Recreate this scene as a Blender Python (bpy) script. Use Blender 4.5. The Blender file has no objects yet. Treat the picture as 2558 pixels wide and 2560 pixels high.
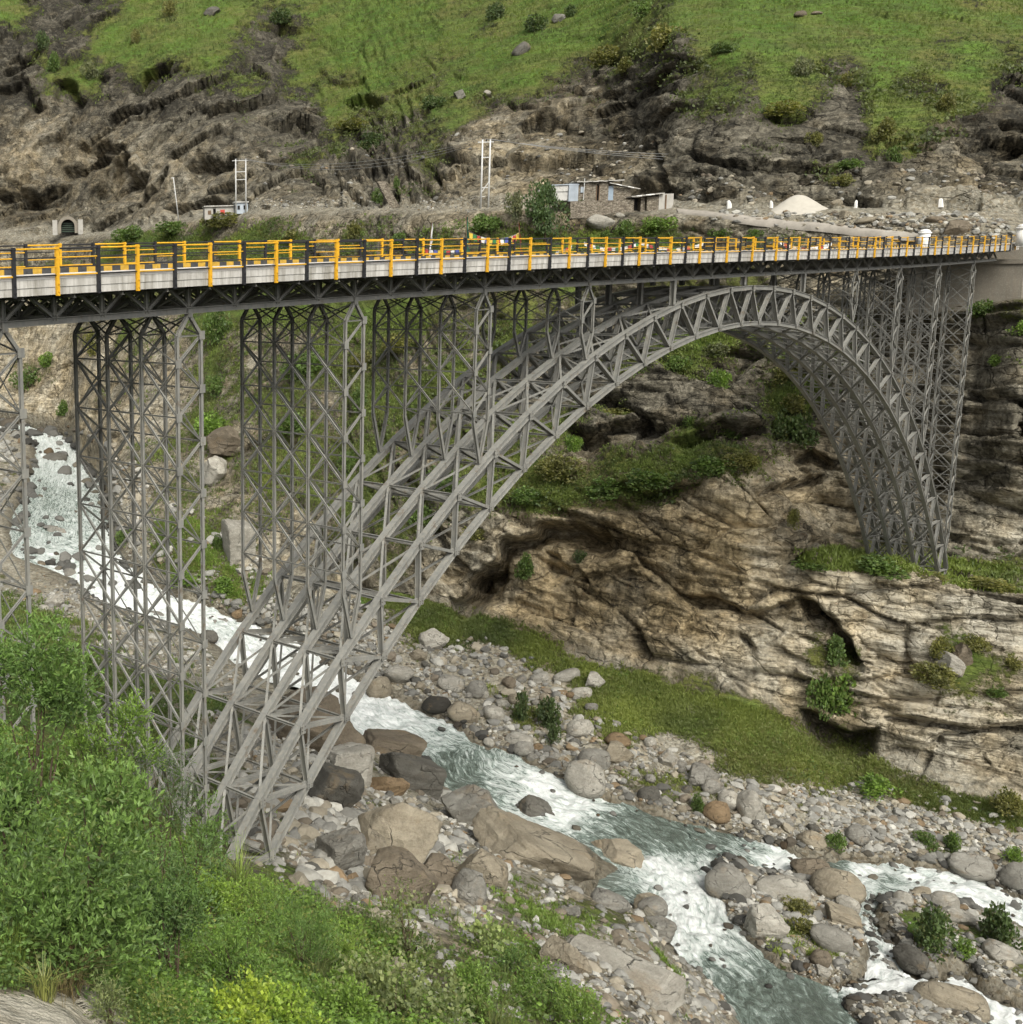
import bpy, math, random
import numpy as np
from mathutils import Matrix, Vector

random.seed(7)
RNG = np.random.default_rng(11)
SC = bpy.context.scene
COL = SC.collection

# ------------------------------------------------------------------ camera
F, CX, CY, IW, IH = 2897.2, 253.4, 1176.1, 2558.0, 2560.0
O = np.array([0.0, 0.0, 60.0])


def cam_rot(p, r, h):
    f = np.array([math.sin(h) * math.cos(p), math.cos(h) * math.cos(p), -math.sin(p)])
    a = np.cross(f, [0, 0, 1.0]); a /= np.linalg.norm(a)
    d = np.cross(f, a)
    return np.array([a * math.cos(r) + d * math.sin(r), -a * math.sin(r) + d * math.cos(r), f])


R = cam_rot(*[math.radians(x) for x in (9.56, 1.43, 40.73)])
cam = bpy.data.cameras.new('camera')
cam_ob = bpy.data.objects.new('camera', cam)
COL.objects.link(cam_ob)
m3 = np.array([R[0], -R[1], -R[2]]).T
cam_ob.matrix_world = Matrix([list(m3[0]) + [O[0]], list(m3[1]) + [O[1]], list(m3[2]) + [O[2]], [0, 0, 0, 1]])
cam.sensor_fit = 'HORIZONTAL'
cam.sensor_width = 36.0
cam.lens = F / IW * 36.0
cam.shift_x = (IW / 2 - CX) / IW
cam.shift_y = -(IH / 2 - CY) / IW
cam.clip_start = 0.3
cam.clip_end = 5000
SC.camera = cam_ob

# ------------------------------------------------------------------ sky, sun, exposure
world = bpy.data.worlds.new('World')
SC.world = world
world.use_nodes = True
wn = world.node_tree
wn.nodes.clear()
SUN_EL, SUN_AZ = math.radians(46), math.radians(212)      # azimuth from +Y towards +X: behind the camera
sky = wn.nodes.new('ShaderNodeTexSky')
sky.sky_type = 'NISHITA'
sky.sun_disc = False
sky.sun_elevation = SUN_EL
sky.sun_rotation = SUN_AZ
sky.air_density = 1.0
sky.dust_density = 6.0
sky.ozone_density = 0.6
hsv = wn.nodes.new('ShaderNodeHueSaturation')
hsv.inputs['Saturation'].default_value = 0.12
bg = wn.nodes.new('ShaderNodeBackground')
bg.inputs['Strength'].default_value = 0.15
wo = wn.nodes.new('ShaderNodeOutputWorld')
wn.links.new(sky.outputs[0], hsv.inputs['Color'])
wn.links.new(hsv.outputs[0], bg.inputs['Color'])
wn.links.new(bg.outputs[0], wo.inputs['Surface'])
sun = bpy.data.lights.new('sun', 'SUN')
sun.energy = 2.2
sun.angle = math.radians(24)
sun.color = (1.0, 0.945, 0.82)
sun_ob = bpy.data.objects.new('sun', sun)
COL.objects.link(sun_ob)
sd = Vector((math.sin(SUN_AZ) * math.cos(SUN_EL), math.cos(SUN_AZ) * math.cos(SUN_EL), math.sin(SUN_EL)))
sun_ob.rotation_euler = sd.to_track_quat('Z', 'Y').to_euler()
sun_ob.location = (0, 0, 120)
SC.view_settings.view_transform = 'Standard'
SC.view_settings.look = 'None'
SC.view_settings.gamma = 1.0
SC.view_settings.use_curve_mapping = False
SC.view_settings.exposure = 0.27
SC.cycles.max_bounces = 5
SC.cycles.diffuse_bounces = 3
SC.cycles.glossy_bounces = 2
SC.cycles.transparent_max_bounces = 4


# ------------------------------------------------------------------ projection helpers
def rays(u, v):
    u = np.asarray(u, float); v = np.asarray(v, float)
    c = np.stack([(u - CX) / F, (v - CY) / F, np.ones_like(u)], -1)
    return c @ R


def at_depth(u, v, d):
    return rays(u, v) * np.asarray(d, float)[..., None] + O


def proj(p):
    c = (np.asarray(p, float) - O) @ R.T
    return c[..., 0] / c[..., 2] * F + CX, c[..., 1] / c[..., 2] * F + CY, c[..., 2]


def on_y(u, v, y):
    d = rays(u, v)
    return d * ((y - O[1]) / d[..., 1])[..., None] + O


# ------------------------------------------------------------------ noise
def _h(ix, iy, iz, s):
    with np.errstate(over='ignore'):
        h = (ix.astype(np.uint32) * np.uint32(374761393) + iy.astype(np.uint32) * np.uint32(668265263)
             + iz.astype(np.uint32) * np.uint32(2147483647) + np.uint32(s * 974711 + 12345))
        h = (h ^ (h >> np.uint32(13))) * np.uint32(1274126177)
        h = (h ^ (h >> np.uint32(15))) * np.uint32(2246822519)
        h = h ^ (h >> np.uint32(16))
    return h.astype(np.float32) * np.float32(1 / 4294967295.0)


def vn(p, s=0):
    p = np.asarray(p, np.float32)
    i = np.floor(p).astype(np.int32)
    f = p - i
    f = f * f * f * (f * (f * 6 - 15) + 10)
    x, y, z = i[..., 0], i[..., 1], i[..., 2]
    r = 0
    for dx in (0, 1):
        wx = f[..., 0] if dx else 1 - f[..., 0]
        for dy in (0, 1):
            wy = f[..., 1] if dy else 1 - f[..., 1]
            for dz in (0, 1):
                wz = f[..., 2] if dz else 1 - f[..., 2]
                r = r + wx * wy * wz * _h(x + dx, y + dy, z + dz, s)
    return r * 2 - 1


def fbm(p, octv=4, s=0, lac=2.03, gain=0.5):
    p = np.asarray(p, np.float32)
    a, r, t = 1.0, 0, 0
    for k in range(octv):
        r = r + a * vn(p, s + k * 17)
        t += a; a *= gain; p = p * lac + 3.7
    return r / t


def worley(p, s=0, vec=False):
    p = np.asarray(p, np.float32)
    i = np.floor(p).astype(np.int32)
    f = p - i
    f1 = np.full(p.shape[:-1], 9.0, np.float32); f2 = f1.copy(); cid = f1.copy()
    off = np.zeros(p.shape, np.float32)
    for dx in (-1, 0, 1):
        for dy in (-1, 0, 1):
            for dz in (-1, 0, 1):
                x, y, z = i[..., 0] + dx, i[..., 1] + dy, i[..., 2] + dz
                ox = dx + _h(x, y, z, s) - f[..., 0]; oy = dy + _h(x, y, z, s + 1) - f[..., 1]; oz = dz + _h(x, y, z, s + 2) - f[..., 2]
                d = ox ** 2 + oy ** 2 + oz ** 2
                new = d < f1
                f2 = np.where(new, f1, np.minimum(f2, d))
                cid = np.where(new, _h(x, y, z, s + 3), cid)
                if vec:
                    off[new] = np.stack([ox, oy, oz], -1)[new]
                f1 = np.where(new, d, f1)
    if vec: return np.sqrt(f1), np.sqrt(f2), cid, off
    return np.sqrt(f1), np.sqrt(f2), cid


def sstep(a, b, x):
    t = np.clip((x - a) / (b - a), 0, 1)
    return t * t * (3 - 2 * t)


# ------------------------------------------------------------------ mesh helpers
def mesh_np(name, V, Fc, smooth=True):
    V = np.asarray(V, np.float32); Fc = np.asarray(Fc, np.int32)
    me = bpy.data.meshes.new(name)
    n, k = Fc.shape
    me.vertices.add(len(V)); me.vertices.foreach_set('co', V.ravel())
    me.loops.add(n * k); me.loops.foreach_set('vertex_index', Fc.ravel())
    me.polygons.add(n)
    me.polygons.foreach_set('loop_start', np.arange(0, n * k, k, dtype=np.int32))
    me.polygons.foreach_set('loop_total', np.full(n, k, np.int32))
    me.polygons.foreach_set('use_smooth', np.full(n, smooth, bool))
    me.update(calc_edges=True)
    return me


def attr(me, name, arr):
    a = me.attributes.new(name, 'FLOAT_COLOR', 'POINT')
    arr = np.asarray(arr, np.float32)
    if arr.shape[1] == 3:
        arr = np.c_[arr, np.ones(len(arr), np.float32)]
    a.data.foreach_set('color', np.ascontiguousarray(arr).ravel())


def link(name, me, mat=None, parent=None, mtx=None):
    o = bpy.data.objects.new(name, me)
    COL.objects.link(o)
    if mat is not None and len(me.materials) == 0:
        me.materials.append(mat)
    if parent is not None:
        o.parent = parent
    if mtx is not None:
        o.matrix_local = mtx
    return o


def empty(name, loc=(0, 0, 0), parent=None):
    o = bpy.data.objects.new(name, None)
    COL.objects.link(o)
    o.empty_display_size = 0.5
    o.location = loc
    if parent is not None:
        o.parent = parent
    return o


def tag(o, label=None, cat=None, group=None, kind=None):
    if label: o['label'] = label
    if cat: o['category'] = cat
    if group: o['group'] = group
    if kind: o['kind'] = kind
    return o


class MB:
    """collects boxes, prisms and sheets into one mesh"""
    def __init__(s):
        s.v, s.f, s.mi = [], [], []

    def add(s, V, Fc, mi=0):
        b = len(s.v)
        s.v += [tuple(map(float, p)) for p in V]
        s.f += [tuple(b + i for i in q) for q in Fc]
        s.mi += [mi] * len(Fc)

    def box(s, lo, hi, M=None, mi=0):
        (a, b, c), (d, e, f) = lo, hi
        V = [(a, b, c), (d, b, c), (d, e, c), (a, e, c), (a, b, f), (d, b, f), (d, e, f), (a, e, f)]
        if M is not None:
            V = [M @ Vector(p) for p in V]
        s.add(V, [(0, 3, 2, 1), (4, 5, 6, 7), (0, 1, 5, 4), (1, 2, 6, 5), (2, 3, 7, 6), (3, 0, 4, 7)], mi)

    def tube(s, pts, r, n=8, mi=0, cap=True):
        pts = [Vector(p) for p in pts]
        rr = r if isinstance(r, (list, tuple)) else [r] * len(pts)
        rings = []
        up = Vector((0, 0, 1))
        for i, p in enumerate(pts):
            t = (pts[min(i + 1, len(pts) - 1)] - pts[max(i - 1, 0)]).normalized()
            a = t.cross(up)
            if a.length < 1e-3: a = t.cross(Vector((1, 0, 0)))
            a.normalize(); b = t.cross(a)
            rings.append([p + a * math.cos(k * 2 * math.pi / n) * rr[i] + b * math.sin(k * 2 * math.pi / n) * rr[i] for k in range(n)])
        V = [q for g in rings for q in g]
        Fc = []
        for i in range(len(pts) - 1):
            for k in range(n):
                k2 = (k + 1) % n
                Fc.append((i * n + k, i * n + k2, (i + 1) * n + k2, (i + 1) * n + k))
        if cap:
            Fc.append(tuple(range(n - 1, -1, -1))); Fc.append(tuple((len(pts) - 1) * n + k for k in range(n)))
        s.add(V, Fc, mi)

    def mesh(s, name, smooth=False):
        me = bpy.data.meshes.new(name)
        me.from_pydata(s.v, [], s.f)
        for p, i in zip(me.polygons, s.mi):
            p.material_index = i
            p.use_smooth = smooth
        me.update()
        return me

    def build(s, name, mats, parent=None, smooth=False, mtx=None):
        me = s.mesh(name, smooth)
        for m in (mats if isinstance(mats, (list, tuple)) else [mats]):
            me.materials.append(m)
        return link(name, me, None, parent, mtx)


# ------------------------------------------------------------------ materials
class NT:
    def __init__(s, name):
        s.m = bpy.data.materials.new(name)
        s.m.use_nodes = True
        s.t = s.m.node_tree
        s.b = s.t.nodes['Principled BSDF']
        s.out = s.t.nodes['Material Output']

    def n(s, typ, **kw):
        x = s.t.nodes.new(typ)
        for k, v in kw.items():
            setattr(x, k, v)
        return x

    def _in(s, node, i, v):
        if v is None: return
        if hasattr(v, 'is_output'):
            s.t.links.new(v, node.inputs[i])
        else:
            node.inputs[i].default_value = v

    def noise(s, vec, scale, detail=4, rough=0.55, dist=0.0):
        x = s.n('ShaderNodeTexNoise')
        s._in(x, 'Vector', vec); s._in(x, 'Scale', scale); s._in(x, 'Detail', detail); s._in(x, 'Roughness', rough); s._in(x, 'Distortion', dist)
        return x.outputs['Fac']

    def voro(s, vec, scale, feat='F1', out='Distance'):
        x = s.n('ShaderNodeTexVoronoi', feature=feat)
        s._in(x, 'Vector', vec); s._in(x, 'Scale', scale)
        return x.outputs[out]

    def map(s, v, a, b, c=0.0, d=1.0):
        x = s.n('ShaderNodeMapRange')
        for i, q in enumerate((v, a, b, c, d)): s._in(x, i, q)
        return x.outputs[0]

    def math(s, op, a, b=None):
        x = s.n('ShaderNodeMath', operation=op)
        s._in(x, 0, a); s._in(x, 1, b)
        return x.outputs[0]

    def mix(s, fac, a, b, mode='MIX'):
        x = s.n('ShaderNodeMix', data_type='RGBA', blend_type=mode)
        s._in(x, 0, fac)
        s._in(x, 6, a if hasattr(a, 'is_output') else tuple(a) + (1,) if len(a) == 3 else a)
        s._in(x, 7, b if hasattr(b, 'is_output') else tuple(b) + (1,) if len(b) == 3 else b)
        return x.outputs[2]

    def pos(s, scale=(1, 1, 1), rot=(0, 0, 0)):
        g = s.n('ShaderNodeNewGeometry')
        if scale == (1, 1, 1) and rot == (0, 0, 0):
            return g.outputs['Position']
        mp = s.n('ShaderNodeMapping')
        s._in(mp, 'Vector', g.outputs['Position']); s._in(mp, 'Scale', scale); s._in(mp, 'Rotation', rot)
        return mp.outputs[0]

    def attr(s, name):
        x = s.n('ShaderNodeAttribute', attribute_name=name)
        sp = s.n('ShaderNodeSeparateColor')
        s.t.links.new(x.outputs['Color'], sp.inputs[0])
        return sp.outputs[0], sp.outputs[1], sp.outputs[2], x.outputs['Alpha'], x.outputs['Color']

    def bump(s, h, strength=0.5, dist=0.1, normal=None):
        x = s.n('ShaderNodeBump')
        s._in(x, 'Height', h); s._in(x, 'Strength', strength); s._in(x, 'Distance', dist); s._in(x, 'Normal', normal)
        return x.outputs[0]

    def fin(s, col=None, rough=0.8, normal=None, metal=0.0, spec=0.3):
        s._in(s.b, 'Base Color', (tuple(col) + (1,) if isinstance(col, tuple) and len(col) == 3 else col))
        s._in(s.b, 'Roughness', rough); s._in(s.b, 'Normal', normal); s._in(s.b, 'Metallic', metal)
        s._in(s.b, 'Specular IOR Level', spec)
        return s.m


def mat_terrain():
    t = NT('rock_and_grass')
    g, tone, tan, sand, _ = t.attr('mask')
    band, wet, _a, _b, _c = t.attr('mask2')
    p = t.pos()
    big = t.noise(p, 0.09, 5, 0.6)
    mid = t.noise(p, 0.55, 5, 0.65)
    fine = t.noise(p, 2.6, 5, 0.7)
    streak = t.noise(t.pos((1.0, 1.0, 0.09)), 1.1, 5, 0.65, 0.4)
    strat = t.noise(t.pos((0.11, 0.16, 2.1), (0.10, -0.16, 0.0)), 1.0, 6, 0.7, 0.8)
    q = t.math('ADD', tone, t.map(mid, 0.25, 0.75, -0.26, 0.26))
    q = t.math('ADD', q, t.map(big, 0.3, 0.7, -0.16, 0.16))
    hillf = _a
    wv = t.n('ShaderNodeVectorMath', operation='ADD')
    nzc = t.n('ShaderNodeTexNoise'); t._in(nzc, 'Vector', p); t._in(nzc, 'Scale', 0.35); t._in(nzc, 'Detail', 4)
    sc_ = t.n('ShaderNodeVectorMath', operation='SCALE'); t.t.links.new(nzc.outputs['Color'], sc_.inputs[0]); sc_.inputs['Scale'].default_value = 2.6
    t.t.links.new(t.pos((1, 1, 1.9), (0.12, -0.14, 0)), wv.inputs[0]); t.t.links.new(sc_.outputs[0], wv.inputs[1])
    ck1 = t.map(t.voro(wv.outputs[0], 0.17, 'DISTANCE_TO_EDGE'), 0.0, 0.035, 1.0, 0.0)
    ck2 = t.map(t.voro(wv.outputs[0], 0.55, 'DISTANCE_TO_EDGE'), 0.0, 0.05, 1.0, 0.0)
    brk = t.map(t.noise(p, 0.12, 3, 0.6), 0.42, 0.6)
    crack = t.math('MAXIMUM', t.math('MULTIPLY', ck1, t.map(t.noise(p, 0.3, 3), 0.4, 0.55)), t.math('MULTIPLY', t.math('MULTIPLY', ck2, brk), 0.75))
    cellc = t.n('ShaderNodeTexVoronoi'); t.t.links.new(wv.outputs[0], cellc.inputs['Vector']); t._in(cellc, 'Scale', 0.55)
    csep = t.n('ShaderNodeSeparateColor'); t.t.links.new(cellc.outputs['Color'], csep.inputs[0])
    q = t.math('ADD', q, t.math('MULTIPLY', t.map(csep.outputs[0], 0, 1, -0.13, 0.13), brk))
    q = t.math('SUBTRACT', q, t.math('MULTIPLY', crack, 0.24))
    q = t.math('ADD', q, t.math('MULTIPLY', t.map(streak, 0.3, 0.7, -0.20, 0.20), t.map(_a, 0, 1, 1.0, 0.45)))
    q = t.math('ADD', q, t.math('MULTIPLY', t.map(strat, 0.32, 0.68, -0.34, 0.34), band))
    q = t.math('ADD', q, t.map(fine, 0.3, 0.7, -0.20, 0.20))
    rock = t.n('ShaderNodeValToRGB')
    e = rock.color_ramp.elements
    e[0].position, e[0].color = 0.02, (0.026, 0.024, 0.018, 1)
    e[1].position, e[1].color = 0.98, (0.50, 0.465, 0.375, 1)
    for pos, c in ((0.22, (0.064, 0.058, 0.043)), (0.42, (0.132, 0.120, 0.090)), (0.62, (0.232, 0.212, 0.162)), (0.8, (0.35, 0.322, 0.25))):
        x = e.new(pos); x.color = c + (1,)
    t.t.links.new(q, rock.inputs[0])
    tanf = t.map(t.math('ADD', tan, t.map(t.noise(p, 0.23, 4, 0.6), 0.3, 0.7, -0.28, 0.28)), 0.3, 0.95, 0.0, 0.75)
    warm = t.mix(1.0, rock.outputs[0], (1.22, 1.0, 0.66), 'MULTIPLY')
    col = t.mix(tanf, rock.outputs[0], warm)
    rust = t.map(t.noise(p, 0.8, 5, 0.6), 0.62, 0.76, 0.0, 0.35)
    col = t.mix(t.math('MULTIPLY', rust, tan), col, (0.27, 0.125, 0.045))
    # pebbles on the gravel banks
    vc = t.n('ShaderNodeTexVoronoi'); t._in(vc, 'Vector', p); t._in(vc, 'Scale', 3.4)
    sep = t.n('ShaderNodeSeparateColor'); t.t.links.new(vc.outputs['Color'], sep.inputs[0])
    peb = t.mix(sep.outputs[0], (0.13, 0.122, 0.092), (0.41, 0.388, 0.315))
    peb = t.mix(t.map(sep.outputs[1], 0.6, 1.0, 0.0, 0.5), peb, (0.24, 0.175, 0.09))
    vf = t.voro(p, 9.0)
    peb = t.mix(t.map(vf, 0.0, 0.5, 0.35, 0.0), peb, (0.30, 0.285, 0.235))
    col = t.mix(t.math('MULTIPLY', sand, t.map(mid, 0.3, 0.7, 0.55, 1.0)), col, peb)
    col = t.mix(t.math('MULTIPLY', wet, 0.8), col, t.mix(1.0, col, (0.3, 0.27, 0.23), 'MULTIPLY'))
    # grass
    gn = t.noise(p, 0.16, 4, 0.6)
    g1 = t.mix(t.map(gn, 0.35, 0.65), (0.078, 0.142, 0.022), (0.140, 0.220, 0.036))
    g1 = t.mix(t.map(fine, 0.35, 0.75), g1, (0.045, 0.090, 0.016))
    dry = t.map(t.math('ADD', t.noise(p, 0.11, 4, 0.6), t.map(g, 0.45, 1.0, 0.20, -0.12)), 0.40, 0.68)
    g2 = t.mix(t.map(fine, 0.3, 0.7), (0.165, 0.165, 0.048), (0.095, 0.110, 0.028))
    grass = t.mix(dry, g1, g2)
    terr = t.noise(t.pos((0.25, 0.25, 2.2)), 1.0, 4, 0.65, 1.0)
    grass = t.mix(t.map(terr, 0.44, 0.60, 0.0, 0.7), grass, (0.060, 0.072, 0.022))  # terracette tracks with their shading, put into the grass colour as darker lines
    gq = t.math('ADD', g, t.map(mid, 0.25, 0.75, -0.20, 0.20))
    gq = t.math('ADD', gq, t.map(fine, 0.3, 0.7, -0.16, 0.16))
    gm = t.map(gq, 0.44, 0.58)
    col = t.mix(gm, col, grass)
    hgt = t.math('ADD', t.math('MULTIPLY', mid, 0.55), t.math('MULTIPLY', fine, 0.35))
    hgt = t.math('SUBTRACT', hgt, t.math('MULTIPLY', crack, 0.30))
    hgt = t.math('ADD', hgt, t.math('MULTIPLY', t.math('MULTIPLY', strat, band), 0.6))
    hgt = t.math('ADD', hgt, t.math('MULTIPLY', t.noise(p, 9.0, 3, 0.6), 0.13))
    hgt = t.math('ADD', hgt, t.math('MULTIPLY', t.math('MULTIPLY', terr, gm), 0.5))
    nrm = t.bump(hgt, 1.0, 0.75)
    rough = t.map(wet, 0, 1, 0.92, 0.35)
    return t.fin(col, rough, nrm, spec=0.2)


def mat_boulder():
    t = NT('boulder_stone')
    oi = t.n('ShaderNodeObjectInfo')
    tc = t.n('ShaderNodeTexCoord')
    mp = t.n('ShaderNodeMapping')
    t._in(mp, 'Vector', tc.outputs['Object'])
    cmb = t.n('ShaderNodeCombineXYZ')
    for i in range(3):
        t._in(cmb, i, t.math('MULTIPLY', oi.outputs['Random'], 37.0 + 11 * i))
    t._in(mp, 'Location', cmb.outputs[0])
    p = mp.outputs[0]
    st = t.n('ShaderNodeMapping'); t._in(st, 'Vector', p); t._in(st, 'Scale', (0.7, 0.5, 5.0)); t._in(st, 'Rotation', (0.5, 0.3, 0))
    a = t.noise(p, 1.3, 6, 0.65); b = t.noise(st.outputs[0], 1.4, 5, 0.65, 0.6); c = t.noise(t.pos(), 5.0, 5, 0.7)
    col = t.mix(t.map(a, 0.3, 0.72, 0, 0.85), t.mix(1.0, oi.outputs['Color'], (0.52, 0.50, 0.47), 'MULTIPLY'), t.mix(1.0, oi.outputs['Color'], (1.18, 1.16, 1.12), 'MULTIPLY'))
    col = t.mix(t.map(b, 0.42, 0.60, 0, 0.45), col, t.mix(1.0, oi.outputs['Color'], (0.5, 0.45, 0.4), 'MULTIPLY'))
    col = t.mix(t.map(t.noise(p, 0.9, 5, .65), 0.57, 0.70, 0, 0.50), col, (0.225, 0.16, 0.085))
    col = t.mix(t.map(c, 0.35, 0.75, 0, 0.35), col, t.mix(1.0, oi.outputs['Color'], (1.35, 1.32, 1.27), 'MULTIPLY'))
    d2 = t.noise(t.pos(), 14.0, 4, 0.7)
    wv = t.n('ShaderNodeVectorMath', operation='ADD')
    nzc = t.n('ShaderNodeTexNoise'); t._in(nzc, 'Vector', p); t._in(nzc, 'Scale', 1.5); t._in(nzc, 'Detail', 3)
    t.t.links.new(p, wv.inputs[0]); t.t.links.new(nzc.outputs['Color'], wv.inputs[1])
    ck = t.map(t.voro(wv.outputs[0], 1.1, 'DISTANCE_TO_EDGE'), 0, 0.03, 1, 0)
    ck = t.math('MULTIPLY', ck, t.map(a, 0.45, 0.58))
    col = t.mix(t.math('MULTIPLY', ck, 0.75), col, (0.05, 0.046, 0.038))
    col = t.mix(t.map(d2, 0.4, 0.7, 0, 0.35), col, t.mix(1.0, col, (0.5, 0.5, 0.48), 'MULTIPLY'))
    h = t.math('ADD', t.math('MULTIPLY', b, 0.5), t.math('MULTIPLY', c, 0.5))
    h = t.math('SUBTRACT', t.math('ADD', h, t.math('MULTIPLY', d2, 0.25)), t.math('MULTIPLY', ck, 0.5))
    return t.fin(col, 0.85, t.bump(h, 0.9, 0.25), spec=0.25)


def mat_water():
    t = NT('river_water')
    foam, fs, ft, _al, _c = t.attr('flow')
    p = t.pos()
    mp = t.n('ShaderNodeMapping'); g = t.n('ShaderNodeCombineXYZ')
    t._in(g, 0, t.math('MULTIPLY', fs, 400.0)); t._in(g, 1, t.math('MULTIPLY', ft, 40.0))
    t._in(mp, 'Vector', g.outputs[0]); t._in(mp, 'Scale', (0.46, 1.0, 1.0))
    n1 = t.noise(mp.outputs[0], 0.75, 7, 0.74, 2.4)
    n2 = t.noise(mp.outputs[0], 3.6, 6, 0.75, 1.5)
    f = t.math('ADD', foam, t.map(n1, 0.28, 0.72, -0.42, 0.42))
    f = t.math('ADD', f, t.map(n2, 0.3, 0.7, -0.14, 0.14))
    fm = t.map(f, 0.42, 0.92)
    deep = t.mix(t.map(n1, 0.3, 0.7), (0.045, 0.060, 0.048), (0.125, 0.155, 0.125))
    aer = t.mix(t.map(f, 0.2, 0.75), deep, (0.30, 0.385, 0.34))
    col = t.mix(fm, aer, (0.78, 0.80, 0.775))
    h = t.math('ADD', t.math('MULTIPLY', n1, 0.6), t.math('MULTIPLY', n2, 0.4))
    return t.fin(col, t.map(fm, 0, 1, 0.12, 0.75), t.bump(h, 0.9, 0.6), spec=0.5)


def mat_steel(name='painted_steel', base=(0.190, 0.190, 0.174), k=1.0):
    t = NT(name)
    p = t.pos()
    a = t.noise(p, 0.8, 5, 0.6); b = t.noise(t.pos((1, 1, 0.25)), 6.0, 5, 0.65); c = t.noise(p, 25.0, 3)
    col = t.mix(t.map(a, 0.3, 0.7), tuple(x * 0.78 for x in base), tuple(x * 1.18 for x in base))
    col = t.mix(t.map(b, 0.42, 0.70, 0, 0.65), col, (0.29, 0.275, 0.23))
    col = t.mix(t.map(t.noise(p, 1.7, 6, 0.7), 0.58, 0.70, 0, 0.8 * k), col, (0.125, 0.088, 0.052))
    return t.fin(col, t.map(b, 0.3, 0.7, 0.45, 0.65), t.bump(c, 0.15, 0.01), metal=0.0, spec=0.45)


def mat_simple(name, col, rough=0.6, var=0.15, scale=3.0, bump=0.2, spec=0.35, dirt=0.25, stretch=(1, 1, 0.3)):
    t = NT(name)
    p = t.pos()
    a = t.noise(p, scale, 5, 0.6); b = t.noise(t.pos(stretch), scale * 2.2, 5, 0.65)
    c = t.mix(t.map(a, 0.3, 0.7), tuple(x * (1 - var) for x in col), tuple(min(1, x * (1 + var)) for x in col))
    c = t.mix(t.map(b, 0.5, 0.75, 0, dirt), c, tuple(x * 0.35 + 0.02 for x in col))
    return t.fin(c, rough, t.bump(t.math('ADD', a, b), bump, 0.03), spec=spec)


def mat_concrete(name='concrete', base=(0.52, 0.505, 0.465)):
    t = NT(name)
    a = t.noise(t.pos(), 0.7, 5, 0.6); st = t.noise(t.pos((3.5, 3.5, 0.22)), 1.0, 6, 0.7); f = t.noise(t.pos(), 9, 5, 0.7)
    c = t.mix(t.map(a, 0.3, 0.7), tuple(x * 0.8 for x in base), tuple(x * 1.15 for x in base))
    c = t.mix(t.map(st, 0.42, 0.62, 0, 0.75), c, (0.20, 0.185, 0.15))
    c = t.mix(t.map(f, 0.5, 0.75, 0, 0.3), c, (0.56, 0.54, 0.5))
    return t.fin(c, 0.88, t.bump(t.math('ADD', st, f), 0.4, 0.02), spec=0.2)


def mat_leaf(name='leaves', trans=0.35):
    t = NT(name)
    oi = t.n('ShaderNodeObjectInfo')
    r, g, b, _al, _c = t.attr('leafvar')
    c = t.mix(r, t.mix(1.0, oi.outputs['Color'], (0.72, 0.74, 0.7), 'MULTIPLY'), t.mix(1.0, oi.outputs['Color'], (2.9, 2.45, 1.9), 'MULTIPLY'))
    c = t.mix(t.map(g, 0.8, 1.0, 0, 0.6), c, (0.16, 0.135, 0.05))
    c = t.mix(0.14, c, (0.21, 0.22, 0.14))
    t.fin(c, 0.5, None, spec=0.35)
    tr = t.n('ShaderNodeBsdfTranslucent')
    t._in(tr, 'Color', t.mix(1.0, c, (1.25, 1.4, 0.6), 'MULTIPLY'))
    mx = t.n('ShaderNodeMixShader')
    t._in(mx, 0, trans)
    t.t.links.new(t.b.outputs[0], mx.inputs[1]); t.t.links.new(tr.outputs[0], mx.inputs[2])
    t.t.links.new(mx.outputs[0], t.out.inputs[0])
    return t.m


M_TERRAIN = mat_terrain()
M_ROCK = mat_boulder()
M_WATER = mat_water()
M_STEEL = mat_steel()
M_BOLT = mat_steel('dark_bolt', (0.07, 0.065, 0.055))
M_KY = mat_simple('worn_yellow', (0.46, 0.285, 0.045), 0.8, 0.2, 6.0, 0.2, 0.2, 0.45)
M_KB = mat_simple('worn_black', (0.055, 0.055, 0.055), 0.8, 0.25, 6.0, 0.2, 0.2, 0.2)
M_CONC = mat_concrete()
M_ABUT = mat_concrete('abutment_concrete', (0.215, 0.19, 0.15))
M_CONC2 = mat_simple('pale_cement', (0.62, 0.60, 0.56), 0.85, 0.1, 2.0, 0.2, 0.2, 0.3)
M_LEAF = mat_leaf()
M_YEL = mat_simple('yellow_paint', (0.66, 0.355, 0.020), 0.55, 0.14, 5.0, 0.1, 0.3, 0.30)
M_BLK = mat_simple('black_paint', (0.022, 0.022, 0.024), 0.5, 0.2, 4.0, 0.1, 0.4, 0.1)
M_WHITE = mat_simple('whitewash', (0.72, 0.71, 0.67), 0.8, 0.08, 2.0, 0.2, 0.2, 0.3)
M_ROAD = mat_simple('dusty_road', (0.30, 0.275, 0.235), 0.95, 0.15, 1.2, 0.3, 0.15, 0.25, (1, 1, 1))
M_BARK = mat_simple('bark', (0.10, 0.075, 0.05), 0.9, 0.25, 8.0, 0.5, 0.1, 0.3)

# ------------------------------------------------------------------ river level and terrain sheet
_wp = np.array([(100, 1070, 275), (2000, 2500, 86), (900, 1720, 131), (2450, 2170, 107), (1500, 1980, 115)], float)
_P = at_depth(_wp[:, 0], _wp[:, 1], _wp[:, 2]) - O
WPL = np.linalg.lstsq(np.c_[_P[:, :2], np.ones(len(_P))], _P[:, 2], rcond=None)[0]


def wdepth(u, v, up=0.0):
    d = rays(u, v)
    return (WPL[2] + up) / (d[..., 2] - WPL[0] * d[..., 0] - WPL[1] * d[..., 1])


def wz(x, y):
    return WPL[0] * x + WPL[1] * y + WPL[2] + O[2]


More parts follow.
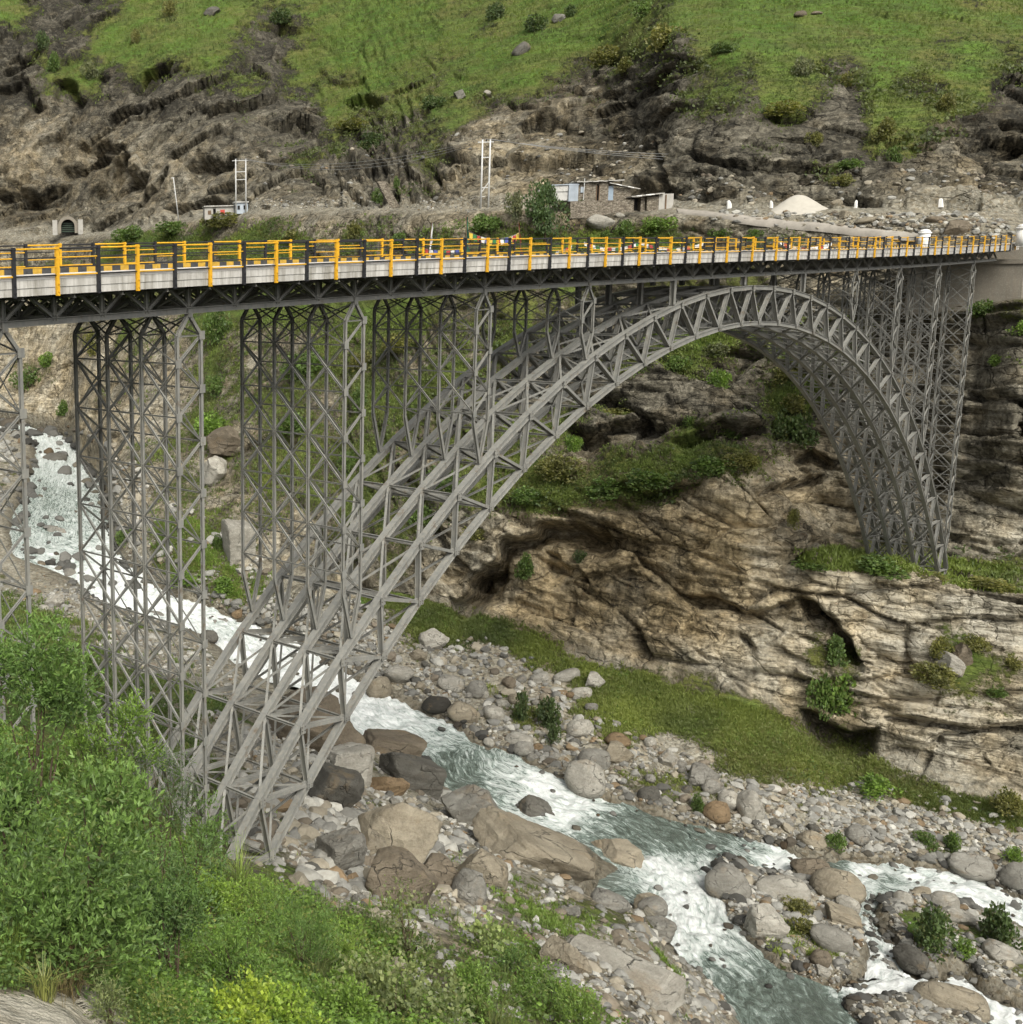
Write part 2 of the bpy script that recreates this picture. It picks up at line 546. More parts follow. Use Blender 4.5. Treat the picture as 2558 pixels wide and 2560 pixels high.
# control columns: (u, rows) with rows = top, frame top, grass edge, road back, road front, mid slope, ledge, cliff base,
# far waterline, near waterline, boulder field, toe of near slope, frame bottom, below the camera
W, B6 = -1, -2
COLS = [
 (-500, [(-700, 560), (0, 440), (80, 380), (590, 340), (600, 332), (800, 318), (930, 312), (1018, -3), (1035, W), (1500, W), (1600, 118), (1800, 40), (2560, 11), (3300, 5)]),
 (0, [(-700, 540), (0, 410), (70, 365), (585, 305), (597, 296), (800, 295), (930, 290), (1022, -3), (1043, W), (1440, W), (1600, 118), (1850, 34), (2560, 12), (3300, 5)]),
 (170, [(-700, 530), (0, 400), (170, 350), (583, 300), (592, 290), (780, 280), (930, 272), (1062, -3), (1085, W), (1435, W), (1600, 115), (1900, 38), (2560, 13), (3300, 5)]),
 (300, [(-700, 520), (0, 385), (150, 345), (570, 282), (580, 273), (800, 250), (1000, 228), (1250, 188), (1400, W), (1510, W), (1640, 112), (2000, 45), (2560, 15), (3300, 6)]),
 (450, [(-700, 510), (0, 375), (130, 330), (540, 264), (548, 255), (800, 228), (1050, 200), (1350, 166), (1492, W), (1555, W), (1750, 98), (2110, 47), (2560, 17), (3300, 6)]),
 (600, [(-700, 500), (0, 365), (130, 328), (522, 240), (532, 231), (800, 208), (1080, 184), (1420, 158), (1555, W), (1650, W), (1800, 92), (2190, 48), (2560, 20), (3300, 7)]),
 (750, [(-700, 490), (0, 360), (250, 300), (515, 218), (524, 210), (800, 194), (1120, 170), (1480, 149), (1615, W), (1715, W), (1880, 88), (2230, 49), (2560, 23), (3300, 7)]),
 (900, [(-700, 480), (0, 345), (330, 268), (515, 203), (522, 195), (800, 181), (1200, 160), (1490, 146), (1705, W), (1830, W), (1960, 85), (2260, 49), (2560, 26), (3300, 8)]),
 (1100, [(-700, 460), (0, 325), (380, 225), (515, 182), (522, 173), (820, 166), (1240, 151), (1515, B6), (1795, W), (1960, W), (2050, 84), (2290, 51), (2560, 29), (3300, 8)]),
 (1300, [(-700, 440), (0, 300), (230, 238), (510, 174), (520, 165), (850, 158), (1245, 146), (1580, B6), (1893, W), (2045, W), (2130, 80), (2350, 53), (2560, 33), (3300, 9)]),
 (1500, [(-700, 420), (0, 275), (140, 245), (510, 171), (525, 162), (860, 154), (1233, 141), (1670, B6), (1998, W), (2125, W), (2250, 73), (2420, 52), (2560, 38), (3300, 9)]),
 (1590, [(-700, 415), (0, 255), (110, 218), (508, 173), (526, 160), (862, 152), (1215, 138), (1692, B6), (2025, W), (2195, W), (2320, 69), (2480, 51), (2640, 38), (3300, 9)]),
 (1680, [(-700, 400), (0, 224), (110, 192), (515, 166), (527, 156), (865, 148), (1195, 135), (1720, B6), (2060, W), (2330, W), (2430, 66), (2560, 52), (2700, 40), (3400, 9)]),
 (1850, [(-700, 390), (0, 215), (130, 180), (513, 157), (529, 149), (870, 143), (1190, 130), (1776, B6), (2105, W), (2520, W), (2640, 62), (2800, 48), (2950, 38), (3500, 10)]),
 (2060, [(-700, 385), (0, 212), (150, 178), (515, 152), (532, 144), (1340, 133), (1400, 123), (1838, B6), (2149, W), (2640, W), (2760, 60), (2900, 48), (3000, 40), (3500, 11)]),
 (2200, [(-700, 380), (0, 210), (180, 174), (515, 149), (536, 140), (1378, 131), (1430, 121), (1895, B6), (2154, W), (2700, W), (2820, 60), (2950, 48), (3050, 40), (3500, 12)]),
 (2340, [(-700, 380), (0, 208), (200, 170), (515, 147), (545, 137), (1400, 128), (1445, 119), (1960, B6), (2168, W), (2760, W), (2880, 60), (3000, 48), (3100, 40), (3500, 13)]),
 (2480, [(-700, 380), (0, 208), (200, 169), (515, 145), (560, 134), (1412, 125), (1455, 117), (2005, B6), (2205, W), (2800, W), (2920, 60), (3040, 48), (3140, 40), (3500, 14)]),
 (2700, [(-700, 380), (0, 208), (200, 168), (520, 143), (600, 131), (1412, 121), (1450, 113), (2070, B6), (2320, W), (2900, W), (3000, 60), (3100, 48), (3200, 40), (3500, 15)]),
 (3100, [(-700, 380), (0, 208), (200, 168), (520, 140), (620, 127), (1412, 115), (1450, 108), (2180, B6), (2500, W), (3000, W), (3100, 60), (3200, 48), (3300, 40), (3600, 16)]),
]
NR = 14
us_c = np.array([c[0] for c in COLS], float)
RV = np.zeros((len(COLS), NR)); RD = np.zeros((len(COLS), NR))
for i, (u, rows) in enumerate(COLS):
    for j, (v, d) in enumerate(rows):
        if d == W: d = float(wdepth(u, v))
        elif d == -3: d = float(wdepth(u, v, 3.0))
        elif d == B6: d = float(wdepth(u, v, 6.0 if u < 1900 else 5.0))
        RV[i, j], RD[i, j] = v, d
STEP = 4.2
gu = np.r_[np.arange(-480, -40, 22.0), np.arange(-40, 2610, STEP), np.arange(2620, 3050, 22.0)]
gv = np.r_[np.arange(-660, -30, 22.0), np.arange(-30, 2610, STEP), np.arange(2620, 3480, 24.0)]
NU, NV = len(gu), len(gv)
rv = np.stack([np.interp(gu, us_c, RV[:, j]) for j in range(NR)], 1)      # NU x NR
rd = np.stack([np.exp(np.interp(gu, us_c, np.log(RD[:, j]))) for j in range(NR)], 1)
LD = np.stack([np.interp(gv, rv[i], np.log(rd[i])) for i in range(NU)], 1)   # NV x NU


def blur(a, s):
    k = np.exp(-0.5 * (np.arange(-int(3 * s) - 1, int(3 * s) + 2) / s) ** 2); k /= k.sum()
    r = len(k) // 2
    b = np.pad(a, ((r, r), (r, r)), 'edge')
    b = sum(k[i] * b[i:i + a.shape[0], :] for i in range(len(k)))
    return sum(k[i] * b[:, i:i + a.shape[1]] for i in range(len(k)))


LD = blur(LD, 3.0)
UU, VV = np.meshgrid(gu, gv)


def lerp_map(rows, cell, uu, vv):
    """bilinear lookup in a table of cells"""
    a = np.array(rows, float)
    x = np.clip(uu / cell - 0.5, 0, a.shape[1] - 1.001); y = np.clip(vv / cell - 0.5, 0, a.shape[0] - 1.001)
    i, j = x.astype(int), y.astype(int)
    fx, fy = x - i, y - j
    return (a[j, i] * (1 - fx) + a[j, i + 1] * fx) * (1 - fy) + (a[j + 1, i] * (1 - fx) + a[j + 1, i + 1] * fx) * fy


G32 = """72356797557999557798568999999867
14299873358996688875448777788585
16935245366766678533356577274583
01010114327565731011135452066540
00100012334346100111021322164211
01000001243224011001510113421000
00000112011231132112200000100010
22136656644534355456754433210000
33454455544444444444544422222222
33344466666555554444444422222222
31344364445644444444666544321134
34133255346544443335463354211013
21223254554654442233111364100001
00012242565433435511242153100000
10013324555533446545666512000000
10013333443534557654411000000000
00024562333344100000001001000001
11023662233342002000000022664455
43212366222220000000000000000111
54222221111235443100000004100432
65532221111124306620010006601553
77643331000011121256641014510333
88644332000000022123467763320103
88765321000100001111124557631000
88887421010211000001123212343221
88887521000001200000000312223334
88888653300000101000000002213414
88888864731001122310000000001000
88888888884543334555100111002334
74688888887654455322420041003244
63478788888766666431230010000233
21257888888877666654221000000100"""
GMAP = [[int(c) for c in r] for r in G32.split()]
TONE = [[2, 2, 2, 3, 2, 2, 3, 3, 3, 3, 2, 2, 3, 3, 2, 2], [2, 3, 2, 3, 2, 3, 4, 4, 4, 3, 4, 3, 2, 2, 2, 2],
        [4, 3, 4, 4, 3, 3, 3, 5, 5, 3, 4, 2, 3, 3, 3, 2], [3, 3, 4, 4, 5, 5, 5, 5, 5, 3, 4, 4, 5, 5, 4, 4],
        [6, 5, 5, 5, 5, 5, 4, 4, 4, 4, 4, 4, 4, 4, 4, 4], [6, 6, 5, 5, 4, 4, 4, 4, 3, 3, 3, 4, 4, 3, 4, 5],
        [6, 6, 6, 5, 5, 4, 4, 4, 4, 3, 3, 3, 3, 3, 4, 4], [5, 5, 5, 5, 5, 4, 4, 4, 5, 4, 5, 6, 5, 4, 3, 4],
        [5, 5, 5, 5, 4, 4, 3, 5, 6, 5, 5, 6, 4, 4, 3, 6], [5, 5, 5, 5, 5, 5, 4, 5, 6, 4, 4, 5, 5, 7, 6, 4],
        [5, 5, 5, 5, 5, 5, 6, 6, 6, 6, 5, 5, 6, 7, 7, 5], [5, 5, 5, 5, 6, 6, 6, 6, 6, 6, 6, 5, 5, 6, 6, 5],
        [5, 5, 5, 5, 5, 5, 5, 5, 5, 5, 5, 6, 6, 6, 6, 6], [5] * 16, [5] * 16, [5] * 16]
TAN = [[2] * 16, [3, 3, 2, 2, 2, 2, 3, 4, 5, 4, 2, 2, 2, 2, 3, 3], [5, 5, 4, 4, 3, 3, 3, 5, 5, 5, 3, 2, 2, 2, 4, 4],
       [4, 3, 4, 4, 4, 4, 4, 5, 5, 5, 4, 4, 4, 4, 5, 5], [4] * 16, [5, 5, 4, 4, 4, 4, 4, 4, 3, 3, 3, 3, 3, 3, 3, 3],
       [5, 5, 4, 4, 4, 4, 4, 4, 4, 3, 3, 3, 3, 3, 3, 3], [4, 4, 4, 4, 4, 4, 4, 4, 5, 6, 8, 5, 6, 5, 4, 3],
       [4, 4, 4, 4, 4, 4, 3, 4, 7, 9, 8, 8, 4, 4, 3, 4], [4, 4, 4, 4, 4, 4, 4, 6, 9, 7, 8, 7, 5, 5, 4, 3],
       [4, 4, 4, 4, 4, 4, 4, 5, 8, 4, 4, 4, 5, 5, 5, 4], [4, 4, 4, 4, 4, 4, 4, 4, 4, 4, 4, 4, 6, 4, 4, 4],
       [4] * 16, [4] * 16, [4] * 16, [4] * 16]
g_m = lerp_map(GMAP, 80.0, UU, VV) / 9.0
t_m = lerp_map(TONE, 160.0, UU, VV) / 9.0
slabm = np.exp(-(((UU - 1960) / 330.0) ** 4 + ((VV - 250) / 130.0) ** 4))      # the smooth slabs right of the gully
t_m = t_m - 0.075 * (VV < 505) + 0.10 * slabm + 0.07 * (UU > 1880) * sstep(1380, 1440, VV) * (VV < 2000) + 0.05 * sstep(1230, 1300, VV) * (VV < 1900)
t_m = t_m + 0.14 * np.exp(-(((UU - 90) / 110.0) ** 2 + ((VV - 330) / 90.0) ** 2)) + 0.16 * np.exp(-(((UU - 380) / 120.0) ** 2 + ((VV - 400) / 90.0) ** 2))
h_m = lerp_map(TAN, 160.0, UU, VV) / 9.0

# river channels as pairs (near bank, far bank) in picture pixels, laid on the river level
MAIN = [((-350, 1070), (-350, 1030)), ((0, 1074), (0, 1043)), ((66, 1086), (60, 1050)), ((95, 1120), (150, 1072)), ((93, 1164), (205, 1104)), ((75, 1230), (247, 1140)),
        ((30, 1330), (262, 1230)), ((33, 1396), (272, 1313)), ((120, 1420), (284, 1376)), ((186, 1439), (330, 1418)), ((232, 1479), (385, 1464)),
        ((298, 1509), (441, 1490)), ((365, 1528), (500, 1505)), ((440, 1548), (563, 1532)), ((530, 1592), (630, 1560)), ((590, 1645), (720, 1590)),
        ((680, 1690), (800, 1640)), ((770, 1720), (905, 1712)), ((815, 1775), (960, 1742)), ((880, 1822), (1040, 1762)), ((960, 1850), (1110, 1803)),
        ((1050, 1885), (1190, 1862)), ((1100, 1960), (1290, 1890)), ((1180, 1995), (1380, 1935)), ((1280, 2040), (1473, 1993)), ((1397, 2070), (1555, 2003)),
        ((1473, 2105), (1640, 2036)), ((1555, 2156), (1740, 2066)), ((1608, 2213), (1800, 2128)), ((1661, 2272), (1787, 2220)), ((1684, 2342), (1815, 2290)),
        ((1714, 2383), (1872, 2365)), ((1778, 2430), (1930, 2420)), ((1819, 2480), (2094, 2483)), ((1866, 2560), (2117, 2540)), ((1950, 2680), (2230, 2650)), ((2050, 2820), (2400, 2780))]
RIGHT = [((1730, 2100), (1710, 2058)), ((1800, 2135), (1807, 2072)), ((1870, 2170), (1878, 2096)), ((1930, 2192), (1940, 2118)), ((2053, 2182), (2035, 2149)),
         ((2141, 2225), (2141, 2154)), ((2220, 2250), (2246, 2155)), ((2322, 2250), (2352, 2172)), ((2387, 2256), (2445, 2184)), ((2460, 2280), (2504, 2222)),
         ((2558, 2326), (2558, 2250)), ((2700, 2400), (2700, 2320))]
CASC = [((2145, 2230), (2205, 2240)), ((2129, 2307), (2178, 2305)), ((2152, 2342), (2223, 2346)), ((2176, 2389), (2248, 2398)), ((2170, 2450), (2255, 2440))]
LOWER = [((2090, 2500), (2105, 2468)), ((2150, 2508), (2200, 2447)), ((2230, 2507), (2260, 2436)), ((2300, 2512), (2335, 2460)), ((2370, 2532), (2404, 2443)),
         ((2430, 2565), (2463, 2500)), ((2540, 2630), (2565, 2555)), ((2650, 2710), (2700, 2640))]
POOL = [((1440, 2190), (1440, 2160)), ((1480, 2230), (1500, 2150)), ((1560, 2240), (1590, 2180)), ((1600, 2262), (1630, 2200))]


def in_poly(px, py, poly):
    r = np.zeros(px.shape, bool)
    n = len(poly)
    for i in range(n):
        x0, y0 = poly[i]; x1, y1 = poly[(i + 1) % n]
        if y0 == y1: continue
        c = ((y0 > py) != (y1 > py)) & (px < (x1 - x0) * (py - y0) / (y1 - y0) + x0)
        r ^= c
    return r


wm = np.zeros(UU.shape, bool)
for ch in (MAIN, RIGHT, CASC, LOWER, POOL):
    wm |= in_poly(UU, VV, [a for a, b in ch] + [b for a, b in ch][::-1])
wmask = blur(wm.astype(float), 1.6)
wnear = blur(wm.astype(float), 7.0)

row = np.stack([np.interp(gv, rv[i], np.arange(NR)) for i in range(NU)], 1)      # semantic row at each node
P0 = rays(UU, VV) * np.exp(LD)[..., None] + O
du = np.gradient(P0, axis=1); dv = np.gradient(P0, axis=0)
N0 = np.cross(dv, du); N0 /= np.linalg.norm(N0, axis=-1, keepdims=True)
view = rays(UU, VV); view /= np.linalg.norm(view, axis=-1, keepdims=True)
N0 = np.where((N0 * view).sum(-1, keepdims=True) > 0, -N0, N0)
ND = -view * 0.55 + N0 * 0.45
ND /= np.linalg.norm(ND, axis=-1, keepdims=True)

hill = 1 - sstep(3.0, 3.35, row)
wall = sstep(3.9, 4.3, row) * (1 - sstep(6.75, 7.05, row))
bank = sstep(6.8, 7.1, row) * (1 - sstep(10.5, 11.2, row))
nears = sstep(10.6, 11.3, row)
rough_g = fbm(P0 * 0.11, 5, 5, 2.1, .62) * 0.42
g_eff = g_m + rough_g * (0.35 + 0.65 * (g_m > 0.08)) + (0.06 * wall - 0.05 * bank) * (g_m > 0.12)
strip = np.zeros(UU.shape)
_bx = [860, 1000, 1140, 1325, 1500, 1657, 1855, 2028, 2173, 2385, 2558, 2700]
_by = [1480, 1490, 1530, 1590, 1685, 1722, 1790, 1830, 1895, 1985, 2025, 2080]
_w = [30, 30, 30, 45, 55, 75, 85, 75, 70, 45, 45, 40]
_d = (VV - np.interp(UU, _bx, _by)) / np.interp(UU, _bx, _w)
strip = np.exp(-(np.clip(np.abs(_d - 0.45) - 0.35, 0, 9) * 1.9) ** 2) * (UU > 900)
g_eff = np.maximum(g_eff, (strip * (0.66 + 0.62 * fbm(P0 * 0.22, 4, 15, 2.0, .6))) * sstep(6.6, 6.9, row) * (row < 8))
patch = fbm(P0 * 0.13, 4, 16, 2.1, .6)
g_eff = g_eff + bank * 0.62 * np.clip(patch + 0.20, 0, 1) * (wnear < 0.12)
grassy = sstep(0.42, 0.62, g_eff)
amp = hill * (2.7 + 0.2 * sstep(900, 1200, UU)) + wall * 1.35 * sstep(900, 1300, UU * 0.6 + VV * 0.6 - 60) + wall * 0.95 + bank * 0.28 + nears * 0.12
amp = amp * (1 - 0.72 * grassy) * (1 - 0.62 * slabm)
# bedding frames: steep slabs on the upper left, gently dipping beds elsewhere
left = 1 - sstep(700, 1150, UU)
ca, sa = math.cos(math.radians(38)), math.sin(math.radians(38))
along = P0 @ R[0]; deep = P0 @ R[2]; up = P0[..., 2]
qa = along * ca + up * sa; qb = -along * sa + up * ca
qa2 = along * 0.985 - up * 0.17; qb2 = along * 0.17 + up * 0.985
warp = fbm(P0 * 0.06, 3, 21) * 3.0
xa = qa * left + qa2 * (1 - left) + warp; xb = qb * left + qb2 * (1 - left) + warp * 0.7
blk = np.stack([xa / (11.0 + 6 * left * hill), deep / 15.0, xb / (4.6 + 1.5 * left * hill)], -1)
f1, f2, cid, coff = worley(blk, 3, True)
frac = lambda q: q - np.floor(q)
facet = (frac(cid * 57.31) - .5) * coff[..., 0] + (frac(cid * 131.7) - .5) * coff[..., 2] + (frac(cid * 211.3) - .5) * coff[..., 1]
blk2 = np.stack([xa / 3.6, deep / 4.5, xb / 1.35], -1)
e1, e2, cid2, eoff = worley(blk2, 9, True)
facet2 = (frac(cid2 * 57.31) - .5) * eoff[..., 0] + (frac(cid2 * 131.7) - .5) * eoff[..., 2]
t_m = t_m + (hill * 0.16 + wall * 0.08) * (cid - 0.5) + (hill + wall) * 0.07 * (cid2 - .5)
sm = 0.45 + 0.55 * sstep(-0.15, 0.35, fbm(P0 * 0.03, 2, 33))
bed = xb / (1.75 + 0.9 * left * hill) + 0.55 * fbm(np.stack([xa / 9, deep / 9, xb / 3], -1), 3, 35)
bi = np.floor(bed); bf = bed - bi
seg = np.floor(xa / 6.5 + 7.3 * _h(bi.astype(np.int32), bi.astype(np.int32) * 0, bi.astype(np.int32) * 0, 36) + 0.8 * fbm(P0 * 0.25, 2, 37))
ba = _h(bi.astype(np.int32), seg.astype(np.int32), bi.astype(np.int32) * 0, 38)
ledge = (ba ** 1.6) * np.where(bf < 0.90, bf / 0.90, (1 - bf) / 0.10) ** 0.8
d = (cid - 0.5) * 1.7 - 0.65 * np.exp(-(f2 - f1) * 10.0) + sm * (0.34 * (cid2 - 0.5) - 0.20 * np.exp(-(e2 - e1) * 8.0))
rd1 = 1 - np.abs(fbm(np.stack([xa / 5.0, deep / 6.0, xb / 2.0], -1), 4, 31)) * 2
d = d + (2.6 + 2.2 * left * hill) * facet * (1 - 0.6 * slabm) + 0.75 * facet2
d = d + 0.22 * sm * rd1 + (0.95 * wall + 0.75 * hill) * (ledge - 0.2) + 1.1 * fbm(P0 * 0.045, 3, 41) + 0.22 * fbm(np.stack([xa / 1.8, deep / 1.8, xb / 0.5], -1), 3, 51)
disp = amp * d * 0.62
terr = np.sin(up * (2 * math.pi / 1.55) + fbm(P0 * 0.10, 3, 61) * 7.0) * 0.5 + 0.5
disp = disp + grassy * hill * (0.55 * fbm(P0 * 0.2, 4, 71) + 0.30 * terr ** 2) + grassy * wall * 0.5 * fbm(P0 * 0.35, 4, 72)
disp = disp + bank * (0.30 * fbm(P0 * 0.22, 4, 81) + 0.12 * fbm(P0 * 1.1, 3, 82))

# overhangs and caves: lip polylines, how far the rock falls back (m) and over which height (px)
LIPS = [([(1413, 1068), (1466, 1094), (1529, 1068), (1595, 1044), (1678, 1043)], 4, 62), ([(1680, 1090), (1744, 1074), (1810, 1068), (1925, 1081)], 4.5, 46),
        ([(1530, 1217), (1691, 1217), (1770, 1204)], 2.5, 36), ([(1150, 1470), (1215, 1385), (1280, 1335), (1397, 1326), (1503, 1317), (1560, 1322)], 7.5, 130),
        ([(1130, 1500), (1180, 1440), (1260, 1400)], 6, 90), ([(1350, 1385), (1440, 1420), (1470, 1475)], 2, 60),
        ([(1690, 1462), (1740, 1472), (1778, 1473), (1843, 1497), (1925, 1503), (2010, 1497)], 2.8, 60), ([(1855, 1600), (1872, 1612), (1890, 1650)], 1.5, 90),
        ([(1996, 1500), (2060, 1530), (2129, 1585), (2160, 1640)], 4.5, 75), ([(2005, 1770), (2080, 1800), (2195, 1830)], 4, 80),
        ([(2193, 1790), (2270, 1796), (2380, 1815), (2440, 1830)], 2, 34), ([(2130, 1690), (2160, 1690), (2250, 1690)], 1.5, 30),
        ([(335, 205), (362, 165), (428, 129)], 9, 58), ([(140, 200), (175, 190), (212, 212)], 8, 85), ([(268, 296), (332, 262), (362, 266)], 6, 32),
        ([(205, 370), (240, 352), (310, 356)], 6, 44), ([(160, 418), (232, 390), (290, 400)], 6, 46), ([(-20, 492), (43, 490), (100, 482), (176, 462)], 8, 60),
        ([(225, 478), (315, 422), (370, 424)], 8, 90), ([(420, 372), (480, 350), (560, 318)], 7, 46), ([(475, 430), (530, 400), (600, 396)], 7, 48),
        ([(410, 518), (480, 503), (590, 508)], 5, 26), ([(10, 174), (66, 156), (98, 138)], 5, 26), ([(-20, 219), (63, 219), (118, 258)], 5, 40),
        ([(866, 256), (912, 246), (958, 238)], 7, 24), ([(750, 286), (800, 284)], 4, 14), ([(985, 222), (1060, 206)], 3, 15), ([(820, 200), (872, 202), (925, 189)], 2.5, 16),
        ([(640, 62), (720, 60)], 3, 28), ([(1300, 316), (1346, 292), (1388, 284)], 4.5, 40), ([(1270, 256), (1307, 252), (1356, 262)], 3, 25),
        ([(1630, 350), (1650, 395), (1680, 440)], 3.5, 60), ([(1690, 168), (1742, 162)], 2, 15), ([(1925, 294), (1968, 297), (2018, 284)], 3, 17),
        ([(1915, 346), (2011, 345), (2047, 392)], 1.6, 10), ([(2047, 396), (2108, 378)], 1.6, 12), ([(2215, 356), (2275, 337)], 3, 16), ([(2280, 369), (2340, 364)], 2.5, 14),
        ([(2495, 313), (2570, 319)], 3, 16), ([(660, 340), (760, 335), (860, 395)], 2.2, 40), ([(1990, 1130), (2030, 1115), (2080, 1150)], 3, 40),
        ([(1900, 1215), (1960, 1205), (2060, 1180)], 2.5, 45), ([(2440, 700), (2470, 900), (2460, 1200)], 1.5, 60), ([(640, 395), (700, 410), (780, 400)], 2.5, 30),
        ([(1985, 418), (2030, 416), (2080, 420)], 2.0, 14), ([(2000, 455), (2060, 452)], 2.2, 14)]
for pl, A, hp in LIPS:
    pl = np.array(pl, float)
    x0, x1 = pl[0, 0], pl[-1, 0]
    if pl[:, 0].ptp() < 5: continue
    sel = (UU > x0 - 30) & (UU < x1 + 30) & (VV > pl[:, 1].min() - 40) & (VV < pl[:, 1].max() + hp * 1.7)
    if not sel.any(): continue
    uu, vv = UU[sel], VV[sel]
    if pl[:, 1].mean() < 520: A = A * 0.85
    jit = fbm(P0[sel] * (0.10 if pl[:, 1].mean() < 520 else 0.22), 3, 91, 2.0, .42) * hp * 0.75
    y = np.interp(uu, pl[:, 0], pl[:, 1]) + jit
    tpr = sstep(x0 - 12, x0 + 0.18 * (x1 - x0), uu) * (1 - sstep(x1 - 0.18 * (x1 - x0), x1 + 12, uu))
    below = (vv - y) / (hp * (0.45 + 0.55 * tpr))
    prof = sstep(-0.02, 0.10, below) * np.clip(1 - (below - 0.10) / 1.1, 0, 1) ** 1.3
    lip = np.exp(-((vv - y + hp * 0.16) / (hp * 0.22)) ** 2) * (vv < y + 3)
    disp[sel] += (-A * prof + 0.20 * A * lip) * tpr

disp = disp + (4.5 * sstep(2290, 2390, UU) + 5.0 * sstep(2430, 2520, UU)) * sstep(735, 790, VV + 12 * fbm(P0 * .3, 3, 99)) * (1 - sstep(1050, 1320, VV))
P1 = P0 + ND * disp[..., None]
# banks just above the river, bed below it
zwat = wz(P1[..., 0], P1[..., 1])
rel = bank * (1 - wmask)
land = 0.45 + 0.5 * np.abs(fbm(P0 * 0.16, 3, 95))
near_w = sstep(7.2, 8.0, row) * (1 - sstep(9.0, 9.6, row))
P1[..., 2] = np.where(rel * near_w > 0.02, np.maximum(P1[..., 2], zwat + (land * near_w * rel)), P1[..., 2])
P1[..., 2] = np.where(wmask > 0.02, np.minimum(P1[..., 2], zwat + 0.45 - 1.6 * wmask), P1[..., 2])
DEP = (P1 - O) @ R[2]


def ground(u, v):
    """surface point of the terrain seen at a picture position"""
    x = np.clip(np.interp(u, gu, np.arange(NU)), 0, NU - 1.001); y = np.clip(np.interp(v, gv, np.arange(NV)), 0, NV - 1.001)
    i = np.asarray(x).astype(int); j = np.asarray(y).astype(int)
    fx = (x - i)[..., None]; fy = (y - j)[..., None]
    return (P1[j, i] * (1 - fx) + P1[j, i + 1] * fx) * (1 - fy) + (P1[j + 1, i] * (1 - fx) + P1[j + 1, i + 1] * fx) * fy


def gnorm(u, v):
    a = ground(u + 6, v) - ground(u - 6, v); b = ground(u, v - 6) - ground(u, v + 6)
    n = np.cross(a, b); n /= np.linalg.norm(n, axis=-1, keepdims=True) + 1e-9
    return n


def drop(x, y, z0):
    """height at which a plumb line at x, y meets the terrain"""
    zz = np.linspace(z0, z0 - 48, 260)
    pu, pv, pd = proj(np.stack([np.full_like(zz, x), np.full_like(zz, y), zz], -1))
    gd = (ground(pu, pv) - O) @ R[2]
    k = np.argmax(pd >= gd - 0.05) if (pd >= gd - 0.05).any() else len(zz) - 1
    return zz[k]


# colour masks
sand = np.clip(bank * 1.0 - sstep(0.35, 0.6, g_eff) * 0.6, 0, 1)
roadm = sstep(2.95, 3.0, row) * (1 - sstep(4.0, 4.06, row))
sand = np.maximum(sand, roadm * 0.8)
dirt = nears * (1 - sstep(160, 420, UU)) * sstep(2465, 2510, VV - 0.05 * UU)
sand = np.maximum(sand, dirt * 0.25); t_m = t_m + 0.45 * dirt; h_m = h_m - 0.1 * dirt; g_eff = g_eff * (1 - 0.9 * dirt)
sand = np.maximum(sand, sstep(0.0, 0.2, wnear) * bank)
sand = np.where(wall > 0.5, 0, sand)
band = np.clip(0.22 * hill + wall * (0.45 + 0.75 * sstep(1900, 2150, UU) * sstep(1380, 1450, VV) + 0.35 * (sstep(1480, 1640, VV) * sstep(1200, 1500, UU))), 0, 1.2)
wet = np.zeros(UU.shape)
for (cu, cv, ru, rv_, k) in ((2090, 1835, 85, 55, 1), (1862, 1700, 18, 65, 1), (2170, 1870, 40, 50, .8), (1215, 1470, 80, 55, .6), (1010, 1490, 120, 45, .7), (1600, 1610, 110, 60, .55),
                            (1790, 1560, 60, 35, .4), (1560, 1460, 70, 50, .4), (1240, 1480, 60, 40, .6), (1980, 1340, 50, 70, .6), (1700, 1000, 140, 40, .45), (2540, 1890, 40, 60, .6)):
    q = ((UU - cu) / ru) ** 2 + ((VV - cv) / rv_) ** 2
    wet = np.maximum(wet, k * np.exp(-q * 1.2) * np.clip(1 + fbm(np.stack([P0[..., 0], P0[..., 1], P0[..., 2] * 0.15], -1) * 0.9, 3, 97), 0, 1))
wet = np.maximum(wet * 0.8, sstep(0.05, 0.5, wnear) * bank * 0.85)
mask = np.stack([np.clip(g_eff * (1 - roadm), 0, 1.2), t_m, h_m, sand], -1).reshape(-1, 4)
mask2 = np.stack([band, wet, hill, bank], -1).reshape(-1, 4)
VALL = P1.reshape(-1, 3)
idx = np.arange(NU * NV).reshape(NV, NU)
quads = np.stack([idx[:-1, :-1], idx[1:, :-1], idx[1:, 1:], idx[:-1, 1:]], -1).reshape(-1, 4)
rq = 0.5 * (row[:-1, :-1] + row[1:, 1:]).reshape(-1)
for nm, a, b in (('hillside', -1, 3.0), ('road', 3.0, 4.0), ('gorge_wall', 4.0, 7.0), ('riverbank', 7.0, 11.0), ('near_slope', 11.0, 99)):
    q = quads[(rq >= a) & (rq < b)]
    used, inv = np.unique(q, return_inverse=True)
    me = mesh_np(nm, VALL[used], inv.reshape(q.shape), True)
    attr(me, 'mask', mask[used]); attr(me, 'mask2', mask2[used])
    tag(link(nm, me, M_TERRAIN), kind='structure')

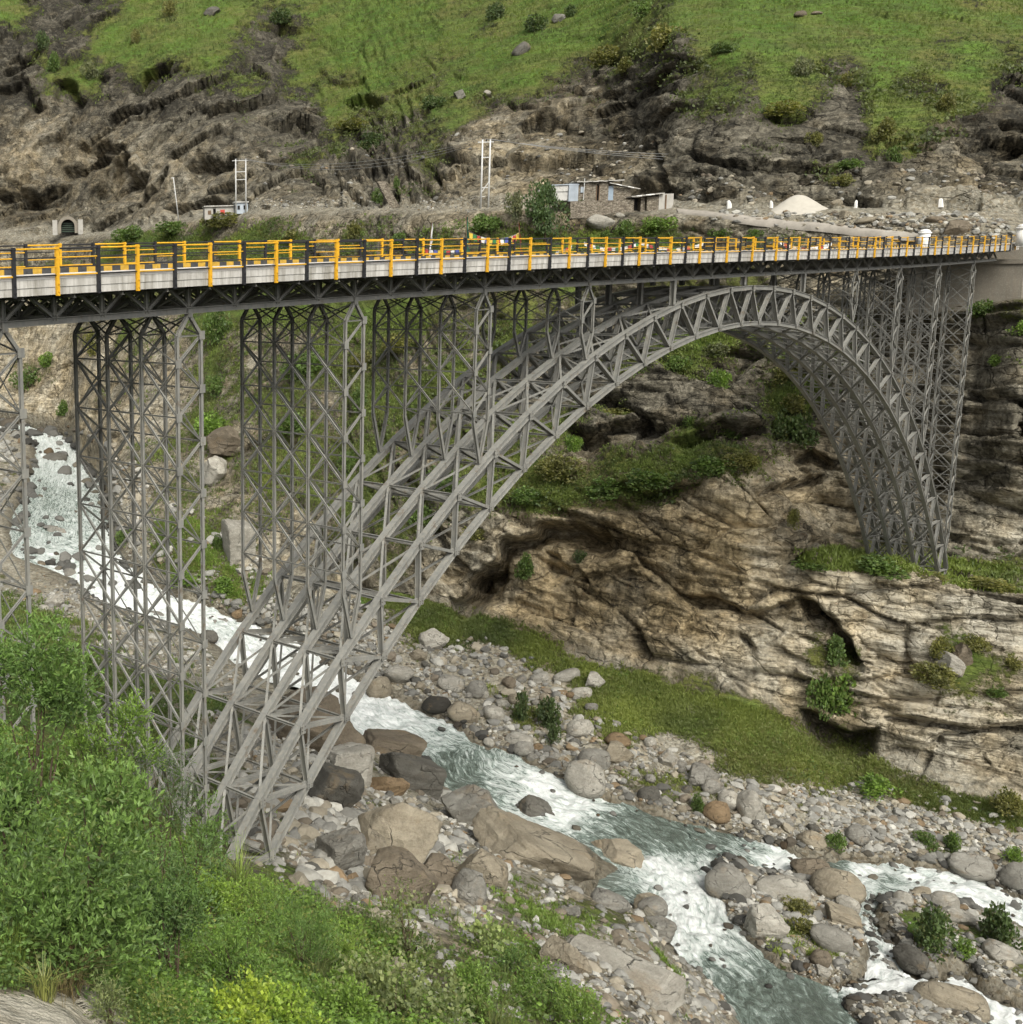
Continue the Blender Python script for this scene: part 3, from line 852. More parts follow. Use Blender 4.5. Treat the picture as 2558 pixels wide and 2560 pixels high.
# ------------------------------------------------------------------ river
FOAM = [(0, 1060, .6), (150, 1090, .75), (180, 1180, .7), (130, 1250, .5), (190, 1330, .6), (150, 1290, .55), (240, 1400, .8), (330, 1465, .95), (450, 1520, .85), (560, 1560, .75), (680, 1640, .9), (800, 1690, .95),
        (880, 1740, .95), (980, 1790, .8), (1080, 1840, .7), (1130, 1900, .4), (1170, 1950, .25), (1240, 1950, .6), (1350, 1980, .85), (1440, 2010, .85), (1520, 2050, .4), (1600, 2080, .22), (1690, 2100, .2),
        (1640, 2170, .85), (1720, 2170, .75), (1700, 2230, .9), (1710, 2300, .9), (1740, 2350, .8), (1790, 2390, .55), (1840, 2430, .45), (1920, 2470, .2), (2020, 2500, .12), (1900, 2540, .35), (2060, 2550, .1),
        (1780, 2090, .3), (1880, 2130, .45), (1940, 2150, .9), (2000, 2165, .85), (2080, 2165, .2), (2150, 2190, .8), (2230, 2215, .45), (2300, 2190, .75), (2380, 2210, .85), (2450, 2240, .85), (2540, 2290, .85),
        (2165, 2280, .65), (2160, 2320, .7), (2200, 2380, .85), (2170, 2470, .95), (2250, 2470, .95), (2330, 2485, .9), (2410, 2500, .85), (2520, 2580, .9), (1500, 2200, .3), (1570, 2220, .4)]
FO = np.array(FOAM)


def foam_at(u, v):
    dd = (u[..., None] - FO[:, 0]) ** 2 + ((v[..., None] - FO[:, 1]) * 1.4) ** 2
    w = 1 / (dd + 900) ** 1.6
    return (w * FO[:, 2]).sum(-1) / w.sum(-1)


def channel(name, ch, per, nt, dz):
    L = np.array([a for a, b in ch], float); Rr = np.array([b for a, b in ch], float)
    k = np.arange(len(ch)); s = np.linspace(0, len(ch) - 1, (len(ch) - 1) * per + 1)
    li = np.stack([np.interp(s, k, L[:, i]) for i in (0, 1)], -1); ri = np.stack([np.interp(s, k, Rr[:, i]) for i in (0, 1)], -1)
    t = np.linspace(-0.10, 1.10, nt)
    uv = li[:, None, :] * (1 - t)[None, :, None] + ri[:, None, :] * t[None, :, None]
    u, v = uv[..., 0], uv[..., 1]
    Pw = at_depth(u, v, wdepth(u, v))
    fo = foam_at(u, v)
    mid = Pw[:, nt // 2]
    sl = np.r_[0, np.cumsum(np.linalg.norm(np.diff(mid, axis=0), axis=1))]
    tl = np.linalg.norm(Pw - Pw[:, :1], axis=-1)
    S = np.repeat(sl[:, None], nt, 1)
    q = np.stack([S * 0.22, tl * 0.6, np.zeros_like(S)], -1)
    n = fbm(q + fbm(q * 0.8, 2, 7)[..., None] * 0.8, 4, 13)
    n2 = fbm(Pw * 1.5, 3, 15)
    n3 = fbm(Pw * 0.7, 3, 18)
    Pw[..., 2] += dz + (0.32 * n + 0.22 * n2 + 0.30 * n3) * (0.22 + 1.15 * fo) - 0.10
    me = mesh_np(name, Pw.reshape(-1, 3), (lambda i: np.stack([i[:-1, :-1], i[:-1, 1:], i[1:, 1:], i[1:, :-1]], -1).reshape(-1, 4))(np.arange(u.size).reshape(u.shape)), True)
    attr(me, 'flow', np.stack([fo + 0.12 * n, S / 400.0, tl / 40.0, np.ones_like(S)], -1).reshape(-1, 4))
    return tag(link(name, me, M_WATER), kind='structure')


channel('river', MAIN, 26, 64, 0.0)
channel('side_channel', RIGHT, 26, 36, 0.02)
channel('side_channel', LOWER, 24, 30, 0.03)
channel('cascade', CASC, 24, 24, 0.05)
channel('side_pool', POOL, 12, 16, 0.04)

# ------------------------------------------------------------------ bridge
DK = np.array([1.1813051723708252e-06, -0.00033044596127698733, 0.03245188509691653, -0.6676059502531237])


def dz(x):
    """height of the deck edge along the bridge (slight camber)"""
    return float(np.polyval(DK, max(x, 12.0))) + O[2] - (0.03 * (12 - x) if x < 12 else 0)


YN, RIB0, RIBS, YF = 31.0, 32.3, 2.07, 40.0
RY = [RIB0 + RIBS * k for k in range(4)]
XA, XB = 6.0, 157.5
TX = [23.55, 32.51, 43.09, 53.81, 64.81, 75.87, 87.0, 98.4, 110.24, 121.9, 133.8, 145.9]
AC, AZ, RU, RL = 87.63, O[2] - 73.92, 71.96, 69.45
_unit = {}


def unit(kind, w, h, mat):
    """unit-length member along z, shared between alike members"""
    key = (kind, round(w, 3), round(h, 3), mat.name)
    if key in _unit: return _unit[key]
    a, b = w / 2, h / 2
    if kind == 'H':
        t = min(w, h) * 0.13; k = w * 0.09
        pr = [(-a, -b), (a, -b), (a, -b + t), (k, -b + t), (k, b - t), (a, b - t), (a, b), (-a, b), (-a, b - t), (-k, b - t), (-k, -b + t), (-a, -b + t)]
    elif kind == 'L':
        t = min(w, h) * 0.22
        pr = [(-a, -b), (a, -b), (a, -b + t), (-a + t, -b + t), (-a + t, b), (-a, b)]
    elif kind == 'O':
        pr = [(a * math.cos(i * math.pi / 4), b * math.sin(i * math.pi / 4)) for i in range(8)]
    elif kind == 'B':          # built-up box chord with proud flange strips and a joint line
        e = w * 0.16; f = h * 0.12
        pr = [(-a, -b), (a, -b), (a, -b + f), (a - e, -b + f), (a - e, -0.02), (a - e * 0.55, -0.02), (a - e * 0.55, 0.02), (a - e, 0.02), (a - e, b - f), (a, b - f), (a, b),
              (-a, b), (-a, b - f), (-a + e, b - f), (-a + e, -b + f), (-a, -b + f)]
    else:
        pr = [(-a, -b), (a, -b), (a, b), (-a, b)]
    n = len(pr)
    V = [(x, y, 0) for x, y in pr] + [(x, y, 1) for x, y in pr]
    Fc = [(i, (i + 1) % n, n + (i + 1) % n, n + i) for i in range(n)] + [tuple(range(n - 1, -1, -1)), tuple(range(n, 2 * n))]
    me = bpy.data.meshes.new('member')
    me.from_pydata(V, [], Fc); me.update()
    me.materials.append(mat)
    _unit[key] = (me, V, Fc)
    return _unit[key]


def frame(p, q, up=(0, 0, 1)):
    p, q = Vector(p), Vector(q)
    z = q - p; L = z.length; z.normalize()
    u = Vector(up)
    x = u.cross(z)
    if x.length < 1e-3: x = Vector((1, 0, 0)).cross(z)
    x.normalize(); y = z.cross(x)
    return Matrix(((x.x, y.x, z.x * L, p.x), (x.y, y.y, z.y * L, p.y), (x.z, y.z, z.z * L, p.z), (0, 0, 0, 1)))


def member(name, p, q, w, h, parent, kind='H', up=(0, 0, 1), mat=None, mb=None):
    me, V, Fc = unit(kind, w, h, mat or M_STEEL)
    M = frame(p, q, up)
    if mb is not None:
        mb.add([M @ Vector(v) for v in V], Fc)
        return None
    return link(name, me, None, parent, M)


bridge = tag(empty('arch_bridge', (AC, 35.4, O[2] - 2)), 'grey steel truss arch bridge on trestle towers with yellow and black railings spanning the gorge', 'bridge')
BINV = Matrix.Translation((-AC, -35.4, -(O[2] - 2)))


def bpart(name, loc=None):
    return empty(name, BINV @ Vector(loc or (AC, 35.4, O[2] - 2)), bridge)


def rel_to(e):
    """bring world coordinates into the frame of a part of the bridge"""
    v = Vector(e.location) + Vector((AC, 35.4, O[2] - 2))
    return lambda p: Vector(p) - v


# deck slab with its edge beams, kerb and road
xs = np.linspace(XA, XB, 110)
mb = MB(); sec = [(YN, 0.0), (YN, -0.30), (YN + 0.025, -0.31), (YN + 0.025, -0.56), (YN + 0.5, -0.56), (YN + 0.7, -0.30), (YF - 0.7, -0.30), (YF - 0.5, -0.56), (YF - 0.02, -0.56), (YF - 0.02, -0.31), (YF, -0.30),
                  (YF, 0.30), (YF - 0.42, 0.30), (YF - 0.42, 0.04), (YN + 0.35, -0.02), (YN + 0.35, 0.0)]
ns = len(sec)
V = [(x, y, dz(x) + z) for x in xs for y, z in sec]
Fc = [(i * ns + k, i * ns + (k + 1) % ns, (i + 1) * ns + (k + 1) % ns, (i + 1) * ns + k) for i in range(len(xs) - 1) for k in range(ns)]
Fc += [tuple(range(ns - 1, -1, -1)), tuple((len(xs) - 1) * ns + k for k in range(ns))]
mb.add([BINV @ Vector(p) for p in V], [f[::-1] for f in Fc])
deck = mb.build('deck_slab', M_CONC, bridge)
mb = MB()
V = []; Fc = []
for x in xs:
    V += [BINV @ Vector((x, YN + 0.36, dz(x) + 0.0)), BINV @ Vector((x, YF - 0.44, dz(x) + 0.05))]
for i in range(len(xs) - 1): Fc.append((2 * i, 2 * i + 2, 2 * i + 3, 2 * i + 1))
mb.add(V, Fc)
mb.build('road_surface', M_ROAD, deck)
mb = MB()
V = []; Fc = []
for x in xs:
    z = dz(x)
    V += [BINV @ Vector(p) for p in ((x, YN - 0.012, z - 0.03), (x, YN - 0.012, z + 0.10), (x, YN + 0.33, z + 0.15), (x, YN + 0.33, z - 0.03))]
for i in range(len(xs) - 1):
    for k in range(3): Fc.append((4 * i + k, 4 * i + 4 + k, 4 * i + 5 + k, 4 * i + 1 + k))
mb.add(V, Fc); mb.build('edge_strip', M_CONC2, deck)
mb = MB(); n = 0; x = XA
while x < XB - 1:
    z = dz(x)
    mb.box((x, YF - 0.445, z + 0.055), (x + 0.5, YF - 0.415, z + 0.305), BINV, n % 2)
    mb.box((x, YF - 0.445, z + 0.302), (x + 0.5, YF - 0.12, z + 0.31), BINV, n % 2)
    x += 0.5; n += 1
mb.build('kerb', [M_KB, M_KY], deck)

# railings: posts follow the spacing seen along the near side
PX = [59, 154, 251, 344, 431.5, 511, 594, 674.5, 751, 824.7, 899, 970, 1034.6, 1096.6, 1156, 1218.4, 1271, 1324, 1375.6, 1421.7, 1465, 1513.6, 1563, 1603, 1638.6, 1675.5, 1714, 1749, 1781, 1813.4,
      1845.7, 1876.5, 1906, 1935.5, 1961, 1988.7, 2013, 2041, 2066, 2090, 2116.7, 2138.6, 2161, 2181, 2204, 2223.5, 2243, 2266]
pxw = on_y(np.array(PX), np.full(len(PX), 660.0), YN)[:, 0]
kk = np.arange(len(PX)); fit = np.polyfit(kk, pxw, 3)
POST = [float(np.polyval(fit, k)) for k in kk]
while POST[-1] < XB - 2.2: POST.append(POST[-1] + 2.08)
k = 0
while POST[0] > XA + 2: POST.insert(0, POST[0] - 1.68); k += 1
first_black = (k % 2 == 0)
RZ = [0.97, 0.675, 0.36, 0.087]
RR = [0.032, 0.022, 0.020, 0.028]


def railing(y, side, z0, single, x_end):
    e = bpart('railing', (AC, y, O[2]))
    T = rel_to(e)
    Mm = {}
    for mat, tall in ((M_BLK, 1), (M_YEL, 1)):
        b = MB()
        lo = -0.60 if side < 0 else -0.62
        b.box((-0.062, -0.05, lo), (0.062, 0.05, 1.04))
        b.box((-0.074, -0.062, 0.94), (0.074, -0.05, 1.0)); b.box((-0.074, -0.06, 0.62), (0.074, -0.05, 0.70))
        for zz in (-0.2, -0.46):
            b.box((-0.025, -0.085, zz - 0.025), (0.025, -0.06, zz + 0.025))
        me = b.mesh('railing_post'); me.materials.append(mat)
        Mm[mat.name] = me
    stuffm = {M_BLK.name: MB(), M_YEL.name: MB()}
    pts = [x for x in POST if x < x_end]
    for i, x in enumerate(pts):
        blk = (i % 2 == 0) == first_black
        mat = M_BLK if blk else M_YEL
        link('railing_post', Mm[mat.name], None, e, Matrix.Translation(T((x, y, dz(x) + z0))))
        if i + 1 < len(pts):
            x2 = pts[i + 1]
            for j in range(4):
                c = (M_YEL if blk else M_BLK) if j % 2 == 0 else (M_BLK if blk else M_YEL)
                p, q = T((x, y, dz(x) + z0 + RZ[j])), T((x2, y, dz(x2) + z0 + RZ[j]))
                if single:
                    member('rail', p, q, 2 * RR[j], 2 * RR[j], e, 'O', mat=c)
                else:
                    member('rail', p, q, 2 * RR[j], 2 * RR[j], e, 'O', mat=c, mb=stuffm[c.name])
    if not single:
        for nm, b in stuffm.items():
            tag(b.build('rails', bpy.data.materials[nm], e), kind='stuff')
    return e


railing(YN - 0.075, -1, 0.0, True, XB)
railing(YF - 0.06, 1, 0.30, False, 150.0)

# deck trusses: bottom chord, posts and diagonals under the slab
CH = -1.52
nodes = []
for a, b in zip(TX[:-1], TX[1:]):
    nodes += [a + (b - a) * k / 4 for k in range(4)]
nodes.append(TX[-1])
nodes = [TX[0] - 2.24 * k for k in (4, 3, 2, 1)] + nodes + [TX[-1] + 2.9 * k for k in (1, 2, 3)]
braces_mb = MB()
DTR = bpart('deck_truss', (AC, 35.4, O[2] - 1))
T = rel_to(DTR)
for j, y in enumerate(RY):
    for i, (a, b) in enumerate(zip(nodes[:-1], nodes[1:])):
        za, zb = dz(a), dz(b)
        m = (a + b) / 2
        sgl = (j == 0)
        q = None if sgl else braces_mb
        member('bottom_chord', T((a, y, za + CH)), T((b, y, zb + CH)), 0.20, 0.24, DTR, 'H', (0, 0, 1), mb=q)
        member('diagonal', T((a, y, za + CH + 0.1)), T((m, y, dz(m) - 0.6)), 0.12, 0.12, DTR, 'H', mb=q)
        member('diagonal', T((b, y, zb + CH + 0.1)), T((m, y, dz(m) - 0.6)), 0.12, 0.12, DTR, 'H', mb=q)
        if i % 2 == 0 or True:
            member('hanger', T((a, y, za + CH)), T((a, y, za - 0.5)), 0.13, 0.16, DTR, 'H', (1, 0, 0), mb=q)
    member('top_chord', T((nodes[0], y, dz(nodes[0]) - 0.62)), T((nodes[-1], y, dz(nodes[-1]) - 0.62)), 0.2, 0.1, DTR, 'H', mb=braces_mb) if False else None
for i, a in enumerate(nodes):
    za = dz(a)
    for z in (CH, -0.66):
        member('x', T((a, RY[0], za + z)), T((a, RY[3], za + z)), 0.12, 0.14, DTR, 'H', mb=braces_mb)
    for j in range(3):
        member('x', T((a, RY[j], za + CH)), T((a, RY[j + 1], za - 0.62)), 0.08, 0.08, DTR, 'L', mb=braces_mb)
        member('x', T((a, RY[j + 1], za + CH)), T((a, RY[j], za - 0.62)), 0.08, 0.08, DTR, 'L', mb=braces_mb)
        if i + 1 < len(nodes):
            b = nodes[i + 1]
            member('x', T((a, RY[j], za + CH)), T((b, RY[j + 1], dz(b) + CH)), 0.08, 0.08, DTR, 'L', mb=braces_mb)
    # cantilever brackets under the slab edges
    member('x', T((a, RY[0], za - 0.62)), T((a, YN + 0.12, za - 0.62)), 0.12, 0.16, DTR, 'H', mb=braces_mb)
    member('x', T((a, RY[3], za - 0.62)), T((a, YF - 0.12, za - 0.62)), 0.12, 0.16, DTR, 'H', mb=braces_mb)
tag(braces_mb.build('truss_bracing', M_STEEL, DTR), kind='stuff')
# top chord plates
for y in RY:
    for a, b in zip(nodes[:-1:2], nodes[2::2]):
        member('top_chord', T((a, y, dz(a) - 0.63)), T((b, y, dz(b) - 0.63)), 0.22, 0.14, DTR, 'H')


def arch_z(x, r):
    return AZ + math.sqrt(max(r * r - (x - AC) ** 2, 0.1))


NBRACE = [0]


def tower(x, i, on_arch):
    e = bpart('trestle_tower', (x, RY[1], dz(x) + CH))
    T = rel_to(e)
    top = dz(x) + CH - 0.14
    hw = 0.66
    st = MB()
    single = i == 1 or (i == 0)

    def br(p, q, w=0.10, kind='H', up=(0, 0, 1)):
        w = w * 0.70
        if single and NBRACE[0] < 296:
            NBRACE[0] += 1
            member('brace', T(p), T(q), w, w, e, kind, up)
        else:
            member('brace', T(p), T(q), w, w, e, kind, up, mb=st)
    zleg = top - 0.85
    feet = []
    for y in RY:
        if on_arch:
            zf = arch_z(x, RU) + 0.25
            h = min(2.2, (zleg - zf) * 0.45)
            feet.append(zf + h)
            for s in (-1, 1):
                member('leg', T((x + s * hw, y, zf + h)), T((x, y, zf)), 0.16, 0.16, e, 'H', (0, 1, 0))
        else:
            feet.append(drop(x, y, zleg - 4) - 0.4)
        member('cap', T((x, y, top + 0.2)), T((x, y, top - 0.12)), 0.24, 0.24, e, 'S')
        for s in (-1, 1):
            member('leg', T((x, y, top)), T((x + s * hw, y, zleg)), 0.14, 0.14, e, 'H', (0, 1, 0))
            if zleg - feet[-1] > 0.3:
                member('leg', T((x + s * hw, y, zleg)), T((x + s * hw, y, feet[-1])), 0.13, 0.13, e, 'H', (0, 1, 0))
        br((x - hw, y, zleg), (x + hw, y, zleg), 0.09)
    foot = max(feet)
    P = 2.12
    for j in range(3):
        br((x, RY[j], top - 0.05), (x - hw, RY[j + 1], zleg), 0.08); br((x, RY[j + 1], top - 0.05), (x - hw, RY[j], zleg), 0.08)
        br((x, RY[j], top - 0.05), (x + hw, RY[j + 1], zleg), 0.08); br((x, RY[j + 1], top - 0.05), (x + hw, RY[j], zleg), 0.08)
    n = max(1, int(math.ceil((zleg - min(feet)) / P)))
    for k in range(n + 1):
        zl = zleg - 1.06 - P * k      # nodes on the near-river legs
        zr = zleg - P * k
        if zr < min(feet): break
        lim = lambda z: max(z, foot)
        for j, y in enumerate(RY):
            f = feet[j]
            if zl > f and j == 0:
                for xx, zz in ((x - hw, zl), (x + hw, zr)):
                    member('x', T((xx, y - .085, zz + .17)), T((xx, y - .085, zz - .17)), 0.30, 0.02, e, 'S', (0, 1, 0), mb=st)
            if zl > f:
                br((x + hw, y, zr), (x - hw, y, zl), 0.12)
                z3 = max(zr - P, f)
                br((x - hw, y, zl), (x + hw, y, z3), 0.10)
        if zl > foot:
            br((x - hw, RY[0], zl), (x - hw, RY[3], zl), 0.09)
        if zr > foot and k > 0:
            br((x + hw, RY[0], zr), (x + hw, RY[3], zr), 0.09)
        for j in range(3):
            z2 = zl - P
            if z2 > min(feet[j], feet[j + 1]) - 0.3:
                br((x - hw, RY[j], zl), (x - hw, RY[j + 1], z2), 0.10, 'L'); br((x - hw, RY[j + 1], zl), (x - hw, RY[j], z2), 0.12, 'H')
            if zr - P > min(feet[j], feet[j + 1]) - 0.3:
                br((x + hw, RY[j + 1], zr), (x + hw, RY[j], zr - P), 0.09, 'L')
                if k % 2 == 0: br((x + hw, RY[j], zr), (x + hw, RY[j + 1], zr - P), 0.09, 'L')
    # top storey of the transverse bracing
    for j in range(3):
        br((x - hw, RY[j], zleg), (x - hw, RY[j + 1], zleg - 1.06), 0.09, 'L'); br((x - hw, RY[j + 1], zleg), (x - hw, RY[j], zleg - 1.06), 0.09, 'L')
    if st.v:
        tag(st.build('tower_bracing', M_STEEL, e), kind='stuff')


for i, x in enumerate(TX):
    if i in (5, 6, 7): continue
    if i == 4:
        tower(x, i, True)
    else:
        tower(x, i, i >= 2)
CRP = bpart('crown_post', (TX[6], RY[1], O[2] - 2))
T = rel_to(CRP)
for x in (TX[5], TX[6], TX[7]):
    for y in RY:
        member('post', T((x, y, arch_z(x, RU) + 0.2)), T((x, y, dz(x) + CH - 0.1)), 0.30, 0.30, CRP, 'H', (0, 1, 0))

# arch ribs: two concentric built-up chords with a zigzag web
NP_ = 34
XL, XR = 33.95, 147.0
TA, TB = math.asin((AC - XL) / RU), math.asin((XR - AC) / RU)
th = [-TA + (TA + TB) * k / NP_ for k in range(NP_ + 1)]
tl = [-TA + (TA + TB) * (k - 0.42) / NP_ for k in range(1, NP_ + 1)]
tl = [t if t < 0 else t - 0.16 * (TA + TB) / NP_ for t in tl]


def up_pt(t, y): return (AC + RU * math.sin(t), y, AZ + RU * math.cos(t))
def lo_pt(t, y): return (AC + RL * math.sin(t), y, AZ + RL * math.cos(t))


for j, y in enumerate(RY):
    e = bpart('arch_rib', (AC, y, AZ + RU))
    T = rel_to(e)
    sm = MB(); bolts = MB()
    own = j == 0
    tlo = [-TA - 0.012] + tl + [TB + 0.012]
    for k in range(NP_):
        p, q = up_pt(th[k], y), up_pt(th[k + 1], y)
        nrm = (math.sin(th[k]), 0, math.cos(th[k]))
        member('upper_chord', T(p), T(q), 0.35, 0.31, e, 'B', nrm)
        # splice plates
        if own:
            c = up_pt(th[k], y)
            member('gusset', T((c[0], y - 0.23, c[2] + 0.16)), T((c[0], y - 0.23, c[2] - 0.26)), 0.34, 0.025, e, 'S', (0, 1, 0))
        if own:
            c = lo_pt(tl[k], y)
            member('gusset', T((c[0], y - 0.20, c[2] + 0.30)), T((c[0], y - 0.20, c[2] - 0.14)), 0.40, 0.022, e, 'S', (0, 1, 0))
            for bx_, bz_ in ((-.1, .06), (.1, .06), (-.1, -.06), (.1, -.06)):
                bolts.box((c[0] + bx_ - .022, y - .235, c[2] + bz_ - .022), (c[0] + bx_ + .022, y - .205, c[2] + bz_ + .022))
            c = up_pt(th[k], y)
            for bx_, bz_ in ((-.1, .08), (.1, .08), (-.1, -.1), (.1, -.1)):
                bolts.box((c[0] + bx_ - .024, y - .265, c[2] + bz_ - .024), (c[0] + bx_ + .024, y - .235, c[2] + bz_ + .024))
        p, q = lo_pt(tlo[k], y), lo_pt(tlo[k + 1], y)
        member('lower_chord', T(p), T(q), 0.33, 0.29, e, 'B', nrm)
        mm = None if j in (0, 3) else sm
        member('web_member', T(up_pt(th[k], y)), T(lo_pt(tl[k], y)), 0.15, 0.30, e, 'H', (0, 1, 0), mb=mm)
        member('web_member', T(lo_pt(tl[k], y)), T(up_pt(th[k + 1], y)), 0.13, 0.28, e, 'H', (0, 1, 0), mb=mm)
    member('lower_chord', T(lo_pt(tlo[NP_], y)), T(lo_pt(tlo[NP_ + 1], y)), 0.38, 0.34, e, 'B', (1, 0, 0))
    member('web_member', T(up_pt(-TA, y)), T(lo_pt(tlo[0], y)), 0.2, 0.18, e, 'H', (0, 1, 0), mb=None if j in (0, 3) else sm)
    member('web_member', T(up_pt(TB, y)), T(lo_pt(tlo[-1], y)), 0.2, 0.18, e, 'H', (0, 1, 0), mb=None if j in (0, 3) else sm)
    if bolts.v:
        off_ = T((0, 0, 0)); bolts.v = [(a + off_.x, b + off_.y, c + off_.z) for a, b, c in bolts.v]
        tag(bolts.build('bolts', M_BOLT, e), kind='stuff')
    if sm.v:
        tag(sm.build('web_members', M_STEEL, e), kind='stuff')
e = bpart('cross_bracing', (AC, 35.4, AZ + RU))
T = rel_to(e)
sm = MB()
for k in range(NP_ + 1):
    member('cross_strut', T(up_pt(th[k], RY[0])), T(up_pt(th[k], RY[3])), 0.13, 0.13, e, 'H')
    if k < NP_:
        member('cross_strut', T(lo_pt(tl[k], RY[0])), T(lo_pt(tl[k], RY[3])), 0.12, 0.12, e, 'H')
    for j in range(3):
        a, b = RY[j], RY[j + 1]
        if k < NP_:
            member('x', T(up_pt(th[k], a)), T(up_pt(th[k + 1], b)), 0.11, 0.11, e, 'H', mb=sm)
            if k % 2 == 0: member('x', T(up_pt(th[k], b)), T(up_pt(th[k + 1], a)), 0.11, 0.11, e, 'L', mb=sm)
            member('x', T(up_pt(th[k], a)), T(lo_pt(tl[k], b)), 0.09, 0.09, e, 'L', mb=sm)
            member('x', T(up_pt(th[k], b)), T(lo_pt(tl[k], a)), 0.09, 0.09, e, 'L', mb=sm)
            if k < NP_ - 1:
                member('x', T(lo_pt(tl[k], a)), T(lo_pt(tl[k + 1], b)), 0.10, 0.10, e, 'H', mb=sm)
                member('x', T(lo_pt(tl[k], b)), T(lo_pt(tl[k + 1], a)), 0.10, 0.10, e, 'H', mb=sm)
tag(sm.build('arch_bracing', M_STEEL, e), kind='stuff')
# abutment and end pillars on the far bank
mb = MB()
z = dz(XB)
for k in range(5):
    mb.box((157.6 + .012 * (k % 2), 30.4 + .012 * (k % 2), z - 2.05 - 1.1 * (k + 1)), (174, 41.0, z - 2.05 - 1.1 * k))
mb.box((157.4, 30.2, z - 2.05), (174, 41.2, z - 1.55))
mb.box((158.8, 30.6, z - 1.55), (174, 40.8, z - 0.3))
ab = mb.build('abutment', M_ABUT)
tag(ab, 'weathered concrete abutment wall under the far end of the bridge deck', 'abutment')
mb = MB()
for a, b in ((158.8, 176),):
    mb.box((a, 30.6, z - 0.28), (b, 40.8, z + 0.02))
mb.build('approach_slab', M_CONC, ab)


def pillar(u, y, label):
    p = on_y(np.array([float(u)]), np.array([612.0]), y)[0]
    x = p[0]
    o = empty('end_pillar', (x, y, dz(XB) - 0.2))
    tag(o, label, 'pillar', 'white pillars at the end of the bridge')
    mb = MB(); mb.tube([(0, 0, 0), (0, 0, 1.75)], [0.62, 0.58], 20); mb.build('shaft', M_WHITE, o, True)
    mb = MB(); mb.tube([(0, 0, 1.75), (0, 0, 1.80), (0, 0, 1.92), (0, 0, 1.96)], [0.58, 0.70, 0.70, 0.62], 20, cap=True); mb.build('moulding', M_WHITE, o, False)
    mb = MB(); mb.tube([(0, 0, 1.96), (0, 0, 2.1), (0, 0, 2.22), (0, 0, 2.28)], [0.56, 0.55, 0.40, 0.05], 20); mb.build('dome_cap', M_WHITE, o, True)
    mb = MB(); mb.box((0.02, -0.66, 1.15), (0.30, -0.55, 1.5)); mb.build('plaque', M_BLK, o)
    return o


pillar(2310, 41.2, 'round white pillar with domed cap ending the far railing')
pillar(2556, 30.2, 'white pillar at the near railing end by the right picture edge')

# ------------------------------------------------------------------ boulders
import bmesh


def ico(n):
    bm = bmesh.new(); bmesh.ops.create_icosphere(bm, subdivisions=n, radius=1.0)
    V = np.array([v.co[:] for v in bm.verts]); Fc = np.array([[v.index for v in f.verts] for f in bm.faces]); bm.free()
    return V, Fc


ICO = {2: ico(2), 3: ico(3), 4: ico(4), 5: ico(5)}


def rock_mesh(seed, sub, angular, aspect=(1, 1, 1), cuts=14):
    rg = np.random.default_rng(seed)
    D, Fc = ICO[sub]
    if angular == 2:                       # slab with block faces
        n = np.array([[1, 0, 0], [-1, 0, 0], [0, 1, 0], [0, -1, 0], [0, 0, 1], [0, 0, -1]], float)
        n = n + rg.normal(0, 0.16, n.shape)
        ex = rg.normal(size=(5, 3))
        n = np.r_[n, ex]; n /= np.linalg.norm(n, axis=1, keepdims=True)
        h = np.r_[rg.uniform(0.72, 0.86, 6), rg.uniform(0.92, 1.08, 5)]
        k = 60.0
    else:
        n = rg.normal(size=(cuts, 3)); n /= np.linalg.norm(n, axis=1, keepdims=True)
        h = rg.uniform(0.72, 1.05, cuts)
        k = 48.0 if angular else 9.0
    c = D @ n.T
    r = h / np.maximum(c, 0.08)
    r = -np.log(np.exp(-k * np.minimum(r, 2.2)).sum(1) + math.exp(-k * 1.25)) / k
    if not angular: r = r * 0.72 + 0.30
    nz = fbm(D * 1.6 + seed * 3.1, 4, seed % 50)
    nf = fbm(D * 5.0 + seed * 1.3, 3, seed % 40)
    st = fbm(np.stack([D[:, 0] * 0.8, D[:, 1] * 0.8, D[:, 2] * 7], -1) + seed, 3, 3)
    ff = fbm(D * 13.0 + seed, 3, seed % 37) if sub >= 4 else 0
    r = r * (1 + (0.07 if angular else 0.10) * nz + (0.045 if angular else 0.03) * nf + (0.05 if angular else 0.022) * st + 0.016 * ff)
    me = mesh_np('boulder', D * r[:, None] * np.array(aspect), Fc, True)
    if angular: me.set_sharp_from_angle(angle=math.radians(24))
    return me


ROUND = [rock_mesh(100 + i, 4, 0) for i in range(10)]
ANG = [rock_mesh(200 + i, 5, 1, cuts=15) for i in range(10)]
SLAB = [rock_mesh(300 + i, 5, 2) for i in range(6)]
for m in ROUND + ANG + SLAB:
    m.materials.append(M_ROCK)
CLR = {'pale': (0.40, 0.392, 0.35), 'grey': (0.255, 0.252, 0.228), 'dark': (0.125, 0.122, 0.108), 'tan': (0.305, 0.275, 0.212), 'brown': (0.190, 0.163, 0.124), 'rust': (0.225, 0.165, 0.100), 'wet': (0.055, 0.053, 0.046)}
CW = {'pale': 'pale grey', 'grey': 'grey', 'dark': 'dark grey', 'tan': 'tan', 'brown': 'brown', 'rust': 'rust stained', 'wet': 'wet dark'}
HAND = []          # placed boulders keep clear of one another
NB = [0]
used_labels = {}


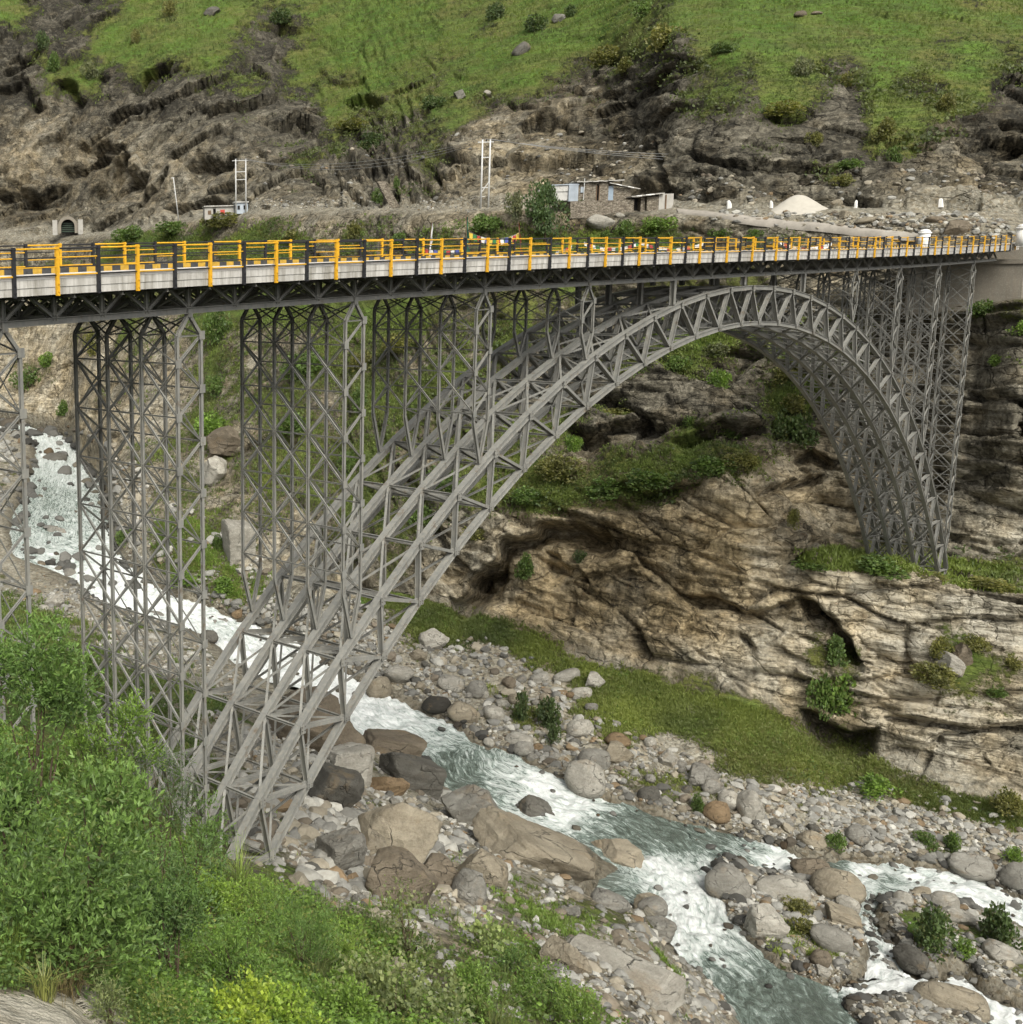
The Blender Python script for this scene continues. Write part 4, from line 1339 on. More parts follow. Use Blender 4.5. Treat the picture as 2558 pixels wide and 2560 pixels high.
def boulder(u, v, w, h, color, shape, label, group=None, tilt=None, sink=0.30, rot=None, big=False):
    """u, v = middle of the stone in the picture, w, h = its size there"""
    base = ground(np.array(float(u)), np.array(float(v + h * 0.30)))
    dpt = float((base - O) @ R[2])
    s = dpt / F
    rx = w * s / 2; rz = h * s / 2
    ry = math.sqrt(rx * rz) * 1.05
    lib = {'r': ROUND, 'a': ANG, 's': SLAB}[shape]
    me = lib[(NB[0] * 7 + int(u)) % len(lib)]
    o = link('boulder', me)
    NB[0] += 1
    # the long axis lies across the view; squat stones sit lower
    yaw = math.atan2(R[0][1], R[0][0])
    o.rotation_mode = 'XYZ'
    o.rotation_euler = (random.uniform(-.12, .12), tilt or 0.0, yaw + (rot if rot is not None else random.uniform(-0.25, 0.25)))
    o.scale = (rx * 1.12, ry * 1.1, rz * (1.16 if shape != 'r' else 1.12))
    o.location = (base[0], base[1], base[2] + rz * (1 - 2 * sink) * 0.98)
    c = CLR[color]; j = random.uniform(0.88, 1.12)
    o.color = (c[0] * j, c[1] * j, c[2] * j, 1)
    HAND.append((u, v, max(w, h)))
    tag(o, label, 'boulder', group)
    return o


G_NEAR, G_FAR, G_ISL, G_LEFT = 'boulders on the near bank', 'boulders on the far bank', 'boulders on the river islands', 'boulders in the river upstream'
BIG = [
 (770, 1815, 200, 165, 'brown', 'a', 'huge brown boulder behind the near arch ribs by the rapids', G_NEAR, .1), (872, 1905, 120, 105, 'pale', 's', 'pale squared block just beside the lowest arch chord', G_NEAR, .0),
 (822, 1962, 112, 140, 'dark', 's', 'dark slate slab leaning beside the lower arch chord', G_NEAR, .5), (978, 1868, 150, 82, 'brown', 's', 'broad brown grey block at the water edge behind the dark slab', G_NEAR, .15),
 (1032, 1932, 150, 112, 'dark', 's', 'large dark grey split block at the near edge of the rapids', G_NEAR, .2), (968, 1965, 84, 52, 'rust', 'a', 'small orange brown wedge leaning on the dark split block', G_NEAR, -.2),
 (1000, 2078, 168, 170, 'tan', 'a', 'biggest tan boulder with an orange streak in the near rubble', G_NEAR, .0), (853, 2125, 100, 112, 'grey', 's', 'squarish pale grey boulder right of the arch foot', G_NEAR, -.1),
 (925, 2112, 68, 74, 'tan', 'a', 'small tan boulder wedged between two larger near boulders', G_NEAR, .0), (985, 2205, 150, 130, 'brown', 'a', 'low brown layered boulder at the upper edge of the shrubs', G_NEAR, -.15),
 (1088, 2190, 108, 84, 'brown', 'a', 'reddish brown boulder next to the low layered one', G_NEAR, .2), (1165, 2225, 78, 90, 'grey', 'r', 'smooth grey egg shaped boulder above the shrubs', G_NEAR, .2),
 (1200, 2172, 96, 100, 'tan', 'a', 'tan blocky boulder behind the smooth grey egg shaped one', G_NEAR, .1), (1187, 2022, 118, 132, 'grey', 's', 'tall flat faced grey boulder leaning by the river', G_NEAR, -.45),
 (1326, 2116, 250, 118, 'tan', 's', 'longest tan slab lying tilted beside the rapids', G_NEAR, .48), (1340, 2002, 92, 66, 'dark', 'a', 'lone dark grey boulder standing in the white rapids', None, .45),
 (1548, 2112, 122, 74, 'tan', 'a', 'orange tan layered boulder in midstream', None, .30), (1502, 2172, 56, 66, 'pale', 'r', 'pale striped upright boulder below the layered midstream one', None, .0),
 (1550, 2175, 46, 48, 'tan', 'a', 'small tan angular boulder beside the pale striped one', None, .1), (1622, 2232, 56, 46, 'tan', 's', 'tan block on the near edge of the main white chute', None, .2),
 (1633, 2268, 60, 46, 'grey', 'r', 'rounded boulder under the tan block by the white chute', None, .0), (1650, 2316, 70, 50, 'grey', 's', 'grey slab at the bottom of the row beside the white chute', None, .2),
 (1516, 2252, 95, 48, 'grey', 'r', 'flat grey boulder on the near bank beside the side pool', None, .2), (1412, 2392, 98, 88, 'tan', 'a', 'tan craggy boulder at the head of the flat sandy slab', None, .2),
 (1816, 2219, 84, 82, 'grey', 'r', 'large smooth grey boulder at the island tip beside the chute', G_ISL, -.45), (1910, 2330, 76, 84, 'pale', 'a', 'pale pointed boulder standing in the calm water by the island', G_ISL, .0),
 (1962, 2240, 108, 62, 'pale', 'r', 'broad pale flat topped boulder in the middle of the island', G_ISL, .0), (2020, 2190, 68, 48, 'brown', 'a', 'brown grey boulder on the island beside the side channel', G_ISL, -.4),
 (2086, 2238, 104, 76, 'tan', 'r', 'bulky rounded tan boulder on the island edge', G_ISL, .1), (2132, 2214, 40, 26, 'rust', 'r', 'orange brown capstone behind the bulky tan boulder', G_ISL, .3),
 (2116, 2288, 42, 44, 'pale', 'r', 'pale rounded boulder below the bulky tan boulder', G_ISL, .0), (2104, 2322, 92, 40, 'tan', 's', 'long low tan boulder beside the cascade', G_ISL, .35),
 (2072, 2378, 80, 62, 'grey', 'r', 'pair sized grey boulder above the pebbly island spit', G_ISL, .1), (2044, 2422, 40, 50, 'brown', 'r', 'upright brown boulder on the island spit', G_ISL, .0),
 (2030, 2101, 60, 46, 'tan', 'r', 'round tan striped boulder at the head of the side channel', G_FAR, .1), (2143, 2082, 50, 48, 'grey', 'r', 'grey wedge boulder on the bank above the side channel', G_FAR, -.3),
 (2432, 2153, 88, 56, 'grey', 'r', 'big smooth grey boulder on the bank of the side channel', G_FAR, .2), (2540, 2186, 62, 66, 'grey', 'r', 'grey boulder cut by the right picture edge above the side channel', G_FAR, .1),
 (2300, 2228, 62, 46, 'tan', 'a', 'tan peaked boulder in the side channel shallows', G_ISL, -.2), (2335, 2212, 52, 40, 'grey', 'r', 'grey boulder behind the tan peaked one in the shallows', G_ISL, .3),
 (2252, 2272, 38, 34, 'pale', 'r', 'pale round boulder in the pebbles above the green island bush', G_ISL, .0), (2352, 2273, 58, 40, 'pale', 'r', 'pale boulder behind the green island bush', G_ISL, .0),
 (2380, 2316, 70, 36, 'pale', 'a', 'long pale boulder between the two island bushes', G_ISL, .2), (2275, 2416, 66, 62, 'dark', 'r', 'black wet boulder under the green island bush', G_ISL, .0),
 (2320, 2440, 32, 40, 'grey', 'r', 'small upright grey boulder beside the black wet one', G_ISL, .0), (2495, 2416, 92, 44, 'pale', 'r', 'pale streaked boulder below the right hand island bush', G_ISL, .25),
 (2385, 2518, 150, 80, 'tan', 'r', 'long tan whale backed boulder in the lowest channel', G_ISL, .45), (2222, 2408, 46, 52, 'grey', 'r', 'grey boulder splitting the cascade foam', G_ISL, .0),
 (1468, 1944, 80, 84, 'pale', 'r', 'largest pale smooth boulder on the far bank by the rapids', G_FAR, .1), (1545, 1847, 58, 38, 'rust', 'r', 'rusty orange boulder on top of the far bank pile', G_FAR, .0),
 (1538, 1884, 62, 48, 'tan', 'a', 'tan block right under the rusty orange boulder', G_FAR, .0), (1490, 1894, 66, 52, 'grey', 'r', 'grey oblong boulder behind the largest pale one', G_FAR, .4),
 (1445, 1816, 58, 38, 'pale', 'r', 'pale boulder right of the two dark bank bushes', G_FAR, -.2), (1670, 1897, 44, 40, 'pale', 'a', 'sharp pale boulder at the edge of the far grass strip', G_FAR, .0),
 (1750, 1940, 66, 52, 'grey', 'a', 'craggy grey boulder on the far bank grass', G_FAR, -.1), (1775, 1962, 50, 34, 'grey', 'r', 'flat grey boulder touching the craggy one', G_FAR, -.3),
 (1820, 1996, 44, 42, 'pale', 'r', 'cream coloured boulder above the rusty tan one', G_FAR, .0), (1790, 2024, 56, 50, 'rust', 'r', 'rusty tan boulder at the far water edge', G_FAR, .2),
 (1877, 2012, 50, 84, 'pale', 'r', 'tall leaning pale grey boulder on the far bank', G_FAR, -.3), (1624, 1985, 44, 44, 'dark', 'r', 'dark grey round boulder at the far bank waterline', G_FAR, .0),
 (995, 1682, 58, 44, 'pale', 'r', 'pale boulder right of the lower chord across the river', G_FAR, .1), (950, 1716, 52, 54, 'tan', 'r', 'brown streaked boulder standing in the rapids by the chord', G_FAR, .0),
 (1081, 1596, 64, 48, 'pale', 'a', 'pale folded boulder on the upper far bank left of the cliff', G_FAR, -.2), (1088, 1763, 62, 38, 'wet', 'r', 'wet black boulder at the far edge of the rapids', G_FAR, .0),
 (1152, 1786, 70, 50, 'tan', 'r', 'tan layered round boulder beside the wet black one', G_FAR, .0), (1236, 1780, 52, 40, 'pale', 'r', 'pale boulder left of the dark bank bushes', G_FAR, .0),
 (1132, 1702, 58, 38, 'pale', 'r', 'pale wide boulder on the middle of the far bank', G_FAR, .1), (1190, 1720, 44, 42, 'grey', 'r', 'grey boulder next to the pale wide one', G_FAR, .0),
 (1300, 1850, 60, 38, 'pale', 'r', 'pale boulder below the dark bank bushes', G_FAR, -.2), (1306, 1874, 44, 32, 'grey', 'r', 'rounded grey boulder at the foot of the pale bushside one', G_FAR, .0),
 (1353, 1693, 40, 34, 'pale', 'r', 'pale round boulder above the dark bank bushes', G_FAR, .0), (1420, 1685, 58, 26, 'pale', 'r', 'flat pale boulder by the far grass strip', G_FAR, -.2),
 (1484, 1702, 38, 36, 'pale', 'a', 'white angular boulder below the grass strip', G_FAR, .0), (1456, 1731, 42, 28, 'pale', 'r', 'low pale boulder under the white angular one', G_FAR, .0),
 (1640, 2492, 50, 44, 'pale', 'r', 'pale boulder in the rubble right of the flat sandy slab', None, .0), (1372, 2430, 48, 36, 'grey', 'r', 'light grey boulder among the lower green shrubs', None, .0),
 (133, 1147, 54, 38, 'dark', 'r', 'dark grey boulder splitting the upstream river', G_LEFT, .0), (140, 1331, 46, 38, 'grey', 'a', 'grey peaked boulder in the upstream white water', G_LEFT, .0),
 (181, 1318, 30, 18, 'rust', 'r', 'small rusty boulder right of the grey peaked one', G_LEFT, .0), (103, 1403, 32, 20, 'brown', 'r', 'brown boulder at the near edge of the upstream water', G_LEFT, .0),
 (172, 1424, 34, 26, 'grey', 'r', 'grey boulder where the gravel bar meets the white water', G_LEFT, .0), (137, 1502, 44, 36, 'pale', 'a', 'pale boulder alone on the gravel bar by the first tower', G_LEFT, -.5),
 (108, 1519, 26, 16, 'pale', 'r', 'small pale stone touching the gravel bar boulder', G_LEFT, .0), (390, 1521, 42, 26, 'grey', 'r', 'grey boulder seen through the second tower at the water', G_LEFT, .0),
 (541, 1537, 54, 28, 'grey', 'r', 'wide grey boulder in midstream right of the second tower', G_LEFT, .0), (582, 1558, 34, 22, 'dark', 'r', 'dark boulder below the wide grey midstream one', G_LEFT, .0),
 (520, 1590, 44, 30, 'dark', 'r', 'dark boulder on the near waterline below the second tower', G_LEFT, .0), (594, 1527, 24, 24, 'rust', 'r', 'rusty red boulder at the far waterline by the arch', G_LEFT, .0),
 (596, 1345, 78, 125, 'pale', 's', 'tall pale fissured rock block behind the third tower', None, .0), (570, 1096, 84, 74, 'brown', 'a', 'round brown lichen covered boulder seen behind the third tower', None, .1),
 (536, 1170, 58, 70, 'pale', 'a', 'pale pitted boulder below the lichen covered one', None, .1), (2374, 1655, 60, 44, 'pale', 's', 'pale slab fallen onto the ledge of the right cliff', None, .5),
 (2405, 1632, 36, 44, 'brown', 's', 'brown slab standing beside the fallen pale slab on the cliff', None, -.5),
 (531, 27, 32, 22, 'dark', 'a', 'dark rock alone on the upper left grass slope', None, .0), (1305, 127, 42, 30, 'dark', 'r', 'dark oblong rock in the grass left of the gully', None, -.6),
 (2002, 37, 28, 15, 'brown', 'r', 'brown rock alone on the upper right grass', None, .0), (2040, 36, 26, 9, 'brown', 'r', 'low brown rock beside the one on the upper right grass', None, .0),
 (1395, 45, 26, 22, 'grey', 'a', 'grey rock between bushes high on the middle slope', None, .0), (1150, 236, 24, 26, 'grey', 's', 'pale outcrop stone at the edge of the middle grass gully', None, -.4),
 (1217, 229, 20, 12, 'pale', 'r', 'pale stone on the grass just above the grey cliff', None, .0), (2093, 505, 26, 17, 'tan', 'r', 'tan boulder at the end of the white sand heap', None, .0),
 (2113, 536, 24, 22, 'tan', 's', 'tan block over a dark hollow in the road bank', None, .3), (2165, 548, 54, 16, 'tan', 'r', 'long flat tan rock in the bank under the upper road', None, -.1),
 (2340, 549, 50, 16, 'brown', 'r', 'flat brown rock in the bank behind the far bridge end', None, .0), (2390, 570, 60, 30, 'brown', 'a', 'dark brown rock in the bank left of the right pillar', None, .0),
 (1495, 556, 60, 30, 'pale', 'r', 'pale bare rock below the stone hut terrace', None, .0), (1548, 541, 20, 12, 'pale', 'r', 'small pale boulder on the grass below the hut shed', None, .0),
]
for b in BIG:
    u, v, w, h, c, s, lab, grp, tl_ = b
    boulder(u, v, w, h, c, s, lab, grp, tl_ if s != 'r' else tl_ * 0.8)
# flat sandy slab beside the river
s0 = ground(np.array(1540.0), np.array(2425.0))
slab = link('flat_slab', rock_mesh(411, 4, 2, (1, 1, 1)), M_ROCK)
slab.location = (s0[0], s0[1], s0[2] + 0.05)
slab.rotation_euler = (0.10, 0.10, math.atan2(R[0][1], R[0][0]) - 0.75)
slab.scale = (3.1, 1.75, 0.42)
slab.color = (0.36, 0.35, 0.31, 1)
tag(slab, 'flat sandy grey slab lying on the near bank beside the river', 'rock slab')

# the many smaller stones of each bank, placed one by one where the bank shows rubble
ZONES = [
 (G_FAR, [(960, 1560), (1160, 1570), (1330, 1640), (1420, 1720), (1600, 1830), (1800, 1930), (2000, 1980), (2200, 2040), (2500, 2090), (2540, 2230), (2350, 2160), (2050, 2135), (1860, 2095), (1700, 2045), (1560, 1995), (1450, 1970), (1330, 1900), (1180, 1850), (1040, 1750), (940, 1690)], 105, (13, 34)),
 (G_NEAR, [(640, 1830), (760, 1760), (880, 1860), (1060, 1920), (1130, 2000), (1280, 2120), (1420, 2230), (1560, 2290), (1690, 2380), (1800, 2490), (1780, 2560), (1560, 2560), (1400, 2470), (1260, 2300), (1150, 2290), (900, 2270), (720, 2170), (640, 2080)], 80, (13, 36)),
 (G_ISL, [(1800, 2150), (1880, 2185), (2060, 2200), (2130, 2240), (2120, 2310), (2160, 2390), (2110, 2465), (2000, 2450), (1880, 2370), (1810, 2280)], 48, (13, 34)),
 (G_ISL, [(2200, 2262), (2330, 2262), (2450, 2290), (2558, 2340), (2558, 2520), (2460, 2480), (2400, 2430), (2280, 2440), (2250, 2380), (2200, 2290)], 34, (13, 30)),
 (G_LEFT, [(10, 1110), (80, 1110), (70, 1200), (20, 1290)], 6, (16, 30)), (G_LEFT, [(270, 1140), (330, 1200), (380, 1400), (560, 1500), (640, 1540), (560, 1520), (400, 1450), (290, 1330)], 16, (14, 28)),
 (G_LEFT, [(60, 1460), (200, 1470), (400, 1570), (520, 1640), (420, 1720), (240, 1640)], 14, (12, 24)),
]
rl = random.Random(5)
MARKS = [(770, 1815, 'huge brown boulder behind the arch ribs'), (872, 1905, 'pale squared block by the arch chord'), (822, 1962, 'leaning dark slate slab'), (1032, 1932, 'large dark split block'), (1000, 2078, 'biggest tan boulder'),
         (853, 2125, 'squarish pale grey boulder'), (985, 2205, 'low brown layered boulder'), (1165, 2225, 'smooth grey egg shaped boulder'), (1187, 2022, 'tall flat faced grey boulder'), (1326, 2116, 'longest tan slab'),
         (1516, 2252, 'flat grey boulder by the side pool'), (1412, 2392, 'tan craggy boulder'), (1540, 2425, 'flat sandy slab'), (1650, 2316, 'grey slab by the white chute'), (1816, 2219, 'large smooth grey island boulder'),
         (1910, 2330, 'pale pointed boulder'), (1962, 2240, 'broad pale flat topped boulder'), (2086, 2238, 'bulky rounded tan boulder'), (2104, 2322, 'long low tan boulder'), (2072, 2378, 'grey boulder above the pebbly spit'),
         (2030, 2101, 'round tan striped boulder'), (2143, 2082, 'grey wedge boulder'), (2432, 2153, 'big smooth grey boulder by the side channel'), (2330, 2368, 'dark island bush by the cascade'), (2492, 2345, 'dark island bush by the edge'),
         (2385, 2518, 'long tan whale backed boulder'), (1468, 1944, 'largest pale smooth boulder'), (1545, 1847, 'rusty orange boulder'), (1670, 1897, 'sharp pale boulder by the grass'), (1750, 1940, 'craggy grey bank boulder'),
         (1790, 2024, 'rusty tan waterside boulder'), (1877, 2012, 'tall leaning pale grey boulder'), (1624, 1985, 'dark grey round waterline boulder'), (995, 1682, 'pale boulder by the lower chord'), (950, 1716, 'brown streaked boulder in the rapids'),
         (1081, 1596, 'pale folded boulder'), (1152, 1786, 'tan layered round boulder'), (1132, 1702, 'pale wide boulder'), (1303, 1762, 'taller dark bank bush'), (1367, 1780, 'broad dark bank bush'), (1484, 1702, 'white angular boulder'),
         (2316, 2102, 'green bush above the side channel'), (2376, 2103, 'round green bush above the side channel'), (2520, 2010, 'olive bush at the cliff base'), (2190, 1965, 'bright strip of weeds under the cave'), (133, 1147, 'dark upstream boulder'),
         (140, 1331, 'grey peaked upstream boulder'), (137, 1502, 'pale gravel bar boulder'), (390, 1521, 'grey boulder behind the second tower'), (541, 1537, 'wide grey midstream boulder'), (596, 1345, 'tall pale fissured block'), (536, 1170, 'pale pitted boulder')]
WHERE = [('right of', 'just right of', 'well right of'), ('below', 'just below', 'well below'), ('left of', 'just left of', 'well left of'), ('above', 'just above', 'well above'),
         ('below and right of', 'close below and right of', 'well below and right of'), ('below and left of', 'close below and left of', 'well below and left of'), ('above and left of', 'close above and left of', 'well above and left of'), ('above and right of', 'close above and right of', 'well above and right of')]
DONE = {}


def strewn_label(u, v, w, c, sh):
    order = sorted(MARKS, key=lambda m: (m[0] - u) ** 2 + (m[1] - v) ** 2)
    size = 'small' if w < 19 else 'middle sized' if w < 27 else 'fair sized'
    lab = None
    for mu, mv, nm in order[:3]:
        ang = math.degrees(math.atan2(v - mv, u - mu)) % 360
        k = int(((ang + 22.5) % 360) // 45)
        wh = WHERE[[0, 4, 1, 5, 2, 6, 3, 7][k]]
        dist = math.hypot(u - mu, v - mv)
        lab = '%s %s %s boulder %s the %s' % (size, c, sh, wh[1] if dist < 45 else wh[0] if dist < 95 else wh[2], nm)
        if len(lab.split()) > 16: lab = lab.replace('middle sized ', 'medium ').replace('well ', '').replace('close ', '').replace('fair sized', 'largish')
        if len(lab.split()) > 16: lab = lab.replace('small ', '').replace('medium ', '').replace('largish ', '')
        if lab not in DONE: break
    DONE[lab] = 1
    return lab


for grp, poly, n, (a, b) in ZONES:
    pa = np.array(poly, float); got = 0; tries = 0
    while got < n and tries < n * 60 and NB[0] < 298:
        tries += 1
        u = rl.uniform(pa[:, 0].min(), pa[:, 0].max()); v = rl.uniform(pa[:, 1].min(), pa[:, 1].max())
        if not in_poly(np.array(u), np.array(v), poly): continue
        w = a + (b - a) * rl.random() ** 2.2
        if any((u - x) ** 2 + ((v - y) * 1.3) ** 2 < (0.5 * (w + q) * 0.75) ** 2 for x, y, q in HAND): continue
        c = rl.choices(['pale', 'grey', 'tan', 'brown', 'rust', 'dark'], [5, 7, 2, 1, .35, 1.6])[0]
        sh = rl.choices(['r', 'a'], [5, 5] if grp != G_NEAR else [2, 8])[0]
        boulder(u, v, w, w * rl.uniform(0.6, 0.9), c, sh, strewn_label(u, v, w, CW[c], 'rounded' if sh == 'r' else 'angular'), grp, rl.uniform(-.35, .35))
        got += 1


# the uncounted cobbles and pebbles between them
def cobbles(name, poly, n, a, b, seed, lift=0.25, wetp=0.0):
    rg = np.random.default_rng(seed)
    pa = np.array(poly, float)
    u = rg.uniform(pa[:, 0].min(), pa[:, 0].max(), n * 3); v = rg.uniform(pa[:, 1].min(), pa[:, 1].max(), n * 3)
    keep = in_poly(u, v, poly)
    gg = g_eff[np.clip(np.interp(v, gv, np.arange(NV)), 0, NV - 1).astype(int), np.clip(np.interp(u, gu, np.arange(NU)), 0, NU - 1).astype(int)]
    cl = fbm(np.stack([u / 60, v / 45, u * 0], -1), 3, seed)
    keep &= rg.random(len(u)) < np.clip(1.12 - gg * 2.0 + cl * 0.6, 0.03, 1)
    u, v = u[keep][:n], v[keep][:n]
    C = ground(u, v); dpt = (C - O) @ R[2]
    sz = (a + (b - a) * rg.random(len(u)) ** 2.5) * dpt / F * 0.5
    D, Fc = ICO[1] if 1 in ICO else ico(1)
    ICO[1] = (D, Fc)
    k = len(D)
    rr = 1 + 0.28 * rg.standard_normal((len(u), k)).clip(-1.2, 1.2)
    an = rg.uniform(0, 6.28, len(u))
    S = np.stack([rg.uniform(.8, 1.3, len(u)), rg.uniform(.7, 1.1, len(u)), rg.uniform(.45, .85, len(u))], -1)
    X = D[None] * rr[..., None] * S[:, None] * sz[:, None, None]
    ca_, sa_ = np.cos(an)[:, None], np.sin(an)[:, None]
    X = np.stack([X[..., 0] * ca_ - X[..., 1] * sa_, X[..., 0] * sa_ + X[..., 1] * ca_, X[..., 2]], -1) + C[:, None] + np.array([0, 0, 1.0]) * (sz * lift)[:, None, None]
    Fa = (Fc[None] + (np.arange(len(u)) * k)[:, None, None]).reshape(-1, 3)
    me = mesh_np(name, X.reshape(-1, 3), Fa, False)
    pal = np.array([CLR['pale'], CLR['grey'], CLR['tan'], CLR['brown'], CLR['rust'], CLR['dark']])
    cc = pal[rg.choice(6, len(u), p=[.30, .30, .19, .1, .04, .07])] * rg.uniform(.75, 1.2, (len(u), 1))
    attr(me, 'stone', np.repeat(cc, k, 0))
    return tag(link(name, me, M_COB), kind='stuff')


t = NT('cobble_stone')
_r = t.attr('stone')
M_COB = t.fin(t.mix(t.map(t.noise(t.pos(), 3.0, 5, 0.7), 0.3, 0.7, 0, 0.6), _r[4], t.mix(1.0, _r[4], (0.55, 0.52, 0.48), 'MULTIPLY')), 0.85, t.bump(t.noise(t.pos(), 7.0, 4, 0.7), 0.7, 0.08), spec=0.25)
VARR = []
for i in range(14):
    D2, F2 = ICO[2]
    rg2 = np.random.default_rng(700 + i)
    n2 = rg2.normal(size=(13, 3)); n2 /= np.linalg.norm(n2, axis=1, keepdims=True)
    r2 = rg2.uniform(.66, 1.0, 13) / np.maximum(D2 @ n2.T, .08)
    r2 = -np.log(np.exp(-30 * np.minimum(r2, 2)).sum(1) + math.exp(-30 * 1.2)) / 30
    VARR.append(D2 * r2[:, None])


def rubble(name, poly, n, a, b, seed, cols=(.3, .36, .13, .09, .03, .09), inriver=False, pw=2.0, lift=.15):
    rg = np.random.default_rng(seed)
    pa = np.array(poly, float)
    u = rg.uniform(pa[:, 0].min(), pa[:, 0].max(), n * 5); v = rg.uniform(pa[:, 1].min(), pa[:, 1].max(), n * 5)
    gx = np.clip(np.interp(u, gu, np.arange(NU)), 0, NU - 1).astype(int); gy = np.clip(np.interp(v, gv, np.arange(NV)), 0, NV - 1).astype(int)
    cl = fbm(np.stack([u / 70, v / 50, u * 0], -1), 3, seed)
    keep = in_poly(u, v, poly)
    if inriver: keep &= (wmask[gy, gx] > .5) & (rg.random(len(u)) < np.clip(1.25 - 1.15 * wnear[gy, gx], .06, 1))
    else: keep &= (wmask[gy, gx] < .5) & (rg.random(len(u)) < np.clip(.9 + cl * 1.0 - 1.35 * np.clip(g_eff[gy, gx], 0, 1), .04, 1))
    u, v = u[keep][:n], v[keep][:n]; gx, gy = gx[keep][:n], gy[keep][:n]
    C = ground(u, v); dpt = (C - O) @ R[2]
    if inriver:
        C[:, 2] = wz(C[:, 0], C[:, 1]) - .05
    sz = (a + (b - a) * rg.random(len(u)) ** pw) * dpt / F * .5
    vi = rg.integers(0, 14, len(u)); X = np.array(VARR)[vi]
    an = rg.uniform(0, 6.28, len(u)); ca_, sa_ = np.cos(an)[:, None], np.sin(an)[:, None]
    S = np.stack([rg.uniform(.95, 1.5, len(u)), rg.uniform(.8, 1.15, len(u)), rg.uniform(.55, .95, len(u))], -1) * sz[:, None]
    X = X * S[:, None]
    tl_ = rg.normal(0, .25, len(u))[:, None]
    X = np.stack([X[..., 0], X[..., 1] - tl_ * X[..., 2], X[..., 2] + tl_ * X[..., 1]], -1)
    X = np.stack([X[..., 0] * ca_ - X[..., 1] * sa_, X[..., 0] * sa_ + X[..., 1] * ca_, X[..., 2]], -1) + C[:, None] + np.array([0, 0, 1.0]) * (sz * lift)[:, None, None]
    k = X.shape[1]
    Fa = (ICO[2][1][None] + (np.arange(len(u)) * k)[:, None, None]).reshape(-1, 3)
    me = mesh_np(name, X.reshape(-1, 3), Fa, True)
    me.set_sharp_from_angle(angle=math.radians(30))
    pal = np.array([CLR['pale'], CLR['grey'], CLR['tan'], CLR['brown'], CLR['rust'], CLR['dark']])
    cc = pal[rg.choice(6, len(u), p=np.array(cols) / sum(cols))] * rg.uniform(.7, 1.2, (len(u), 1))
    wet_ = np.clip(wnear[gy, gx] * 2.2, 0, .75)[:, None] if not inriver else .62
    cc = cc * (1 - wet_)
    attr(me, 'stone', np.repeat(cc, k, 0))
    return tag(link(name, me, M_COB), kind='stuff')


NEARB = [(560, 1860), (760, 1740), (880, 1850), (1060, 1910), (1130, 2000), (1280, 2080), (1420, 2150), (1560, 2250), (1690, 2380), (1850, 2520), (1780, 2600), (1500, 2600), (1300, 2500), (1150, 2340), (900, 2290), (700, 2230), (560, 2060)]
rubble('rubble', ZONES[0][1], 1000, 8, 30, 301)
rubble('rubble', NEARB, 1100, 9, 44, 302, (.22, .34, .2, .14, .03, .07))
rubble('rubble', [(560, 1960), (760, 1960), (1060, 2060), (1200, 2230), (900, 2270), (660, 2190), (560, 2100)], 420, 14, 62, 303, (.22, .30, .22, .18, .03, .05))
rubble('rubble', [(930, 2290), (1150, 2300), (1350, 2380), (1560, 2560), (1500, 2620), (1000, 2620), (960, 2450)], 230, 8, 46, 326, (.3, .34, .2, .1, .02, .04))
rubble('rubble', ZONES[2][1], 330, 9, 34, 304); rubble('rubble', ZONES[3][1], 300, 8, 30, 305)
rubble('rubble', [(0, 1450), (180, 1440), (420, 1560), (600, 1680), (560, 1800), (330, 1760), (160, 1640), (0, 1600)], 420, 6, 24, 306)
rubble('rubble', [(0, 1080), (90, 1080), (90, 1230), (0, 1330)], 130, 8, 30, 307)
rubble('rubble', [(200, 1080), (300, 1120), (420, 1250), (620, 1330), (700, 1480), (760, 1620), (640, 1560), (480, 1480), (300, 1400)], 420, 7, 30, 308)
rubble('rubble', [(560, 1480), (900, 1500), (1000, 1560), (960, 1700), (900, 1690), (760, 1590), (650, 1550)], 260, 8, 26, 309)
rubble('river_stones', [a for a, b in MAIN[1:34]] + [b for a, b in MAIN[1:34]][::-1], 420, 6, 26, 310, inriver=True)
rubble('river_stones', [a for a, b in RIGHT] + [b for a, b in RIGHT][::-1], 110, 6, 26, 311, inriver=True)
rubble('river_stones', [a for a, b in LOWER] + [b for a, b in LOWER][::-1], 90, 7, 26, 312, inriver=True)
rubble('river_stones', [a for a, b in CASC] + [b for a, b in CASC][::-1], 80, 7, 22, 313, inriver=True)
rubble('rubble', [(2090, 2500), (2200, 2512), (2330, 2520), (2440, 2570), (2460, 2640), (2080, 2640)], 260, 8, 30, 320)
cobbles('cobbles', [(2090, 2500), (2200, 2512), (2330, 2520), (2440, 2570), (2460, 2640), (2080, 2640)], 900, 4, 18, 321)
rubble('rubble', [(1980, 1960), (2200, 1960), (2400, 2000), (2558, 2050), (2558, 2240), (2350, 2160), (2050, 2110)], 420, 7, 28, 322)
cobbles('cobbles', [(1980, 1960), (2200, 1950), (2400, 1990), (2558, 2040), (2558, 2240), (2350, 2160), (2050, 2110)], 2200, 4, 16, 323)
rubble('river_stones', [a for a, b in MAIN[1:11]] + [b for a, b in MAIN[1:11]][::-1], 120, 12, 42, 324, inriver=True)
rubble('rubble', [(150, 1050), (250, 1100), (300, 1200), (310, 1380), (270, 1330), (250, 1180), (200, 1100)], 120, 8, 30, 325)
rubble('scree', [(640, 400), (1200, 300), (1640, 330), (1640, 500), (900, 512), (640, 512)], 260, 4, 16, 314, (.06, .24, .3, .35, .02, .1))
rubble('scree', [(1690, 430), (2560, 420), (2560, 512), (1690, 512)], 170, 4, 18, 315, (.05, .24, .25, .35, .02, .15))
